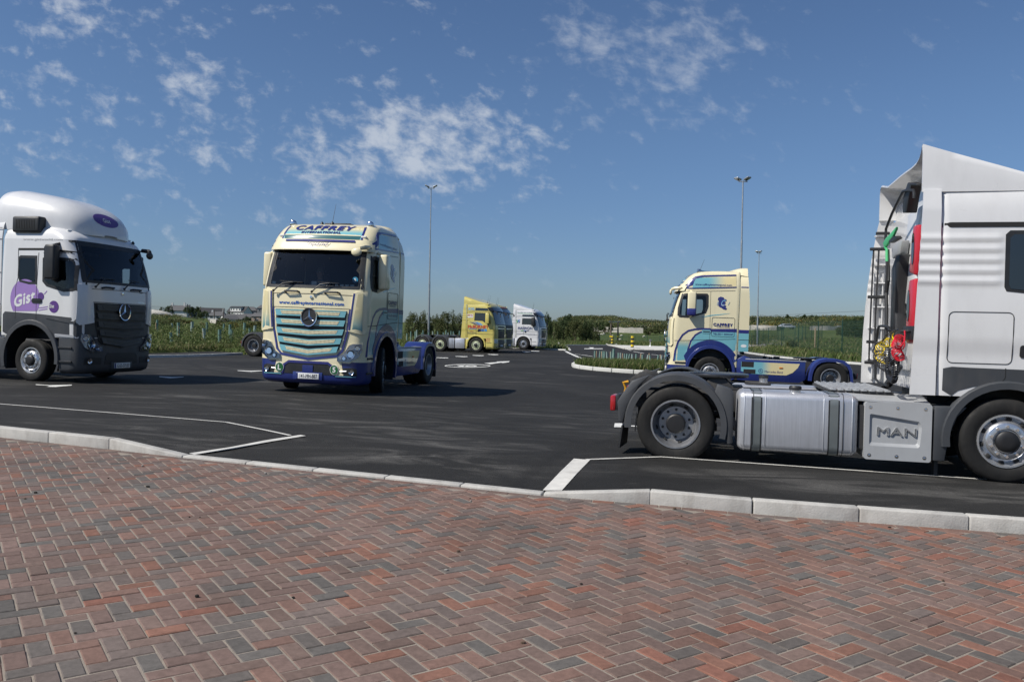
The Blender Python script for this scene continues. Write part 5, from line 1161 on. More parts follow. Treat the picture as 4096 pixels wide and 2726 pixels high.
def mirror_unit(T, x, y, z0, z1, s, mat, arm, low=None, name='door_mirror'):
    h = MB().box(x - .14, x + .13, min(y, y + s * .20), max(y, y + s * .20), z0, z1).build(name, mat, T, bevel=.045, seg=3)
    MB().box(x - .147, x - .139, min(y, y + s * .20) + .02, max(y, y + s * .20) - .02, z0 + .05, z1 - .05).build('mirror_glass', DARKG, h)
    b = MB(); b.tube([(x + .06, y - s * .28, z1 - .0), (x + .05, y - s * .1, z1 + .05), (x, y + s * .1, z1 - .02)], [.04, .035, .03], 8); b.tube([(x + .05, y - s * .26, z0 - .1), (x + .04, y - s * .1, z0 - .06), (x, y + s * .1, z0 + .02)], [.045, .04, .03], 8); b.build('mirror_arm', arm, h)
    if low: MB().box(x - .15, x + .135, min(y, y + s * .203) - .003, max(y, y + s * .203) + .003, z0 - .004, z0 + (z1 - z0) * .33).build('lower_cap', low, h, bevel=.045, seg=3)
    return h
def wiper(T, y0, z0, y1, z1, x, dirn=1):
    b = MB(); b.tube([(x + .03, y0, z0), (x + .045, y0 + (y1 - y0) * .45, z0 + (z1 - z0) * .8), (x - .01, y1, z1)], [.016, .011, .008], 6)
    b.tube([(x + .025, y0 + (y1 - y0) * .3, z1 + .01), (x - .02, y1 + (y1 - y0) * .35, z1 - .01)], .008, 5); b.ball((x + .03, y0, z0), .03, n=8); return b.build('wiper', BLKP, T)
def both(f):
    for pl, s in (('R', -1), ('L', 1)): f(pl, s)
def stext(sk, name, txt, x0, x1, z0, z1, pl, mat, T, off=.008, **kw):
    v, t = fit_text(txt, x0, x1, z0, z1, flip=1 if pl in 'RF' else -1, **kw); return sk.drape(name, v, t, pl, mat, T, off, skirt=False)
def antenna(T, x, y, z, h, lean=.0):
    b = MB(); b.lathe([(.045, 0), (.035, .035), (.012, .06), (0, .065)], 10, Matrix.Translation((x, y, z))); b.tube([(x, y, z + .05), (x - lean * h, y, z + h)], [.006, .003], 5); return b.build('antenna', BLKP, T)
def round_lamp(T, x, y, z, r, par):
    b = MB(); M = MF(x, y, z); b.lathe([(r, .02), (r * .85, -.02), (r * .4, -.05), (0, -.055)], 18, M); return b.build('reflector', CHROME, par)

# ------------------------------------------------------------------ the high cab with a curved brow (cream, blue and turquoise pair; white and grey one)
K_LOW = [(.22, 1.30, .74, 1.13, .30, .10), (.27, 1.385, .74, 1.19, .30, .10), (.42, 1.42, .74, 1.215, .30, .10), (.69, 1.42, .74, 1.225, .28, .10)]
K_CAB = [(.69, 1.42, -.84, 1.225, .28, .10), (.97, 1.40, -.84, 1.225, .26, .10), (1.3, 1.395, -.84, 1.235, .26, .10), (1.75, 1.39, -.84, 1.24, .25, .10), (2.12, 1.36, -.84, 1.24, .24, .11), (2.22, 1.335, -.84, 1.238, .24, .11), (2.6, 1.22, -.84, 1.23, .24, .12), (3.0, 1.07, -.84, 1.215, .26, .13)]
K_LOW_D = K_LOW[:-1] + [(.70, 1.42, .74, 1.225, .28, .10), (.97, 1.40, .74, 1.225, .26, .10)]; K_CAB_D = K_CAB[1:]
K_ROOF_H = [(3.0, 1.07, -.84, 1.215, .24, .13), (3.10, 1.06, -.84, 1.205, .26, .15), (3.2, 1.02, -.84, 1.185, .28, .17), (3.3, .92, -.84, 1.165, .29, .17), (3.39, .80, -.84, 1.135, .30, .15), (3.46, .64, -.84, 1.10, .30, .12), (3.51, .34, -.84, 1.03, .30, .08), (3.53, .0, -.84, .93, .28, .05)]
K_ROOF_L = [(3.0, 1.07, -.84, 1.215, .26, .13), (3.06, 1.05, -.84, 1.20, .30, .15), (3.14, .97, -.84, 1.17, .34, .17), (3.22, .82, -.84, 1.12, .38, .17), (3.28, .6, -.84, 1.04, .4, .14), (3.32, .3, -.84, .95, .38, .1), (3.34, .0, -.84, .85, .3, .05)]
ARCHP = [(x, z) for x, z in arc(0, .52, .745, -35, 215, 24)]
WSCR = [(-1.04, 2.16), (1.04, 2.16), (1.05, 2.22), (1.0, 2.93), (-1.0, 2.93), (-1.05, 2.22)]
def high_cab(T, c):
    KL, KC = (K_LOW, K_CAB) if not c.get('dark') else (K_LOW_D, K_CAB_D)
    fr = c['fr']; win = c['win']; cuts = [('S', ARCHP), ('S', win), ('F', WSCR)] + ([('S', c['win2'])] if c.get('win2') else [])
    low, s0 = hull('bumper', KL, c['low'], T, bot=True, cuts=[('S', ARCHP)]); cab, s1 = hull('cab_body', KC, c['body'], T, cuts=cuts, dz=.04, nside=34); roof, s2 = hull('roof', c['roofk'], c['body'], T, dz=.03, top=True)
    sk = skin_join(low, cab, roof); sk.b = join_bvh([s0, s1, s2], [KL, KC, c['roofk']])
    # glass, black surrounds and interior
    def scale_poly(p, k, kz=None):
        cx_, cz_ = sum(q[0] for q in p) / len(p), sum(q[1] for q in p) / len(p); return [(cx_ + (x - cx_) * k, cz_ + (z - cz_) * (kz or k)) for x, z in p]
    sk.patch('windscreen_surround', [scale_poly(WSCR, 1.07, 1.13), scale_poly(WSCR, .965, .93)], 'F', BLKP, T, off=.006, step=.1)
    sk.patch('windscreen', scale_poly(WSCR, 1.0, 1.0), 'F', SGLASS, T, off=.003, step=.1, skirt=False)
    wins = [win] + ([c['win2']] if c.get('win2') else [])
    both(lambda pl, s: [(sk.patch('window_seal', [scale_poly(w_, 1.09, 1.12), scale_poly(w_, .93, .92)], pl, BLKP, T, off=.006, step=.1), sk.patch('side_window', scale_poly(w_, 1.0), pl, SGLASS, T, off=.002, step=.15, skirt=False)) for w_ in wins])
    def liner(pl, s):
        sk.patch('door_lining', [[(-.80, 1.3), (.98, 1.3), (.95, 2.94), (-.80, 2.94)]] + wins[:1], pl, INTR, T, off=-.035, step=.2, skirt=False)
    both(liner)
    b = MB(); b.box(-.82, -.78, -1.17, 1.17, 1.3, 2.98); b.box(-.8, .98, -1.16, 1.16, 2.955, 2.985); b.box(-.8, 1.2, -1.16, 1.16, 1.28, 1.32); b.build('cab_interior', INTR, T)
    d = MB(); d.prism([(.72, 1.35), (1.24, 1.35), (1.24, 2.08), (1.1, 2.13), (.85, 2.08), (.72, 1.9)], 'y', -1.12, 1.12); dd = d.build('dashboard', pm('dash_grey', (.085, .09, .09), .8), T, bevel=.03)
    for y in (-.55, .6):
        q = MB(); q.box(-.25, .25, y - .25, y + .25, 1.75, 1.88); q.box(-.33, -.18, y - .24, y + .24, 1.85, 2.5); q.box(-.32, -.2, y - .13, y + .13, 2.52, 2.72); q.box(-.2, .2, y - .18, y + .18, 1.32, 1.75); q.build('seat', INTR, T, bevel=.05)
    b = MB(); Mw = Matrix.Translation((.58, -.55, 2.08)) @ Matrix.Rotation(rad(-38), 4, 'Y'); b.tube([Mw @ Vector((.22 * math.cos(a), .22 * math.sin(a), 0)) for a in [2 * math.pi * i / 20 for i in range(20)]], .016, 6, closed=True)
    for a in (0, 2.1, 4.2): b.tube([Mw @ Vector((0, 0, -.02)), Mw @ Vector((.22 * math.cos(a), .22 * math.sin(a), 0))], .014, 5)
    b.tube([Mw @ Vector((0, 0, 0)), (.82, -.55, 1.8)], .03, 6); b.build('steering_wheel', BLKP, T)
    # wheel arches
    for s in (-1, 1):
        MB().add([(x, s * 1.19, z) for x, z in arc(0, .52, .75, -20, 200, 16)] + [(x, s * .70, z) for x, z in arc(0, .52, .75, -20, 200, 16)], [(i, i + 1, i + 18, i + 17) for i in range(16)]).build('wheel_well', BLKP, T)
        arch(T, 'arch_lip', c['archm'], [(x, z) for x, z in arc(0, .52, .80, -8, 196, 24)], s * 1.262, s * 1.16, drop=.105)
    MB().box(-.8, .74, -.7, .7, .9, 1.28).build('engine_bay', BLKP, T)
    # front: grille frame, slats, badge
    gf = [(-.86, 1.715), (.86, 1.715), (.82, 1.30), (.72, .92), (.62, .84), (0, .765), (-.62, .84), (-.72, .92), (-.82, 1.30)]
    sk.patch('grille_frame', gf, 'F', c['gframe'], T, off=.012, step=.12)
    gi = [(-.82, 1.69), (.82, 1.69), (.785, 1.30), (.68, .93), (.6, .875), (0, .80), (-.6, .875), (-.68, .93), (-.785, 1.30)]
    gr_ = sk.patch('grille', gi, 'F', BLKP, T, off=.016, step=.12)
    for k, (zt, V, w) in enumerate(((1.68, .0, .815), (1.505, .012, .80), (1.33, .035, .775), (1.155, .055, .735), (.985, .075, .67))):
        h = .118; f = lambda yy, z: (yy, z - V * (1 - abs(yy) / w) - 0)
        out = [(-w, zt), (-w * .5, zt - V * .5), (0, zt - V), (w * .5, zt - V * .5), (w, zt), (w - .035, zt - h), (w * .5, zt - h - V * .5), (0, zt - h - V), (-w * .5, zt - h - V * .5), (-w + .035, zt - h)]
        sk.patch('grille_slat', out, 'F', c['slat'], gr_, off=.052, step=.15)
        wi = w - .13; a = .018; ins = [(-wi, zt - a - V * .15), (-wi * .5, zt - a - V * .55), (0, zt - a - V), (wi * .5, zt - a - V * .55), (wi, zt - a - V * .15), (wi - .04, zt - h + .03 - V * .15), (wi * .5, zt - h + .03 - V * .55), (0, zt - h + .03 - V), (-wi * .5, zt - h + .03 - V * .55), (-wi + .04, zt - h + .03 - V * .15)]
        sk.patch('slat_mesh', ins, 'F', c['perf'], gr_, off=.056, step=.15)
    if c.get('vline'): sk.patch('grille_outline', band([(-.89, 1.72), (-.85, 1.3), (-.75, .9), (-.64, .80), (0, .72), (.64, .80), (.75, .9), (.85, 1.3), (.89, 1.72)], .045), 'F', c['vline'], T, off=.018, step=.1)
    star(T, 'badge', MF(1.455, 0, 1.545), .19, disc=BLKP)
    if c.get('vline'):
        sk.patch('centre_panel', [(-.72, .80), (-.80, .42), (-.62, .42), (-.57, .60), (-.46, .665), (.46, .665), (.57, .60), (.62, .42), (.80, .42), (.72, .80)], 'F', c['body'], T, off=.007, step=.12)
        sk.patch('intake_arch', band([(-.60, .42), (-.56, .59), (-.45, .655), (.45, .655), (.56, .59), (.60, .42)], .05), 'F', c['vline'], T, off=.016, step=.12)
    # hood seams, handles, wipers
    sk.patch('bonnet_seam', band([(-.95, 2.0), (0, 2.01), (.95, 2.0)], .012), 'F', SEAM, T, off=.004, step=.2)
    sk.patch('bonnet_seam', [q for q in band([(-.89, 1.73), (.89, 1.73)], .012)], 'F', SEAM, T, off=.004, step=.2)
    for y in (-.46, .46):
        MB().tube([(1.345, y - .17, 2.035), (1.425, y - .14, 2.05), (1.43, y, 2.052), (1.425, y + .14, 2.05), (1.345, y + .17, 2.035)], .020, 8).build('grab_handle', BLKP, T)
    wiper(T, -.88, 2.05, -.40, 2.24, 1.37); wiper(T, .02, 2.05, .45, 2.24, 1.39)
    b = MB(); b.lathe([(.033, 0), (.033, .012), (0, .016)], 16, MF(1.39, 0, 1.94)); b.build('round_emblem', CHROME, T)
    # corner air deflectors, head lamps, fog lamps
    for s in (-1, 1):
        m_ = lambda pl_: [(y * s, z) for y, z in pl_]
        cd = [(.93, 2.03), (1.02, 2.07), (1.19, 2.08), (1.20, 1.30), (1.16, 1.24), (.86, 1.30), (.88, 1.45)]
        sk.patch('corner_deflector', m_(cd), 'F', c['body'], T, off=.035, step=.1)
        if c.get('vline'): sk.patch('deflector_stripe', m_(band([(.955, 2.04), (.93, 1.75), (.885, 1.32)], .035)), 'F', c['vline'], T, off=.040, step=.1); sk.patch('deflector_inlay', m_([(1.03, 2.03), (1.12, 2.05), (1.13, 1.30), (.95, 1.34)]), 'F', grad('inlay_%s' % c['name'], (.11, .30, .34), (.60, .53, .30), 2, 1.33, 1.88), T, off=.039, step=.1)
        hl = [(.66, .70), (.66, .79), (.80, .86), (.90, 1.02), (.98, 1.05), (1.13, 1.06), (1.14, .93), (1.08, .78), (.92, .69)]
        sk.patch('headlamp_recess', m_([(y + (y - .9) * .12, z + (z - .87) * .14) for y, z in hl]), 'F', c['hlrim'], T, off=.008, step=.1)
        hh = sk.patch('headlamp', m_(hl), 'F', pm('lamp_inner', (.30, .31, .33), .25, metal=.7, var=.5, vscale=14), T, off=.012, step=.08)
        for (y, z, r) in ((.94, .84, .085), (1.06, .97, .055), (.80, .76, .045)):
            h_, n_ = sk.hit('F', y * s, z); q = Matrix.Translation(h_ + n_ * .035) @ n_.to_track_quat('Z', 'Y').to_matrix().to_4x4(); MB().lathe([(r, 0), (r * 1.05, .012), (r * .8, .005), (r * .45, -.02), (0, -.022)], 18, q).build('reflector', CHROME, hh)
        sk.patch('lamp_cover', m_(hl), 'F', LENS, hh, off=.05, step=.1, depth=-.01)
        fg = [(.64, .42), (.64, .56), (.98, .585), (1.07, .56), (1.08, .42)]
        fo_ = sk.patch('fog_lamp_recess', m_(fg), 'F', BLKP, T, off=.006, step=.1)
        h_, n_ = sk.hit('F', .97 * s, .50); q = Matrix.Translation(h_ + n_ * .02) @ n_.to_track_quat('Z', 'Y').to_matrix().to_4x4(); MB().lathe([(.055, .0), (.058, .014), (.045, .004), (0, -.01)], 16, q).build('fog_lamp', CHROME, fo_)
        if c.get('drl'): sk.patch('daytime_lamp', m_([(.72, .500), (.86, .508), (.86, .520), (.72, .512)]), 'F', pm('drl', (.9, .9, .9), .3, emit=(1, 1, 1, 2.0)), fo_, off=.02, step=.05)
        if c.get('fline'): sk.patch('bumper_line', m_([(.62, .395), (1.06, .395), (1.06, .41), (.62, .41)]), 'F', c['fline'], T, off=.014, step=.1)
    # lower grille, number plate
    sk.patch('lower_intake', [(-.55, .42), (-.52, .60), (-.44, .66), (.44, .66), (.52, .60), (.55, .42)], 'F', BLKP, T, off=.006, step=.12)
    if c.get('hook'): sk.patch('intake_bar', [(-.12, .42), (-.12, .60), (.12, .60), (.12, .42)], 'F', c['low'], T, off=.02, step=.12)
    pl_ = MB().box(1.435, 1.448, -.265, .265, .325, .44).build('number_plate', PLATE, T, bevel=.004); flat_text('plate_text', c['plate'], MF(1.450, .03, .383), .40, .075, BLKP, pl_, bold=.012)
    MB().box(1.449, 1.4505, -.262, -.215, .328, .437).build('plate_band', BLUE, pl_)
    MB().box(1.36, 1.436, -.34, .34, .305, .46).build('plate_bracket', c['low'], T, bevel=.01)
    # visor over the windscreen
    if c.get('visor'):
        rows = []
        for i in range(31):
            y = -1.17 + 2.34 * i / 30; a, n0 = sk.hit('F', y, 3.13); b_, n1 = sk.hit('F', y, 2.98); e = 1 - abs(y / 1.17) ** 6 * .6; n0.z = 0; n1.z = 0
            rows.append([a + n0 * .012, a + n0 * .04 * e + Vector((0, 0, -.03)), b_ + n1 * .16 * e + Vector((0, 0, -.055)), b_ + n1 * .165 * e + Vector((0, 0, -.085)), b_ + n1 * .13 * e + Vector((0, 0, -.085)), a + n0 * .0])
        v = MB().grid(rows, closed=True).build('sun_visor', c['body'], T, smooth=40)
        for y in (-.95, -.9, -.32, .32, .95): MB().ball((0, 0, 0), .016, n=8).build('visor_screw', BLKP, v).location = (sk.hit('F', y, 2.98)[0] + Vector((.155 * (1 - abs(y / 1.17) ** 6 * .6), 0, -.035)))
    for s in (-1, 1):
        q = sk.hit('F', .96 * s, 3.2)[0]; MB().box(q.x - .02, q.x + .03, q.y - .06, q.y + .06, q.z - .02, q.z + .02).build('marker_lamp', PLATE, T, bevel=.012)
    # kerb-view mirror on the passenger side
    q = MB(); q.tube([(1.0, 1.12, 2.99), (1.22, 1.10, 2.97), (1.31, 1.02, 2.94)], [.045, .05, .04], 8); q.ball((1.34, .97, 2.86), .045, .12, .085, 12); q.build('kerb_mirror', c['mir'], T)
    for s in (-1, 1): mirror_unit(T, .66, s * 1.27, 2.16, 2.87, s, c['mir'], c['mir2'], c.get('mirlow'))
    # side seams
    def seams(pl, s):
        for pts, w in c['seams']: sk.patch('panel_seam', band(pts, w), pl, SEAM, T, off=.005, step=.1)
        sk.patch('door_handle', rpoly(.02, .30, 1.66, 1.76, .045), pl, c['handle'], T, off=.014, step=.1); sk.patch('handle_grip', rpoly(.05, .27, 1.70, 1.725, .01), pl, BLKP, T, off=.022, step=.1)
    both(seams)
    # steps behind the bumper
    for s in (-1, 1):
        for z in (.45, .74): MB().box(.76, 1.12, s * 1.195, s * 1.243, z, z + .045).build('entry_step', BLKP if not c.get('steps') else c['steps'], T, bevel=.008)
    return sk
def join_bvh(sks, keys):
    vs, fs = [], []
    for ks in keys:
        rows = [section(k, 26) for k in interp_keys(ks, .04)]; w = len(rows[0]); n = len(vs); vs += [Vector(p) for r in rows for p in r]
        for i in range(len(rows) - 1):
            for j in range(w): fs.append((n + i * w + j, n + i * w + (j + 1) % w, n + (i + 1) * w + (j + 1) % w, n + (i + 1) * w + j))
        if ks is keys[-1]: fs.append(tuple(range(n + (len(rows) - 1) * w, n + len(rows) * w)))
    return BVHTree.FromPolygons(vs, fs)
def side_panel_rows(s, zs, xf, xr, yf, t=.03, disp=None):
    rows = []
    for z in zs:
        r = []
        for i in range(9):
            x = xf(z) + (xr(z) - xf(z)) * i / 8; y = yf(z, x)
            if disp: y += disp(x, z)
            r.append((x, s * y, z))
        rows.append(r)
    return rows
# ================================================================== THE LORRIES
def CV(sc, ox, oy): return lambda a, b: (a / sc + ox, b / sc + oy)
z1 = CV(1.743, 0, 700); z2 = CV(2.09, 1020, 850); z3 = CV(2.613, 2600, 1000); z4 = CV(2.09, 3300, 500); y1 = CV(2.613, 2400, 1400); y2 = CV(1.96, 3200, 1200); y3 = CV(3.366, 1600, 1100); zr = CV(2.178, 1400, 880)
def fairings(T, mat, xr_bot, xr_top, z0, z1_, lean=.30, xf=-.85):
    out_ = []
    for s in (-1, 1):
        zs = [z0 + (z1_ - z0) * i / 26 for i in range(27)]
        yf = lambda z, x: 1.232 - max(0, z - 3.0) * lean - max(0, z - 3.25) * .35 - .0
        rows = side_panel_rows(s, zs, lambda z: xf, lambda z: xr_bot + (xr_top - xr_bot) * sm((z - 2.4) / 1.2), yf)
        out_.append(MB().grid(rows).build('side_fairing', mat, T, solid=.03))
    return out_
def sqz(p):
    x, z = p
    if z > 2.98 and x > .50: x = .50 + (x - .50) * .42
    return (x, z)
def roofclip(p):
    x, z = p
    if z > 2.95:
        lim = 1.0
        for a, b in zip(K_ROOF_H, K_ROOF_H[1:]):
            if z <= b[0]: lim = a[1] + (b[1] - a[1]) * (z - a[0]) / (b[0] - a[0]); break
        else: lim = .1
        x = min(x, lim - .34)
    return (x, z)
def caffrey(T, plate, drl, steer, extra):
    fr = Frame(T); sd0 = frC.side(-1.24, z3); sd = lambda a, b: sqz(sd0(a, b))
    S = lambda l: [sd(*p) for p in l]
    win = S([(345, 466), (588, 468), (600, 484), (598, 590), (574, 652), (400, 694), (318, 688), (300, 668), (305, 600)])
    dz = .0
    c = dict(name='cream', fr=fr, win=win, low=BLUE, body=CREAM, roofk=K_ROOF_H, archm=BLUE, gframe=CREAM, slat=CYAN, perf=PERFC, vline=NAVY, hlrim=CREAM, drl=drl, fline=CYAN, hook=True, plate=plate, visor=True, mir=CREAM, mir2=CREAM, mirlow=(None if drl else NAVY), handle=CYAN,
             seams=[(S([(312, 445), (262, 560), (235, 720), (228, 940)]), .008), (S([(636, 430), (628, 700), (622, 1055)]), .008), (S([(228, 944), (420, 942), (630, 935), (893, 930)]), .013), (S([(312, 445), (340, 430), (636, 428), (893, 424)]), .009)])
    sk = high_cab(T, c)
    cyc = grad('roof_side_fade', (.155, .40, .46), (.66, .57, .31), 0, *sorted([sd(800, 300)[0], sd(600, 300)[0]])) if 'roof_side_fade' in MATS else None
    xa, xb_ = sd(820, 300)[0], sd(600, 300)[0]
    fade1 = grad('roof_side_fade', (.66, .57, .31), (.155, .40, .46), 0, min(xa, xb_), max(xa, xb_))
    fade2 = grad('lower_side_fade', (.155, .40, .46), (.62, .55, .32), 2, 1.28, 1.61)
    fade3 = grad('brow_fade', (.155, .42, .48), (.66, .57, .31), 2, 3.52, 3.68)
    def livery(pl, s):
        sk.patch('livery_band', S([(372, 392), (395, 332), (430, 302), (520, 288), (904, 275), (904, 384)]), pl, fade1, T, off=.009)
        sk.patch('livery_stripe', band(S([(338, 398), (356, 346), (392, 306), (445, 283), (560, 270), (720, 265), (904, 261)]), [.10, .10, .085, .06, .045, .04, .04]), pl, NAVY, T, off=.013)
        sk.patch('livery_stripe', band(S([(330, 400), (904, 387)]), .03), pl, NAVY, T, off=.012)
        stext(sk, 'web_address', 'www.caffreyinternational.com', *[q for q in (sd(873, 0)[0], sd(455, 0)[0])][::1 if sd(873, 0)[0] < sd(455, 0)[0] else -1], sd(600, 374)[1], sd(600, 350)[1], pl, NAVY, T, bold=.02, off=.014)
        sk.patch('livery_panel', [q for q in S([(420, 1010), (445, 935), (490, 880), (545, 852), (635, 848), (906, 850), (906, 1062), (845, 1062), (800, 1020), (700, 975), (600, 962), (500, 985), (440, 1030)])], pl, CYAN, T, off=.003)
        sk.patch('livery_panel', S([(262, 1060), (275, 1000), (300, 945), (350, 945), (410, 945), (392, 1020), (378, 1100), (378, 1145), (262, 1155)]), pl, fade2, T, off=.003)
        sk.patch('livery_stripe', band(S([(248, 1158), (264, 1050), (292, 960), (340, 885), (400, 842), (470, 826), (560, 822), (635, 824)]), .055), pl, NAVY, T, off=.006)
        sk.patch('livery_stripe', band(S([(380, 1148), (396, 1040), (425, 950), (475, 885), (525, 856), (585, 844), (640, 842)]), .05), pl, NAVY, T, off=.0065)
        sk.patch('livery_stripe', S([(560, 822), (906, 822), (906, 858), (600, 852), (560, 846)]), pl, NAVY, T, off=.006)
        ring = arc(0, .52, .95, 28, 158, 18) + arc(0, .52, .77, 158, 15, 18); sk.patch('arch_panel', [(x, z) for x, z in ring], pl, BLUE, T, off=.012)
        hp = S([(648, 714), (882, 708), (880, 905), (644, 900)]); x0, x1_ = min(p[0] for p in hp), max(p[0] for p in hp); z0, z1_ = min(p[1] for p in hp), max(p[1] for p in hp)
        sk.patch('locker_door', [rpoly(x0, x1_, z0, z1_, .05), rpoly(x0 + .008, x1_ - .008, z0 + .008, z1_ - .008, .044)], pl, SEAM, T, off=.008)
        xs = sorted((sd(865, 780)[0], sd(660, 780)[0])); stext(sk, 'company_name', 'CAFFREY', xs[0], xs[1], sd(760, 795)[1], sd(760, 763)[1], pl, NAVY, T, off=.010, bold=.075)
        xs = sorted((sd(832, 800)[0], sd(697, 800)[0])); stext(sk, 'company_name', 'INTERNATIONAL', xs[0], xs[1], sd(760, 808)[1], sd(760, 798)[1], pl, NAVY, T, off=.010, bold=.03)
        xs = sorted((sd(870, 800)[0], sd(662, 800)[0])); stext(sk, 'telephone_number', 'TEL:353 1 8354167', xs[0], xs[1], sd(760, 885)[1], sd(760, 867)[1], pl, NAVY, T, off=.010, bold=.015)
        isl_ = [(775, 490), (790, 487), (812, 498), (818, 520), (806, 535), (812, 560), (806, 585), (790, 598), (770, 604), (750, 618), (722, 622), (712, 608), (730, 596), (722, 580), (742, 570), (730, 552), (742, 540), (724, 530), (728, 512), (752, 508), (756, 494)]
        pi = [sd(a, b) for a, b in isl_]
        if (pl == 'R') != True: cxx = sum(p[0] for p in pi) / len(pi); pi = [(2 * cxx - x, z) for x, z in pi]
        sk.patch('map_emblem', pi, pl, NAVY, T, off=.006)
        cx_, cz_ = sd(768, 552); stext(sk, 'emblem_letter', 'C', cx_ - .07, cx_ + .07, cz_ - .09, cz_ + .09, pl, grad('letter_fade', (.6, .6, .62), (.2, .4, .6), 2, 2.6, 2.8), T, off=.011, shear=.35, bold=.02)
        for xa_, l in ((708, 'B'), (824, 'I')): cx_, cz_ = sd(xa_ if pl == 'L' else (768 * 2 - xa_), 556); stext(sk, 'emblem_letter', l, cx_ - .035, cx_ + .035, cz_ - .05, cz_ + .05, pl, pm('pale_blue_film', (.35, .42, .5), .4), T, off=.011, shear=.35)
        sk.patch('door_streak', band(S([(540, 700), (640, 682), (760, 670), (840, 660)]), [.02, .03, .02, .004]), pl, CYAN, T, off=.004)
    both(livery)
    # brow lettering
    fp = [(-.93, 3.14), (-.92, 3.42), (-.86, 3.50), (.86, 3.50), (.92, 3.42), (.93, 3.14)]
    sk.patch('brow_panel', fp, 'F', fade3, T, off=.003, step=.08); sk.patch('brow_glass', [(-.88, 3.135), (-.90, 3.21), (.90, 3.21), (.88, 3.135)], 'F', pm('teal_film', (.04, .13, .14), .15, coat=.6), T, off=.006, step=.08)
    for s in (-1, 1): sk.patch('livery_stripe', [(s * a, b_) for a, b_ in band([(.93, 3.13), (.92, 3.26), (.91, 3.36), (.89, 3.42)], .045)], 'F', NAVY, T, off=.007, step=.08)
    stext(sk, 'company_name', 'CAFFREY', -.70, .70, 3.315, 3.43, 'F', NAVY, T, off=.010, bold=.08, shear=.12); stext(sk, 'company_name', 'INTERNATIONAL', -.50, .43, 3.245, 3.295, 'F', NAVY, T, off=.010, bold=.06, shear=.12)
    stext(sk, 'web_address', 'www.caffreyinternational.com', -.76, .74, 1.77, 1.86, 'F', pm('bright_blue_film', (.02, .09, .36), .4), T, off=.006, bold=.05)
    v, t = fit_text('Ireland', -.27, .27, 2.975, 3.05, shear=.5, bold=.0); mvis = MB()
    
    out = []
    for p in v:
        e = 1 - abs(p[0] / 1.17) ** 6 * .6; a, n0 = sk.hit('F', p[0], 3.13); b_, n1 = sk.hit('F', p[0], 2.98); n0.z = 0; n1.z = 0
        A = a + n0 * .04 * e + Vector((0, 0, -.03)); B_ = b_ + n1 * .16 * e + Vector((0, 0, -.055)); k = (3.09 - p[1]) / (3.09 - 2.93); out.append(A.lerp(B_, k) + Vector((.032, 0, .012)))
    mvis.add(out, t); mvis.build('visor_lettering', NAVY, T, smooth=0)
    b = []
    rows = []
    for i in range(25):
        y = -.80 + 1.6 * i / 24; a, n0 = sk.hit('F', y, 3.13); n0.z = 0; rows.append([a + n0 * .045 + Vector((0, 0, -.012)), a + n0 * .085 + Vector((0, 0, -.055))])
    MB().grid(rows).build('visor_stripe', NAVY, T)
    # badges and discs
    for y, ch in ((-.66, 'L'), (.60, '5')):
        M = MF(1.405, y, .53); d = MB().lathe([(.098, 0), (.098, .016), (0, .016)], 28, M).build('round_sticker', pm('white_film', (.65, .65, .62), .4), T); MB().lathe([(.088, .017), (.088, .020), (0, .020)], 28, M).build('green_disc', pm('green_film', (.015, .11, .035), .35), d)
        flat_text('disc_letter', ch, MF(1.427, y, .53), .075, .11, PLATE, d, bold=.05)
    # horns and aerials on the roof
    for s in (-1, 1):
        b = MB(); M = Matrix.Translation((.48, s * .93, 3.50)) @ Matrix.Rotation(rad(90), 4, 'Y'); b.lathe([(.085, 0.0), (.072, -.05), (.035, -.12), (.02, -.22), (.02, -.6)], 16, M); b.ball((.50, s * .93, 3.50), .035, .078, .078, 14); b.tube([(-.1, s * .93, 3.50), (-.1, s * .85, 3.4)], .02, 6); b.tube([(.3, s * .93, 3.5), (.3, s * .9, 3.36)], .015, 6); b.build('air_horn', CHROME, T)
    antenna(T, .42, 0.0, 3.50, .45, .35); antenna(T, .2, -.35, 3.52, .08)
    # skylight, roof spoiler, side fairings
    MB().box(-.35, .15, -.32, .32, 3.53, 3.565).build('roof_hatch', BLKP, T, bevel=.02)
    sf = skin_join(*fairings(T, CREAM, -1.16, -1.08, 1.16, 3.50))
    for zq, wq in ((sd0(900, 261)[1], .04), (sd0(900, 386)[1], .03)): both(lambda pl, s: sf.patch('fairing_stripe', [(-1.10, zq - wq / 2), (-.87, zq - wq / 2), (-.87, zq + wq / 2), (-1.10, zq + wq / 2)], pl, NAVY, T, off=.006))
    rows = []
    for i in range(13):
        x = -.30 - .78 * i / 12; k = i / 12; zt = 3.535 + .135 * sm(k * 1.15); hw = .78 + .32 * sm(k * 1.3); r = []
        for j in range(21):
            v_ = -1 + 2 * j / 20; r.append((x, v_ * hw, (3.50 if i else 3.525) + (zt - 3.50) * (1 - abs(v_) ** 5) - .13 * max(0, abs(v_) - .82) / .18 * k))
        rows.append(r)
    MB().grid(rows).build('roof_spoiler', CREAM, T, solid=.02)
    for s in (-1, 1):
        for (a, b_, m_) in ((sd(0, 858)[1], sd(0, 822)[1], NAVY),): MB().box(-1.163, -.852, s * 1.232, s * 1.238, 1.70, 1.80).build('fairing_stripe', m_, T)
        MB().box(-1.163, -.852, s * 1.2325, s * 1.2365, 1.165, 1.695).build('fairing_panel', CYAN, T); MB().box(-1.165, -.85, s * 1.236, s * 1.2405, 1.50, 1.513).build('panel_seam', SEAM, T)
        MB().lathe([(.09, 0), (.09, .003), (0, .003)], 20, Matrix.Translation((-1.02, s * 1.2375, 1.33)) @ Matrix.Rotation(rad(-90 * s), 4, 'X') @ Matrix.Scale(.5, 4, (0, 1, 0))).build('oval_sticker', PLATE, T)
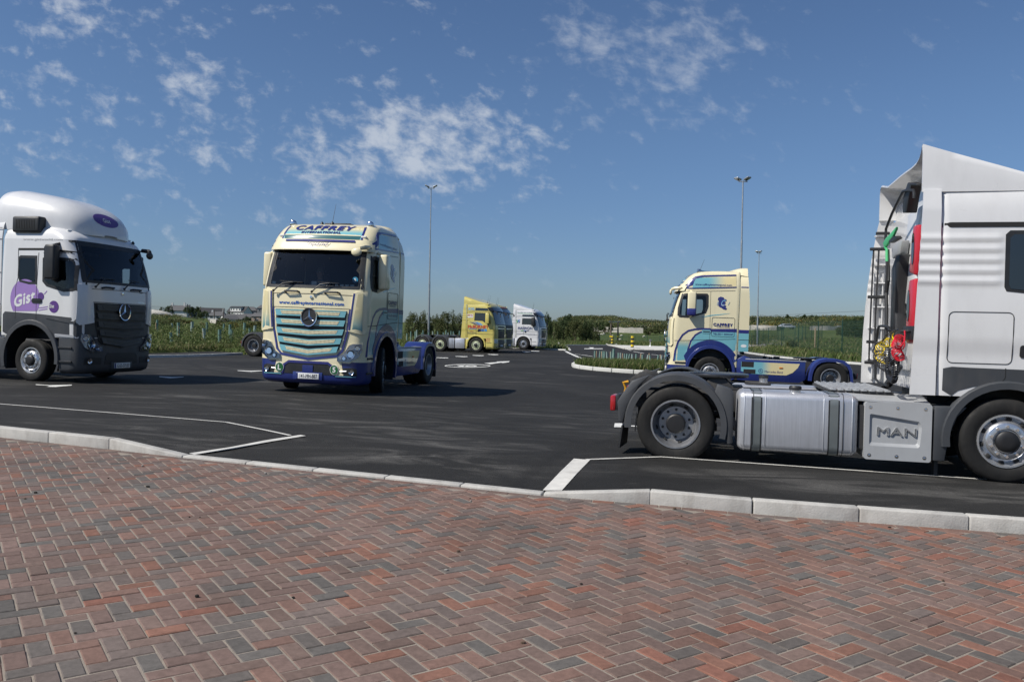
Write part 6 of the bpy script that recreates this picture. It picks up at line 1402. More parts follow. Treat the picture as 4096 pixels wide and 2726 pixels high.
    stretch(T)
    # chassis, skirts, rear wings
    chassis(T, 1.1, -4.45, [-3.7], plate_x=-3.15, R=.52)
    sdr = S
    fp_ = [(-.80, .98), (-1.05, 1.12), (-1.35, 1.00), (-2.93, 1.00), (-2.93, .42), (-2.75, .33), (-.86, .33), (-.80, .5)]
    for s in (-1, 1):
        sp_ = MB().prism(fp_, 'y', s * 1.14, s * 1.20).build('side_skirt', BLUE, T, bevel=.015)
        q = [(x, z) for x, z in ((-.97, .93), (-2.76, .93), (-2.70, .80), (-2.55, .64), (-2.36, .55), (-1.30, .55), (-.97, .62))]
        MB().prism(q, 'y', s * 1.2005, s * 1.206).build('skirt_panel', grad('skirt_fade', (.62, .54, .30), (.155, .40, .46), 0, -1.95, -1.55), sp_)
        for (x0, x1_, za, zb) in ((-1.36, -.98, .76, .93), (-1.42, -1.05, .56, .69)): MB().box(x0, x1_, s * 1.203, s * 1.2085, za, zb).build('step_opening', SEAM, sp_)
        MB().box(-2.25, -2.14, s * 1.206, s * 1.222, .76, .80).build('side_marker', AMBER, sp_, bevel=.005)
        Mx = (MSR if s < 0 else MSL); flat_text('maker_name', 'Mercedes-Benz', Mx(-1.98 if s < 0 else -1.98, s * 1.2075, .64), .56, .075, NAVY, sp_, bold=.005)
        k = MB(); Ms = Mx(-1.58 if s > 0 else -1.58, s * 1.207, .65); k.lathe([(.066, 0), (.072, .002), (.060, .003)], 24, Ms, close=True)
        for i in range(3): a = rad(90 + 120 * i); k.add([Ms @ Vector((math.cos(a) * .064, math.sin(a) * .064, .002)), Ms @ Vector((math.cos(a + 1) * .012, math.sin(a + 1) * .012, .002)), Ms @ Vector((math.cos(a - 1) * .012, math.sin(a - 1) * .012, .002))], [(0, 1, 2)])
        k.build('star_emblem', NAVY, sp_)
        MB().box(-2.95, -1.1, s * 1.0, s * 1.205, 1.0, 1.03).build('walkway_edge', pm('light_grey_plastic', (.35, .36, .38), .5), T, bevel=.005)
        path = [(x - .1, z + .02) for x, z in [(-2.93, .40), (-2.95, .62), (-3.0, .80), (-3.1, .96), (-3.25, 1.07), (-3.45, 1.12), (-3.75, 1.12), (-3.98, 1.07), (-4.14, .95), (-4.23, .78), (-4.27, .55), (-4.29, .35)]]
        arch(T, 'rear_wing', BLUE, path, s * 1.225, s * .62, drop=.10, t=.015)
        MB().box(-4.42, -4.39, min(s * .62, s * 1.2), max(s * .62, s * 1.2), .16, .40).build('mud_flap', BLKP, T)
        tail_lamp(T, -4.50, s * .85, .62, s)
        wheel(T, -3.7, s * 1.05, s, .52, .30, 'rear', dual=True, mat=STEELR); wheel(T, 0, s * 1.05, s, .52, .31, 'front', steer=steer, mat=STEELR)
    b = MB(); b.tube([(-1.9, -.7, .6), (-1.9, .7, .6)], .24, 14); b.tube([(-2.45, -.75, .55), (-2.45, .75, .55)], .2, 14); b.build('air_tank', CHAS, T)
    k = MB(); k.tube([(-1.0, .1 * i - .2, 1.75) for i in range(3)], .03, 6)
    for i in range(3): k.tube(helix([(-1.0, -.2 + .2 * i, 1.7), (-1.05, -.2 + .2 * i, 1.3), (-1.1, -.15 + .2 * i, 1.15), (-1.0, -.05 + .2 * i, 1.5)], .045, 22), .008, 5)
    k.build('coiled_air_lines', BLKH, T)
    k = MB(); k.tube([(-1.92, -.85, 1.02), (-1.92, -.85, 1.1)], .06, 12); k.box(-2.4, -2.2, -.8, -.7, 1.0, 1.1); k.box(-2.15, -2.05, -.8, -.7, 1.0, 1.08); k.build('deck_fittings', CHAS, T)
    if extra: extra(T, sk)
    return sk
def helix(path, R, turns, per=10):
    P_ = [Vector(p) for p in path]; seg = [(P_[i + 1] - P_[i]).length for i in range(len(P_) - 1)]; L = sum(seg); n = int(turns * per); out = []
    def pos(s):
        for i, l in enumerate(seg):
            if s <= l or i == len(seg) - 1: return P_[i].lerp(P_[i + 1], min(1, s / l)), (P_[i + 1] - P_[i]).normalized()
            s -= l
    for k in range(n + 1):
        p, t = pos(L * k / n); ref = Vector((1, 0, 0)) if abs(t.x) < .9 else Vector((0, 1, 0)); u = t.cross(ref).normalized(); w = t.cross(u); a = 2 * math.pi * k / per
        out.append(p + (u * math.cos(a) + w * math.sin(a)) * R)
    return out

# -- C: cream lorry parked on the right
TC = place('tractor_unit', (10.02, 25.0), 180 - 11, 'cream and blue lorry parked side on at the right, empty tail', 'lorry', y=1.2, x=-3.7)
frC = Frame(TC, True); _s = frC.side; frC.side = lambda y, conv: _s(1.24, conv)
caffrey(TC, '131-MH-1214', False, 0, None)
# -- B: cream lorry driving towards the camera
TB = place('tractor_unit', (-2.36, 22.65), -90 - 10.5, 'cream and blue lorry with a driver turning towards the camera', 'lorry', y=1.2, x=-3.7, scale=1.03)
caffrey(TB, '141-MH-887', True, 16, None)

# driver at the wheel of the moving lorry
def driver(T, yc):
    SKN = pm('skin', (.42, .24, .17), .55); SH = pm('shirt_cloth', (.10, .13, .17), .9); HA = pm('grey_hair', (.16, .14, .12), .8)
    M = T.matrix_world; loc = M @ Vector((0, yc, 1.86 * 1.09)); t = thing('person', loc, 0, 'driver in a dark shirt behind the wheel, hand on the steering wheel', 'person'); t.matrix_world = Matrix.Translation(loc) @ M.to_quaternion().to_matrix().to_4x4()
    V = [(0, 0, .08), (0, 0, .3), (0.02, 0, .47), (.03, 0, .53), (.05, 0, .60), (.06, 0, .70), (.05, 0, .78)]; E = [(i, i + 1) for i in range(6)]; R_ = [(.17, .14), (.19, .13), (.15, .10), (.06, .06), (.065, .06), (.098, .078), (.07, .06)]
    for s in (-1, 1):
        n = len(V); V += [(.02, s * .19, .47), (.18, s * .26, .26), (.42, s * .20, .26), (.50, s * .18, .28), (.55, s * .18, .29)]; R_ += [(.06, .06), (.047, .047), (.034, .03), (.035, .02), (.03, .018)]; E += [(2, n), (n, n + 1), (n + 1, n + 2), (n + 2, n + 3), (n + 3, n + 4)]
        for k in range(4):
            f = len(V); y0 = s * .18 + (k - 1.5) * .021; l = (.030, .036, .034, .026)[k]; V += [(.575, y0, .295), (.575 + l, y0, .285), (.57 + l, y0, .255)]; R_ += [(.010, .010), (.009, .009), (.008, .008)]; E += [(n + 4, f), (f, f + 1), (f + 1, f + 2)]
        f = len(V); V += [(.52, s * .18 - s * .04, .29), (.55, s * .18 - s * .05, .27)]; R_ += [(.011, .011), (.009, .009)]; E += [(n + 3, f), (f, f + 1)]
        n = len(V); V += [(.1, s * .1, .05), (.45, s * .14, .08), (.5, s * .14, -.3), (.62, s * .14, -.33)]; R_ += [(.09, .09), (.07, .07), (.05, .05), (.04, .035)]; E += [(0, n), (n, n + 1), (n + 1, n + 2), (n + 2, n + 3)]
    V += [(.155, 0, .685)]; R_ += [(.014, .018)]; E += [(5, len(V) - 1)]
    me = bpy.data.meshes.new('body'); me.from_pydata(V, E, []); o = bpy.data.objects.new('body', me); COL.objects.link(o); o.parent = t; me.materials.append(SH)
    m = o.modifiers.new('s', 'SKIN'); 
    if not me.skin_vertices: pass
    for v, r in zip(me.skin_vertices[0].data, R_): v.radius = r
    me.skin_vertices[0].data[0].use_root = True; sb = o.modifiers.new('u', 'SUBSURF'); sb.levels = 1; sb.render_levels = 1
    dg = bpy.context.evaluated_depsgraph_get(); dg.update(); nm = bpy.data.meshes.new_from_object(o.evaluated_get(dg)); o.modifiers.clear(); o.data = nm; nm.name = 'body'; nm.materials.clear(); nm.materials.append(SH); nm.materials.append(SKN)
    for p in nm.polygons:
        c = p.center; p.material_index = 1 if (c.z > .54 or c.x > .30) and c.z > .2 and not (c.x < .3 and c.z < .54) else 0
    nm.shade_smooth()
    b = MB()
    for s in (-1, 1): b.ball((.150, s * .034, .715), .012, n=8)
    b.build('eyes', PLATE, o)
    h = MB(); h.ball((.035, 0, .755), .105, .088, .075, 14); h.build('hair', HA, t)
    for s in (-1, 1): MB().ball((.05, s * .085, .69), .022, .012, .034, 8).build('ear', SKN, o)
    MB().box(.145, .158, -.022, .022, .645, .653).build('mouth', pm('lip', (.25, .09, .08), .5), o)
driver(TB, -.42)
# papers, discs and trinkets along the windscreen of the moving lorry
def screen_items(T, items):
    for (y, z, w, h, m, nm) in items:
        o = MB().box(1.22, 1.235, y - w / 2, y + w / 2, z - h / 2, z + h / 2).build(nm, m, T, bevel=.004)
PB = pm('pale_card', (.55, .62, .60), .6)
screen_items(TB, [(-.02, 2.40, .12, .09, PLATE, 'paper_card'), (.12, 2.385, .06, .05, PB, 'paper_card'), (.2, 2.38, .08, .04, PB, 'paper_card'), (.62, 2.37, .09, .05, PB, 'permit'), (.74, 2.37, .09, .05, PB, 'permit'), (.86, 2.37, .09, .05, PB, 'permit'), (.5, 2.37, .07, .05, PLATE, 'permit'), (-.98, 2.38, .12, .08, PB, 'permit')])
dq = MB().lathe([(.065, 0), (.065, .006), (0, .006)], 20, MF(1.245, .93, 2.50)).build('blue_disc', pm('blue_film', (.03, .22, .36), .4), TB); flat_text('disc_number', '5', MF(1.253, .93, 2.50), .045, .07, PLATE, dq, bold=.03)

# -- A: white and grey lorry on the left
def white_hauler():
    T = place('tractor_unit', (-10.97, 18.15), -13.5, 'white lorry with purple ball logos and black grille at the left edge', 'lorry', y=-1.2, x=0)
    fr = Frame(T, True); sd = fr.side(-1.24, z1); S = lambda l: [sd(*p) for p in l]
    win = S([(305, 590), (318, 580), (498, 590), (515, 625), (522, 795), (440, 800), (330, 765), (305, 735)]); win2 = S([(132, 580), (145, 570), (250, 572), (250, 750), (200, 750), (140, 735), (128, 700)])
    c = dict(name='white', dark=True, fr=fr, win=win, win2=win2, low=DGREY, body=WHITE, roofk=K_ROOF_L, archm=MGREY, gframe=BLKP, slat=DGREY, perf=PERFD, vline=None, hlrim=DGREY, drl=False, plate='12-D-37137', visor=False, mir=BLKP, mir2=BLKP, handle=BLKP,
             seams=[(S([(268, 540), (255, 800), (250, 1010)]), .009), (S([(125, 510), (128, 700), (110, 780), (105, 1000)]), .009), (S([(125, 515), (300, 515), (535, 540)]), .045), (S([(300, 540), (490, 545), (515, 560), (545, 650), (560, 820), (556, 1040)]), .009)])
    sk = high_cab(T, c)
    cx_ = [(x, z) for x, z in arc(0, .52, .78, 36, 144, 12)]
    def side(pl, s):
        sk.patch('lower_door', [(-.83, 1.02), (-.83, 1.47), (.2, 1.44), (1.20, 1.38), (1.20, .985), (.62, .985)] + cx_, pl, DGREY, T, off=.003)
        sk.patch('door_moulding', band([(.42, 1.38), (.8, 1.33), (1.17, 1.28)], .05), pl, MGREY, T, off=.015); sk.patch('door_moulding', band([(.66, 1.02), (1.15, 1.0)], .05), pl, pm('light_grey_plastic', (.35, .36, .38), .5), T, off=.01)
        el = S([(175 + 103 * math.cos(a), 865 + 140 * math.sin(a)) for a in [2 * math.pi * i / 40 for i in range(40)]]); on = [(max(x, -.835), min(1.9, max(1.48, z)) if False else z) for x, z in el]; on = [(x, z) for x, z in on if z > 1.47]
        sk.patch('logo_ball', on, pl, LILAC, T, off=.003); off_ = [(min(x, -.852), z) for x, z in el if x < -.6]
        MB().prism(off_, 'y', s * 1.234, s * 1.239).build('logo_ball', LILAC, T)
        for (cx0, cy0, rx, ry, m) in ((285, 845, 22, 28, PURP), (375, 917, 34, 42, PURP)):
            sk.patch('logo_ball', S([(cx0 + rx * math.cos(a), cy0 + ry * math.sin(a)) for a in [2 * math.pi * i / 24 for i in range(24)]]), pl, m, T, off=.005, step=.06)
        for l in ([(268, 942), (300, 936), (330, 932)], [(268, 925), (300, 922), (332, 916)], [(308, 830), (318, 818), (328, 806)]): sk.patch('logo_trail', band(S(l), .018), pl, LILAC, T, off=.004)
        p0, p1, p2 = sd(98, 920), sd(245, 905), sd(170, 835); x0, x1_ = sorted((p0[0], p1[0])); z0 = p0[1]; hh = .26
        v, f = fit_text('Gist', x0, x1_, 0, hh, flip=1 if pl == 'R' else -1, bold=.05)
        b = MB(); b.add([(x, s * (1.2445 + e_), z0 - .02 + z + (.28 * (x - x0) if pl == 'R' else .28 * (x1_ - x))) for x, z, e_ in v], f); b.build('logo_lettering', PLATE, T, smooth=0)
        a, b_ = sd(342, 925), sd(380, 900); x0, x1_ = sorted((a[0], b_[0])); stext(sk, 'logo_lettering', 'Gist', x0, x1_, a[1], b_[1], pl, PLATE, T, off=.009, bold=.04)
        a, b_ = sd(154, 500), sd(427, 473); x0, x1_ = sorted((a[0], b_[0])); stext(sk, 'web_address', 'www.gistworld.com', x0, x1_, 2.955, 3.015, pl, pm('grey_film', (.33, .33, .34), .5), T, off=.006)
        a, b_ = sd(82, 462), sd(275, 345); x0, x1_ = sorted((a[0], b_[0])); b = MB().box(x0, x1_, min(s * .98, s * 1.26), max(s * .98, s * 1.26), 3.13, 3.13 + .34).build('air_intake', BLKP, T, bevel=.05, seg=3)
        k = MB()
        for i in range(12): xx = x0 + .12 + (x1_ - x0 - .2) * i / 12; k.box(xx, xx + .012, s * 1.258, s * 1.266, 3.20, 3.40)
        k.build('intake_grille', SEAM, b)
    both(side)
    sk.patch('front_lower_panel', [(-1.19, .985), (-1.19, 1.40), (1.19, 1.40), (1.19, .985)], 'F', DGREY, T, off=.004, step=.1)
    for nm in ('grille_frame', 'grille', 'headlamp_recess', 'headlamp', 'corner_deflector'): pass
    b = []
    for o in T.children:
        if o.name.startswith(('grille_frame', 'headlamp', 'grille')) and not o.name.startswith('grille_outline'):
            for q in [o] + list(o.children):
                for v in q.data.vertices: v.co.x += .006
    stext(sk, 'fleet_number', '2238', .62, .74, 1.98, 2.02, 'F', SEAM, T, off=.006); stext(sk, 'model_lettering', 'Actros', .55, .80, 1.76, 1.80, 'F', CHROME, T, off=.006, shear=.3)
    # tall roof deflector
    st = [(1.02, 3.20, 3.16, .22), (.97, 3.36, 3.15, .58), (.85, 3.56, 3.16, .80), (.68, 3.72, 3.18, .92), (.45, 3.85, 3.2, 1.0), (.15, 3.95, 3.2, 1.07), (-.2, 4.02, 3.2, 1.11), (-.6, 4.08, 3.2, 1.14), (-.95, 4.13, 3.2, 1.16), (-1.15, 4.12, 3.2, 1.165), (-1.22, 4.03, 3.2, 1.16)]
    rows = []
    for x, zt, zb, hw in st:
        r = []
        for i in range(33):
            a = math.pi * i / 32; cx0, sz = math.cos(a), math.sin(a); r.append((x, hw * math.copysign(abs(cx0) ** .55, cx0), zb + (zt - zb) * abs(sz) ** .62))
        rows.append(r)
    d = MB().grid(rows).build('roof_deflector', WHITE, T, smooth=60, solid=.02)
    sk2 = skin_join(d); el = circ(0, 3.53, .40, 30, .145); sk2.patch('logo_ball', el, 'F', PURP, T, off=.006, step=.06); stext(sk2, 'logo_lettering', 'Gist', -.12, .12, 3.48, 3.57, 'F', PLATE, T, off=.012, bold=.04)
    fairings(T, WHITE, -1.42, -1.36, 1.16, 3.55, lean=.12, xf=-.86)
    for s in (-1, 1):
        for z in (1.62, 2.28, 2.98, 3.22): MB().box(-1.43, -.86, s * 1.228, s * 1.240, z, z + .012).build('panel_seam', SEAM, T)
    antenna(T, .9, .9, 3.12, .0001 + .08)
    stretch(T)
    lg = chassis(T, 1.1, -4.45, [-3.7], plate_x=-3.15, R=.48)
    for s in (-1, 1):
        MB().prism([(-.70, .30), (-.72, .95), (-.95, 1.02), (-.95, .30)], 'y', s * 1.14, s * 1.225).build('wing_extension', MGREY, T, bevel=.02)
        tk = MB().box(-2.6, -1.0, min(s * .55, s * 1.2), max(s * .55, s * 1.2), .30, .98).build('side_locker', pm('champagne_metal', (.36, .34, .29), .4, metal=.5, dirt=.2), T, bevel=.06); MB().box(-1.22, -1.06, s * 1.201, s * 1.207, .42, .86).build('locker_panel', MGREY, tk); MB().box(-1.06, -1.01, s * 1.2, s * 1.215, .36, .44).build('side_marker', AMBER, tk)
        path = [(-3.7 + .66 * math.cos(rad(a)), .50 + .62 * math.sin(rad(a))) for a in range(-5, 190, 12)]; arch(T, 'rear_wing', MGREY, path, s * 1.22, s * .62)
        tail_lamp(T, -4.5, s * .85, .62, s)
        wheel(T, -3.7, s * 1.05, s, .48, .30, 'rear', dual=True); wheel(T, 0, s * 1.05, s, .48, .31, 'front', mat=ALUR, steer=-4)
    return T
TA = white_hauler()

# ------------------------------------------------------------------ the ribbed square cab (white and grey foreground lorry, yellow pair, white one, half hidden one)
KM = [(.95, 1.40, -.72, 1.20, .20, .08), (1.3, 1.42, -.72, 1.215, .20, .08), (1.85, 1.40, -.72, 1.225, .20, .08), (2.2, 1.32, -.72, 1.222, .20, .09), (2.8, 1.14, -.72, 1.215, .22, .10), (3.05, 1.06, -.72, 1.20, .26, .12), (3.2, .96, -.72, 1.17, .28, .13), (3.32, .78, -.72, 1.12, .30, .13), (3.40, .5, -.72, 1.04, .3, .1), (3.43, .2, -.72, .95, .3, .06)]
KML = [(.26, 1.34, .70, 1.14, .24, .08), (.30, 1.40, .70, 1.19, .22, .08), (.6, 1.42, .70, 1.21, .20, .08), (.95, 1.40, .70, 1.20, .20, .08)]
RX = [-.08]
def ribdisp(p):
    x, y, z = p
    if 2.18 < z < 2.78 and x < RX[0] and abs(y) > 1.15:
        k = .5 - .5 * math.cos(2 * math.pi * (z - 2.18) / .12); f = sm((RX[0] - x) / .07); y += math.copysign(.017 * k * f, y)
    if z < 1.62 and abs(y) > 1.1: y -= math.copysign(.022 * sm((1.62 - z) / .24), y)
    return (x, y, z)
def square_cab(T, c):
    R = c.get('R', .50); ar = R + .15; cut = [(x, z) for x, z in arc(0, R, ar, -35, 215, 24)]
    W = [(-1.03, 1.93), (1.03, 1.93), (1.02, 2.78), (-1.02, 2.78)]; win, up = c['win'], c['up']
    low, s1 = hull('bumper', KML, c['low'], T, bot=True, cuts=[('S', cut)]); cab, s2 = hull('cab_body', KM, c['body'], T, top=True, dz=.03, cuts=[('S', cut)], disp=ribdisp, nside=40)
    sk = Skin([]); vs, fs = [], []
    for o in (low, cab):
        n = len(vs); vs += [v.co.copy() for v in o.data.vertices]; fs += [[n + i for i in p.vertices] for p in o.data.polygons]
    sk.b = BVHTree.FromPolygons(vs, fs)
    gl = pm('tinted_glass', (.016, .022, .028), .04, spec=.9)
    sk.patch('windscreen', W, 'F', gl, T, off=.006, step=.1); sk.patch('windscreen_surround', [[(-1.08, 1.88), (1.08, 1.88), (1.07, 2.82), (-1.07, 2.82)], W], 'F', BLKP, T, off=.005, step=.1)
    rows = []
    for i in range(25):
        y = -1.19 + 2.38 * i / 24; a, n0 = sk.hit('F', y, 3.06); b_, n1 = sk.hit('F', y, 2.82); n0.z = n1.z = 0
        rows.append([a + n0 * .01, a + n0 * .05, b_ + n1 * .13, b_ + n1 * .10, a + n0 * .01 + Vector((0, 0, -.04))])
    MB().grid(rows, closed=True).build('sun_visor', pm('smoked_plastic', (.02, .022, .028), .12, coat=.5), T)
    sk.patch('grille', [(-.62, .98), (-.70, 1.80), (.70, 1.80), (.62, .98)], 'F', BLKP, T, off=.012, step=.12)
    for i in range(4): sk.patch('grille_bar', [(-.60, 1.10 + i * .12), (-.60, 1.13 + i * .12), (.60, 1.13 + i * .12), (.60, 1.10 + i * .12)], 'F', c['bar'], T, off=.03, step=.15)
    sk.patch('grille_trim', [(-.70, 1.62), (-.70, 1.68), (.70, 1.68), (.70, 1.62)], 'F', CHROME, T, off=.022, step=.15)
    stext(sk, 'grille_lettering', c['mk'], -.30, .30, 1.46, 1.56, 'F', CHROME, T, off=.035, bold=.06)
    sk.patch('lower_grille', [(-.60, .36), (-.60, .90), (.60, .90), (.60, .36)], 'F', BLKP, T, off=.01, step=.12)
    pl_ = MB().box(1.44, 1.45, -.26, .26, .44, .55).build('number_plate', PLATE, T)
    for s in (-1, 1):
        hl = [(s * .68, .62), (s * .68, .88), (s * 1.14, .93), (s * 1.15, .66)]; sk.patch('headlamp', hl, 'F', pm('lamp_inner', (.30, .31, .33), .25, metal=.7, var=.5, vscale=14), T, off=.012, step=.1)
        sk.patch('fog_lamp', [(s * .72, .36), (s * .72, .46), (s * 1.06, .47), (s * 1.06, .38)], 'F', CHROME, T, off=.01, step=.1)
        MB().add([(x, s * 1.17, z) for x, z in arc(0, R, ar + .005, -20, 200, 16)] + [(x, s * .66, z) for x, z in arc(0, R, ar + .005, -20, 200, 16)], [(i, i + 1, i + 18, i + 17) for i in range(16)]).build('wheel_well', BLKP, T)
        arch(T, 'arch_lip', c['archm'], [(x, z) for x, z in arc(0, R, ar + .05, -8, 188, 22)], s * 1.236, s * 1.13, drop=.09)
        for z in (.36, .66): MB().box(.74, 1.12, s * 1.17, s * 1.215, z, z + .03).build('entry_step', BLKP, T, bevel=.006)
        mirror_unit(T, .86, s * 1.27, 1.95, 2.66, s, c['mir'], BLKP); MB().tube([(1.10, s * 1.0, 2.80), (1.38, s * 1.02, 2.74), (1.42, s * 1.0, 2.6)], [.03, .03, .07], 8).build('kerb_mirror', BLKP, T)
    MB().box(-.68, .7, -.64, .64, .8, 1.15).build('engine_bay', BLKP, T)
    MB().box(.70, .72, -1.15, 1.15, .3, 1.0).build('bumper_back', BLKP, T)
    def side(pl, s):
        ex = lambda p, k: [(sum(q[0] for q in p) / len(p) + (x - sum(q[0] for q in p) / len(p)) * k, sum(q[1] for q in p) / len(p) + (z - sum(q[1] for q in p) / len(p)) * k * 1.02) for x, z in p]
        sk.patch('window_seal', [ex(win, 1.1)], pl, BLKP, T, off=.004, step=.15); sk.patch('side_window', win, pl, gl, T, off=.008, step=.15)
        if up: sk.patch('window_seal', [ex(up, 1.08)], pl, BLKP, T, off=.004, step=.15); sk.patch('upper_window', up, pl, gl, T, off=.008, step=.15)
        for pts, w in c['seams']: sk.patch('panel_seam', band(pts, w), pl, SEAM, T, off=.006, step=.08)
        sk.patch('door_handle', rpoly(.10, .24, 1.40, 1.54, .03), pl, BLKP, T, off=.008, step=.1)
    both(side)
    # roof deflector, side fairings with ribs
    PZ = [(-.93, 3.80), (-.63, 3.70), (-.32, 3.60), (-.1, 3.53), (.11, 3.46), (.5, 3.37), (.8, 3.31)]
    def zt(x):
        for (a, b_), (c_, d) in zip(PZ, PZ[1:]):
            if x <= c_: return b_ + (d - b_) * (x - a) / (c_ - a)
        return PZ[-1][1]
    rows = []
    for i in range(19):
        x = .8 - 1.73 * i / 18; h = zt(x); k = sm(i / 10); mid = max(h - .165 * k - .0, 3.30); w = 1.155 + .02 * i / 18; lo = 3.25
        half = [(w, lo), (w, lo + (h - lo) * .4), (w - .003, lo + (h - lo) * .8), (w - .012, h - .012), (w - .03, h), (w - .06, h - .012), (w - .10, h - (h - mid) * .4), (w - .17, h - (h - mid) * .75), (w - .28, mid + .01), (w - .5, mid - .0), (.35, mid + .01), (0, mid + .015)]
        if c.get('lowfin'):
            hh = max(h - .075 * k, 3.31); oth = [(w, lo), (w, lo + (hh - lo) * .4), (w - .004, lo + (hh - lo) * .75), (w - .02, hh - .06), (w - .05, hh - .02), (w - .09, hh - .003), (w - .14, hh), (w - .2, hh - .008), (w - .3, hh - .03), (w - .55, mid + .01), (.35, mid + .01), (0, mid + .015)]
        else: oth = half
        if not c.get('lowfin'): half = oth = [(w, lo), (w, lo + (h - lo) * .4), (w - .01, lo + (h - lo) * .7), (w - .04, h - .10), (w - .09, h - .05), (w - .16, h - .02), (w - .25, h - .005), (w - .4, h), (w - .55, h), (w - .8, h), (.2, h), (0, h)]
        rows.append([(x, y, z) for y, z in oth] + [(x, -y, z) for y, z in half[-2::-1]])
    MB().grid(rows).build('roof_deflector', c['body'], T, solid=.025, smooth=50)
    for s in (-1, 1):
        zs = [c.get('fz', .95) + (3.27 - c.get('fz', .95)) * i / 90 for i in range(91)]
        def yf(z, x):
            y = 1.228 - .020 * sm((1.62 - z) / .24)
            if z > 3.05: y -= (z - 3.05) * .14
            if z < 2.82 and 2.18 < z < 2.78: y += .017 * (.5 - .5 * math.cos(2 * math.pi * (z - 2.18) / .12))
            return y
        xb0 = c.get('nearx', -1.10) if s < 0 else -1.10
        rows = side_panel_rows(s, zs, lambda z: -.735, lambda z: xb0 + (-.92 - xb0) * ((z - .95) / 2.3) ** (2.2 if s > 0 and 'nearx' in c else 1.0), yf)
        MB().grid(rows).build('side_fairing', c['body'], T, solid=.022, smooth=40)
    return sk
def wings(T, mat, xa, R, s, r=.62):
    arch(T, 'rear_wing', mat, [(xa + r * math.cos(rad(a)), R + r * math.sin(rad(a))) for a in range(-14, 192, 8)], s * 1.235, s * .60, drop=.085, t=.014)
# -- D: foreground lorry seen from behind its right-hand side
TD = place('tractor_unit', (2.00, 9.66), -13.8, 'white and grey lorry in the foreground with an alloy tank and coiled hoses', 'lorry', y=-1.22, x=-3.6, tk=.3)
frD = Frame(TD); sdD = frD.side(-1.225, y2); sdD4 = frD.side(-1.225, z4); sdD1 = frD.side(-1.225, y1)
win = [sdD4(*p) for p in ((1540, 1270), (1535, 1000), (1545, 880), (1580, 858))]; xw = win[0][0]
winD = [(xw, 2.20), (xw + .02, 2.16), (xw + .6, 2.10), (xw + 1.0, 1.98), (xw + .95, 2.5), (xw + .90, 2.76), (xw + .04, 2.76), (xw, 2.72)]
hx = [sdD(1190, 58), sdD(1665, 440)]
skD = square_cab(TD, dict(R=.47, nearx=-1.0, lowfin=True, low=DGREY, body=WHITE, archm=DGREY, bar=BLKP, mk='MAN', mir=BLKP, win=winD, up=None, seams=[([(-.71, 2.87), (.9, 2.87)], .055), ([(-.03, .97), (-.03, 1.28)], .008)]))
def dside(pl, s):
    skD.patch('lower_band', [(-.715, .955), (-.715, 1.285), (-.4, 1.275), (1.15, 1.26), (1.15, .955), (.56, .955), (.50, 1.01), (.35, 1.06), (.2, 1.088), (0, 1.10), (-.2, 1.088), (-.35, 1.06), (-.50, 1.01), (-.56, .955)], pl, DGREY, TD, off=.004)
    skD.patch('locker_door', [rpoly(-.63, .03, 1.32, 1.90, .06), rpoly(-.622, .022, 1.328, 1.892, .052)], pl, SEAM, TD, off=.004)
both(dside)
chassis(TD, .9, -4.2, [-3.6], plate_x=-3.12, R=.47, zt=.86)
for s in (-1, 1):
    wings(TD, MGREY, -3.6, .47, s)
    MB().prism([(-4.32, .72), (-4.14, .98), (-3.92, 1.06), (-4.05, .92), (-4.19, .66), (-4.24, .44), (-4.29, .47)], 'y', s * 1.06, s * 1.215).build('wing_end', MGREY, TD, bevel=.02)
    MB().prism([(-3.12, .98), (-2.96, .93), (-2.925, .88), (-2.925, .27), (-2.99, .26), (-3.0, .42), (-3.05, .65), (-3.16, .84)], 'y', s * 1.06, s * 1.22).build('wing_front', MGREY, TD, bevel=.02)
    MB().add([(-4.235, s * 1.2, .42), (-4.21, s * .64, .42), (-4.23, s * .64, .14), (-4.27, s * 1.2, .14)], [(0, 1, 2, 3)]).build('mud_flap', BLKP, TD, solid=.02)
    tl = MB().box(-4.40, -4.33, min(s * .86, s * 1.22), max(s * .86, s * 1.22), .60, .79).build('tail_lamp', REDL, TD, bevel=.02); MB().box(-4.335, -4.28, min(s * .85, s * 1.21), max(s * .85, s * 1.21), .61, .80).build('lamp_housing', BLKP, tl, bevel=.01)
    wheel(TD, -3.6, s * 1.06, s, .47, .31, 'rear', dual=True, mat=pm('rim_silver', (.34, .35, .37), .34, metal=.7, var=.15, vscale=8, dirt=.35), sep=True); wheel(TD, 0, s * 1.06, s, .47, .31, 'front', mat=ALUR, sep=True)
    MB().prism([(-.74, .21), (-.74, .83), (-.40, .83), (-.50, .72), (-.58, .5), (-.62, .21)], 'y', s * .85, s * 1.215).build('step_panel', DGREY, TD, bevel=.015)
    MB().box(-.70, -.66, s * 1.0, s * 1.1, .0, .21).build('side_flap', BLKP, TD)
b = MB(); b.box(-4.22, -4.12, -.55, .55, .72, .95); b.prism([(-4.25, .95), (-4.10, 1.06), (-3.9, 1.0), (-3.9, .9), (-4.2, .9)], 'y', -.5, -.42); b.prism([(-4.25, .95), (-4.10, 1.06), (-3.9, 1.0), (-3.9, .9), (-4.2, .9)], 'y', .42, .5)
for i in range(8): b.ball((-4.225, -.5 + i * .14, .90 - .05 * (i % 2)), .012, n=6)
b.build('tail_member', CHAS, TD, bevel=.008)
MB().tube([(-4.24, -.62, .93), (-4.30, -.64, .92), (-4.27, -.63, .85), (-4.28, -.63, .78), (-4.25, -.63, .74)], [.022, .02, .014, .02, .01], 8).build('tow_handle', pm('amber_plastic', (.6, .3, .02), .4), TD)
tk = MB().box(-2.88, -1.53, -1.215, -.55, .20, .91).build('fuel_tank', ALLOY, TD, bevel=.085, seg=5)
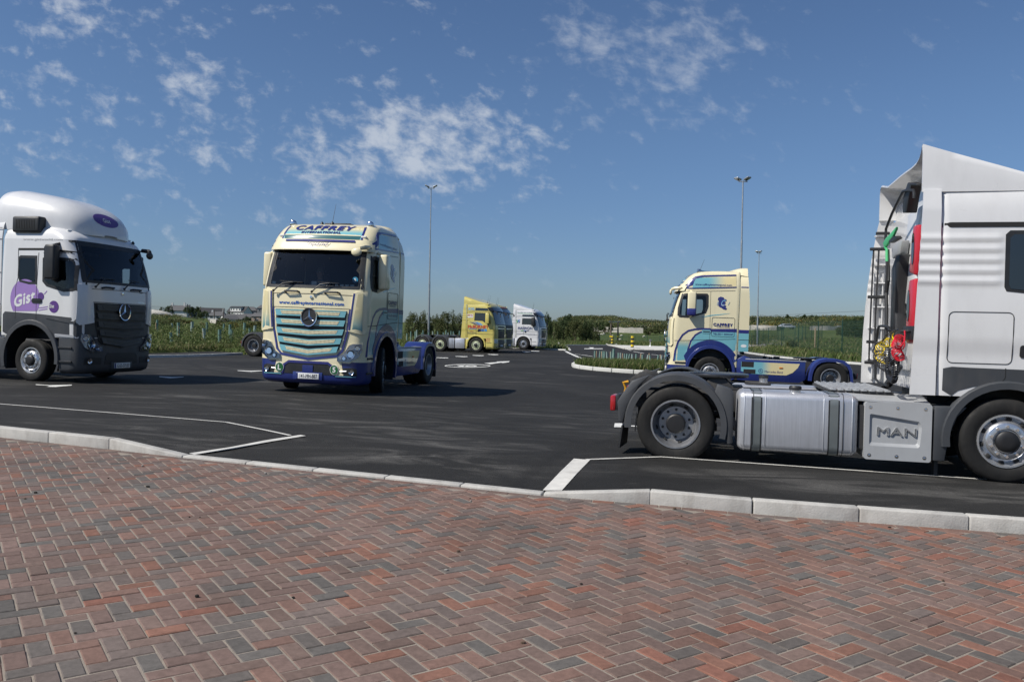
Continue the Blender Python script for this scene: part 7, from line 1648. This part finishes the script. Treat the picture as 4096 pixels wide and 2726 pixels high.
for x in (-2.70, -1.70): MB().tube([(x, -1.02, .918), (x, -1.14, .917), (x, -1.20, .88), (x, -1.224, .82), (x, -1.224, .3), (x, -1.2, .23), (x, -1.13, .19), (x, -.9, .188)], .004, 4).build('strap_edge', BLKP, tk)
def strap(x, w):
    pth = [(-.6, .915), (-1.12, .915), (-1.185, .895), (-1.218, .84), (-1.222, .78), (-1.222, .30), (-1.21, .235), (-1.17, .197), (-1.1, .188), (-.6, .188)]
    rows = [[(x - w, y, z), (x + w, y, z)] for y, z in pth]; q = MB().grid(rows).build('tank_strap', pm('strap_steel', (.18, .20, .20), .45, metal=.5, var=.15, dirt=.25), tk, solid=.008)
    for e in (-1, 1): MB().grid([[(x + e * (w + .0), y + (0 if y > -1.15 else .003), z), (x + e * (w + .016), y + (0 if y > -1.15 else .003), z)] for y, z in pth]).build('strap_rubber', BLKP, q, solid=.006)
strap(-2.66, .045); strap(-1.80, .045)
for x in (-2.80, -2.56, -1.91, -1.60):
    pth = [(-.6, .908), (-1.12, .908), (-1.18, .89), (-1.213, .84), (-1.213, .27), (-1.18, .22), (-1.1, .20)]; MB().tube([(x, y, z) for y, z in pth], .008, 6).build('tank_seam', ALLOY, tk)
b = MB(); b.lathe([(.062, 0), (.062, .05), (.05, .055)], 20, Matrix.Translation((-2.22, -1.08, .895)), caps=False); f_ = b.build('filler_neck', ALUR, tk); MB().lathe([(.068, .05), (.072, .06), (.072, .085), (.06, .10), (0, .10)], 20, Matrix.Translation((-2.22, -1.08, .89))).build('filler_cap', BLKP, tk)
b = MB(); b.tube([(-2.45, .95, .86), (-2.45, .95, .97)], .06, 14); b.build('far_filler_neck', ALUR, TD); MB().tube([(-2.45, .95, .97), (-2.45, .95, 1.01)], .068, 14).build('far_filler_cap', BLKP, TD); MB().box(-2.9, -1.4, .55, 1.2, .22, .88).build('far_tank', ALLOY, TD, bevel=.08, seg=4)
# battery cover with raised letters
o = 1.0; bx = MB(); bx.box(-1.465, -.765, -1.19, -.55, .19, .84); box = bx.build('battery_box', pm('grey_moulded_plastic', (.33, .34, .35), .48, var=.06, dirt=.2), TD, bevel=.02); GP = MATS['grey_moulded_plastic']
outer = rpoly(-1.467, -.763, .188, .845, .03); inner = [(-1.415, .36), (-1.415, .70), (-1.40, .71), (-.90, .645), (-.875, .62), (-.865, .56), (-.88, .37), (-.90, .345), (-1.40, .345)]
v, t = cdt_fill([outer, inner], .3); fb = MB(); n = len(v); fb.add([(p[0], -1.222, p[1]) for p in v], t); fb.build('cover_frame', GP, box, solid=.012)
k = len(inner); cc = (sum(p[0] for p in inner) / k, sum(p[1] for p in inner) / k); inn2 = [(cc[0] + (x - cc[0]) * .90, cc[1] + (z - cc[1]) * .80) for x, z in inner]
MB().add([(x, -1.222, z) for x, z in inner] + [(x, -1.196, z) for x, z in inn2], [(i, (i + 1) % k, k + (i + 1) % k, k + i) for i in range(k)] + [tuple(range(k, 2 * k))]).build('cover_recess', GP, box, smooth=25)
v, f, W_, H_ = text2d('MAN', bold=.02); lb = MB(); X = lambda p, y: (-1.335 + p[0] / W_ * .42, y, .470 + p[1] / H_ * .095); lb.add([X(p, -1.212) for p in v], f)
cnt = {}
for q in f:
    for i in range(len(q)): e = (q[i], q[(i + 1) % len(q)]); cnt.setdefault(tuple(sorted(e)), []).append(e)
nn_ = len(v); lb.add([X(p, -1.212) for p in v] + [X(p, -1.19) for p in v], [(e[0][0], e[0][1], e[0][1] + nn_, e[0][0] + nn_) for e in cnt.values() if len(e) == 1]); lb.build('raised_lettering', GP, box, smooth=20)
for x in (-1.41, -1.12, -.83):
    for z in (.785, .235): MB().lathe([(.022, 0), (.018, -.004), (.012, -.004), (.011, .006), (0, .009)], 14, Matrix.Translation((x, -1.2225, z)) @ Matrix.Rotation(rad(90), 4, 'X')).build('cover_bolt', CHROME, box)
MB().add([(-1.60, -1.12, .87), (-.78, -1.2, .85), (-.72, -.55, .905), (-1.58, -.45, .92), (-1.58, -.8, .905)], [(0, 1, 2, 3, 4)]).build('cover_lid', GP, TD, solid=.02)
b = MB(); b.box(-1.52, -1.47, -1.15, -.6, .3, .8); b.tube([(-1.5, -1.1, .5), (-1.5, -1.0, .8), (-1.49, -.9, .86)], .02, 6); b.build('battery_bracket', CHAS, TD)
# deck plate: ribbed planks behind the cab
dk = MB()
for i in range(8): x = -1.78 + i * .088; dk.box(x, x + .066, -.72, .80, .935, .955); dk.box(x + .024, x + .042, -.72, .80, .955, .966)
dk.build('deck_plate', pm('dull_alloy', (.42, .43, .44), .5, metal=.5, var=.15, dirt=.3), TD, bevel=.003)
MB().box(-1.8, -1.06, -.70, .78, .90, .934).build('deck_frame', CHAS, TD)
# back wall fittings
bk = lambda x, cv: (lambda l: [(max(q[0], -1.12), q[1]) for q in [frD.front(x, cv)(*p) for p in l]])
B4 = bk(-.80, z4)
MB().box(-.79, -.725, -1.10, 1.10, 1.18, 3.2).build('back_wall', WHITE, TD, bevel=.03)
for z in (1.55, 1.72, 1.9): MB().box(-.81, -.785, -.95, .05, z, z + .05).build('wall_rib', WHITE, TD, bevel=.02)
q = MB(); q.box(-.83, -.785, -.55, .20, 2.02, 2.62); q.build('wall_panel', WHITE, TD, bevel=.03)
MB().box(-.86, -.79, .12, .24, 2.02, 2.12).build('air_vent', BLKP, TD, bevel=.01)
def flatprism(name, pts, x0, x1, mat, bev=.015): return MB().prism(pts, 'x', x0, x1).build(name, mat, TD, bevel=bev)
for nm, l, ov in (('red_locker', [(735, 838), (768, 832), (750, 1250), (740, 1255), (700, 1235), (712, 1090)], (733, 1035)), ('red_locker', [(702, 1292), (742, 1280), (725, 1800), (676, 1830), (672, 1700), (688, 1400)], (694, 1510))):
    r = flatprism(nm, bk(-.96, z4)(l), -.96, -.82, RED, .03); ce = frD.front(-.965, z4)(*ov)
    MB().prism([(ce[0] + .055 * math.cos(a), ce[1] + .185 * math.sin(a)) for a in [2 * math.pi * i / 24 for i in range(24)]], 'x', -.968, -.955).build('oval_window', DARKG, r)
flatprism('air_duct', bk(-.95, z4)([(535, 1800), (545, 1568), (552, 1200), (590, 1085), (622, 1078), (612, 1200), (592, 1400), (578, 1568), (585, 1800)]), -.95, -.80, BLKP, .03)
flatprism('cab_corner_pad', bk(-.9, z4)([(560, 1120), (556, 1030), (600, 980), (640, 960), (625, 1080), (590, 1090)]), -.9, -.80, GP, .02)
pth = [(-1.0, y, z) for y, z in bk(-1.0, z4)([(507, 960), (510, 870), (560, 740), (652, 555), (690, 545), (740, 545), (758, 565), (758, 600)])]; MB().tube(pth, .017, 8).build('bent_pipe', BLKP, TD)
flatprism('intake_arm', bk(-.98, z4)([(648, 735), (650, 610), (690, 480), (800, 463), (800, 482), (720, 505), (700, 600), (678, 735)]), -.98, -.86, BLKP, .01)
pth = [(-1.03, y, z) for y, z in bk(-1.03, z4)([(525, 1040), (530, 1300), (512, 1400), (515, 1568), (510, 1800)])]; MB().tube(pth, .022, 8).build('riser_pipe', BLKP, TD)
# far fairing: ledges, ladder rails and brackets
S4 = frD.side(1.17, z4); S2 = frD.side(1.17, y2)
for z in (3.02, 2.62, 2.36, 2.02, 1.72, 1.28): MB().box(-.98 if z > 2 else -1.03, -.74, 1.12, 1.205, z, z + .018).build('fairing_ledge', WHITE, TD)
for x in (-.97, -.86): MB().box(x - .006, x + .006, 1.14, 1.205, 1.0, 2.5).build('fairing_web', WHITE, TD)
sh = lambda p: (p[0] + .05, p[1]); l1 = [sh(S4(370, 1040)), sh(S4(345, 1568)), sh(S2(510, 330)), sh(S2(505, 485))]; l2 = [sh(S4(413, 1050)), sh(S4(385, 1568)), sh(S2(552, 325))]
ld = MB().tube([(x, 1.12, z) for x, z in l1], .012, 8).build('ladder_rail', BLKP, TD); MB().tube([(x, 1.12, z) for x, z in l2], .012, 8).build('ladder_rail', BLKP, TD)
for a, b_ in ((S4(370, 1040), S4(505, 1045)), (S4(352, 1437), S4(490, 1442)), (S2(515, 325), S2(600, 328)), (S2(500, 485), S2(600, 490)), (S4(420, 910), S4(535, 912))):
    MB().box(min(a[0], b_[0]), max(a[0], b_[0]), 1.10, 1.14, a[1] - .022, a[1] + .022).build('ladder_bracket', BLKP, TD, bevel=.008)
# hose gear
z7 = CV(4.479, 3380, 1250); H7 = bk(-1.05, z7)
P7 = lambda l, x=-1.05: [(x, y, z) for y, z in bk(x, z7)(l)]
MB().tube(P7([(760, 1310), (600, 1240), (545, 1180), (548, 640), (590, 300), (612, 245), (640, 238), (740, 242), (785, 262), (800, 330)]), .017, 8).build('hose_rack', BLKP, TD)
b = MB(); M_ = P7([(1020, 330)])[0]; b.box(-1.0, -.85, M_[1] - .22, M_[1] + .18, M_[2] - .10, M_[2] + .06)
for i in range(6): b.tube([(-1.04, M_[1] - .18 + i * .06, M_[2]), (-.98, M_[1] - .18 + i * .06, M_[2])], .018, 8)
b.build('coupling_block', BLKP, TD, bevel=.008)
MB().tube(helix(P7([(800, 530), (700, 560), (625, 640), (600, 730), (630, 800), (730, 840)]), .055, 11, 16), .0065, 6).build('yellow_air_coil', YELH, TD)
MB().tube(P7([(860, 370), (850, 430), (880, 500), (800, 525)]), .009, 6).build('yellow_hose', YELH, TD)
MB().tube(helix(P7([(1050, 455), (970, 500), (925, 590), (925, 700), (970, 790), (1030, 840)], -1.10), .056, 13, 16), .0065, 6).build('red_air_coil', REDH, TD)
MB().tube(P7([(1070, 320), (1080, 400), (1075, 450)]), .009, 6).build('red_hose', REDH, TD); MB().tube(P7([(1040, 650), (1100, 600), (1130, 530), (1160, 530)]), .009, 6).build('red_hose', REDH, TD)
MB().tube(helix(P7([(775, 620), (765, 800), (762, 1000), (790, 1150), (870, 1225), (950, 1170), (1000, 1060), (1010, 960)], -1.14), .030, 34, 10), .008, 6).build('black_cable_coil', BLKH, TD)
MB().tube(helix(P7([(640, 600), (600, 700), (620, 800), (680, 900), (760, 960)], -1.12), .075, 7, 14), .006, 5).build('black_air_coil', BLKH, TD)
MB().tube(helix(P7([(860, 780), (900, 900), (860, 1010)], -1.10), .05, 8, 12), .008, 5).build('black_air_coil', BLKH, TD)
for l in ([(950, 300), (850, 330), (740, 400), (670, 500), (650, 580), (720, 570)], [(940, 310), (830, 380), (800, 500), (800, 600)], [(900, 340), (760, 420), (690, 500), (560, 540)]): MB().tube(P7(l, -1.12), .007, 6).build('black_hose', BLKH, TD)
MB().tube([(-.9, -.2, 1.25), (-1.0, -.1, 1.0), (-1.0, .1, .97)], .05, 8).build('cable_drop', BLKH, TD)
# green broom tied to the riser pipe
pb_ = bk(-1.08, z4)
gb = MB().prism(pb_([(503, 1012), (497, 985), (520, 945), (560, 905), (608, 850), (602, 880), (572, 945), (530, 1000), (512, 1022)]), 'x', -1.10, -1.07).build('broom_head', GRN, None, bevel=.008)
hd = MB(); hd.tube([(-1.085, y, z) for y, z in pb_([(506, 1015), (520, 1040), (521, 1140)])], .017, 8); hd = hd.build('broom_neck', GRN, None)
hs = MB().tube([(-1.085, y, z) for y, z in pb_([(521, 1138), (520, 1250), (510, 1400)])], .015, 8).build('broom_handle', BLKP, None)
br = MB(); Pq = pb_([(552, 985), (620, 945), (600, 925), (575, 935), (545, 970)]); br.prism(Pq, 'x', -1.10, -1.04); br = br.build('bristles', BLKP, None)
bt = thing('broom', (0, 0, 0), 0, 'green broom strapped upright behind the foreground cab', 'broom'); bt.matrix_world = TD.matrix_world.copy()
for o in (gb, hd, hs, br): o.parent = bt

# -- E, F, G: distant lorries, and the one half hidden on the left
def far_lorry(T, col, R, axles, win, up, livery, boxes=True, mir=None, mk='MAN', rimm=ALUR, fz=.95, low=None, front_tag=None, deco=None):
    sk = square_cab(T, dict(R=R, low=low or col, body=col, archm=col, bar=BLKP, mk=mk, mir=mir or col, win=win, up=up, fz=fz, seams=[([(-.62, .97), (-.66, 3.2)], .02), ([(-.71, 2.76), (.95, 2.78)], .02), ([(-.0, 1.0), (.0, 2.0)], .015), ([(-.71, 1.27), (1.2, 1.25)], .02)]))
    if livery: both(lambda pl, s: livery(sk, pl, s))
    chassis(T, .9, axles[-1] - .6, axles, plate_x=axles[0] + .45, R=R, zt=.88)
    for s in (-1, 1):
        for a in axles: wings(T, MGREY, a, R, s, R + .13); wheel(T, a, s * 1.06, s, R, .30, 'front' if rimm is YRIM else 'rear', dual=len(axles) < 2 or a == axles[0], mat=rimm)
        wheel(T, 0, s * 1.06, s, R, .31, 'front', mat=rimm); tail_lamp(T, axles[-1] - .72, s * .9, .66, s)
        MB().prism([(-.74, .25), (-.74, .9), (-.45, .9), (-.6, .6), (-.66, .25)], 'y', s * .85, s * 1.21).build('step_panel', col if low is None else low, T, bevel=.01)
        if boxes:
            MB().box(-1.52, -.82, min(s * .6, s * 1.2), max(s * .6, s * 1.2), .25, .93).build('battery_box', ALLOY, T, bevel=.03); mx = (MSR if s < 0 else MSL)(-1.17, s * 1.204, .58); flat_text('box_lettering', 'MAN', mx, .44, .12, GP, T, bold=.05)
            k = MB()
            for i in range(4): k.box(-1.98 + i * .1, -1.90 + i * .1, min(s * .6, s * 1.2), max(s * .6, s * 1.2), .25, .93)
            k.build('air_tank', ALLOY, T, bevel=.02)
    for x, y in ((.6, -.7), (.3, .5)): antenna(T, x, y, 3.36, .55, -.15)
    return sk
YRIM = pm('greenish_rim', (.62, .66, .46), .35, metal=.3, dirt=.2)
BFILM = pm('sky_blue_film', (.10, .33, .60), .4); RFILM = pm('red_film', (.42, .03, .025), .4); NFILM = pm('dark_blue_film', (.02, .035, .13), .4); MFILM = pm('mid_blue_film', (.05, .16, .42), .4); GFILM = pm('leaf_green_film', (.06, .32, .08), .4)
TE = place('tractor_unit', (-2.44, 53.8), -17.5, 'nearest yellow lorry in the distant row, with red and blue lettering', 'lorry', y=-1.2, x=0)
fE = Frame(TE).side(-1.23, y3); E_ = lambda l: [fE(*p) for p in l]
def rect(f, a, b): p, q = f(*a), f(*b); return sorted((p[0], q[0])) + sorted((p[1], q[1]))
def liv_e(sk, pl, s):
    def tx(n, t, a, b, m, **k): x0, x1, z0, z1_ = rect(fE, a, b); stext(sk, n, t, x0, x1, z0, z1_, pl, m, TE, off=.007, **k)
    tx('size_lettering', 'XXL', (910, 470), (1010, 436), BFILM, bold=.05, shear=.1); tx('size_lettering', 'TG-X', (970, 478), (1008, 470), RFILM); tx('company_name', 'McBURNEY', (915, 715), (1192, 675), RFILM, bold=.07); tx('company_name', 'TRANSPORT', (925, 728), (1040, 713), BFILM, bold=.02)
    tx('telephone_number', 'PHONE', (940, 762), (985, 750), RFILM); tx('telephone_number', '028 25 20145', (903, 779), (1018, 766), NFILM); x0, x1, z0, z1_ = rect(fE, (905, 570), (985, 524)); sk.patch('logo_panel', rpoly(x0, x1, z0, z1_, .03), pl, PLATE, TE, off=.006); tx('logo_lettering', 'MCD', (910, 556), (980, 530), RFILM, bold=.03)
    for (a, m) in (([(930, 630), (970, 645), (1010, 668), (1050, 672), (1000, 645), (965, 632)], NFILM), ([(975, 629), (1020, 645), (1050, 670), (1085, 674), (1050, 645), (1010, 630)], MFILM), ([(1015, 629), (1060, 645), (1085, 672), (1117, 676), (1085, 645), (1050, 629)], BFILM)): sk.patch('swoosh', E_(a), pl, m, TE, off=.006)
    for (x0, x1, m) in ((1050, 1085, NFILM), (1088, 1125, MFILM), (1130, 1165, BFILM)): sk.patch('flag_stripe', E_([(x0, 722), (x1, 722), (x1 + 6, 757), (x0 + 6, 757)]), pl, m, TE, off=.006)
    for z, t in ((850, 'LIVERPOOL'), (868, '0151'), (886, '4721999')):
        tx('door_lettering', t, (1155, z + 12), (1212, z), RFILM)
RX[0] = -.45
winE = E_([(1018, 512), (1195, 520), (1200, 560), (1210, 640), (1150, 640), (1110, 612), (1010, 608)])
upE = E_([(1022, 440), (1215, 450), (1220, 480), (1020, 474)])
far_lorry(TE, YELP, .50, [-2.62, -3.95], winE, upE, liv_e, rimm=YRIM)
TF = place('tractor_unit', (-1.55, 58.3), -17.5, 'farther yellow lorry with a black front, behind the nearest yellow one', 'lorry', y=0, x=0)
skF = far_lorry(TF, YELP, .50, [-2.62, -3.95], winE, upE, None, rimm=YRIM, mk='VOLVO')
skF.patch('black_front', [(-1.12, 1.30), (-1.12, 1.90), (1.12, 1.90), (1.12, 1.30)], 'F', BLKP, TF, off=.009, step=.15); skF.patch('brow_panel', [(-1.0, 3.08), (-.9, 3.28), (.9, 3.28), (1.0, 3.08)], 'F', BLKP, TF, off=.006, step=.15); stext(skF, 'brow_lettering', 'McBURNEY', -.6, .6, 3.12, 3.22, 'F', RFILM, TF, off=.012, bold=.04)
TG = place('tractor_unit', (.94, 66.0), -17.5, 'white lorry with navy name on the door, last in the distant row', 'lorry', y=-1.2, x=0)
fG = Frame(TG).side(-1.23, y3); G_ = lambda l: [fG(*p) for p in l]
def liv_g(sk, pl, s):
    def tx(n, t, a, b, m, **k): x0, x1, z0, z1_ = rect(fG, a, b); stext(sk, n, t, x0, x1, z0, z1_, pl, m, TG, off=.007, **k)
    tx('company_name', 'HANNON', (1588, 731), (1783, 696), NFILM, bold=.06); tx('web_address', 'www.hannontransport.com', (1575, 802), (1815, 791), NFILM); tx('slogan', 'Your Daily Link To Europe', (1575, 510), (1785, 494), NFILM, shear=.4)
    sk.patch('slogan_line', band(G_([(1582, 514), (1780, 517)]), .03), pl, GFILM, TG, off=.006)
    for x0, m in ((1625, GFILM), (1663, MFILM), (1700, NFILM)): sk.patch('name_bar', G_([(x0 + 8, 740), (x0 + 40, 741), (x0 + 30, 752), (x0, 750)]), pl, m, TG, off=.006)
    for a, m in (([(1570, 600), (1583, 605), (1583, 640), (1570, 645)], GFILM), ([(1585, 605), (1595, 598), (1602, 620), (1585, 640)], MFILM), ([(1602, 600), (1620, 598), (1612, 618), (1600, 620)], MFILM), ([(1604, 625), (1620, 628), (1606, 645), (1595, 645)], NFILM)): sk.patch('logo_mark', G_(a), pl, m, TG, off=.006)
winG = G_([(1655, 585), (1790, 588), (1815, 600), (1820, 675), (1770, 668), (1745, 662), (1650, 660)]); upG = G_([(1655, 532), (1805, 534), (1812, 560), (1652, 556)])
far_lorry(TG, WHITE, .50, [-3.6], winG, upG, liv_g, mir=BLKP)
TH = place('tractor_unit', (-12.45, 38.3), -14.0, 'dark tailed lorry mostly hidden behind the moving cream cab', 'lorry', y=-1.2, x=-3.6)
far_lorry(TH, WHITE, .52, [-3.6], winE, upE, None, mir=BLKP, rimm=STEELR, fz=.95)
for s in (-1, 1): MB().box(-2.85, -.8, min(s * 1.1, s * 1.19), max(s * 1.1, s * 1.19), .32, 1.0).build('side_skirt', WHITE, TH, bevel=.02)
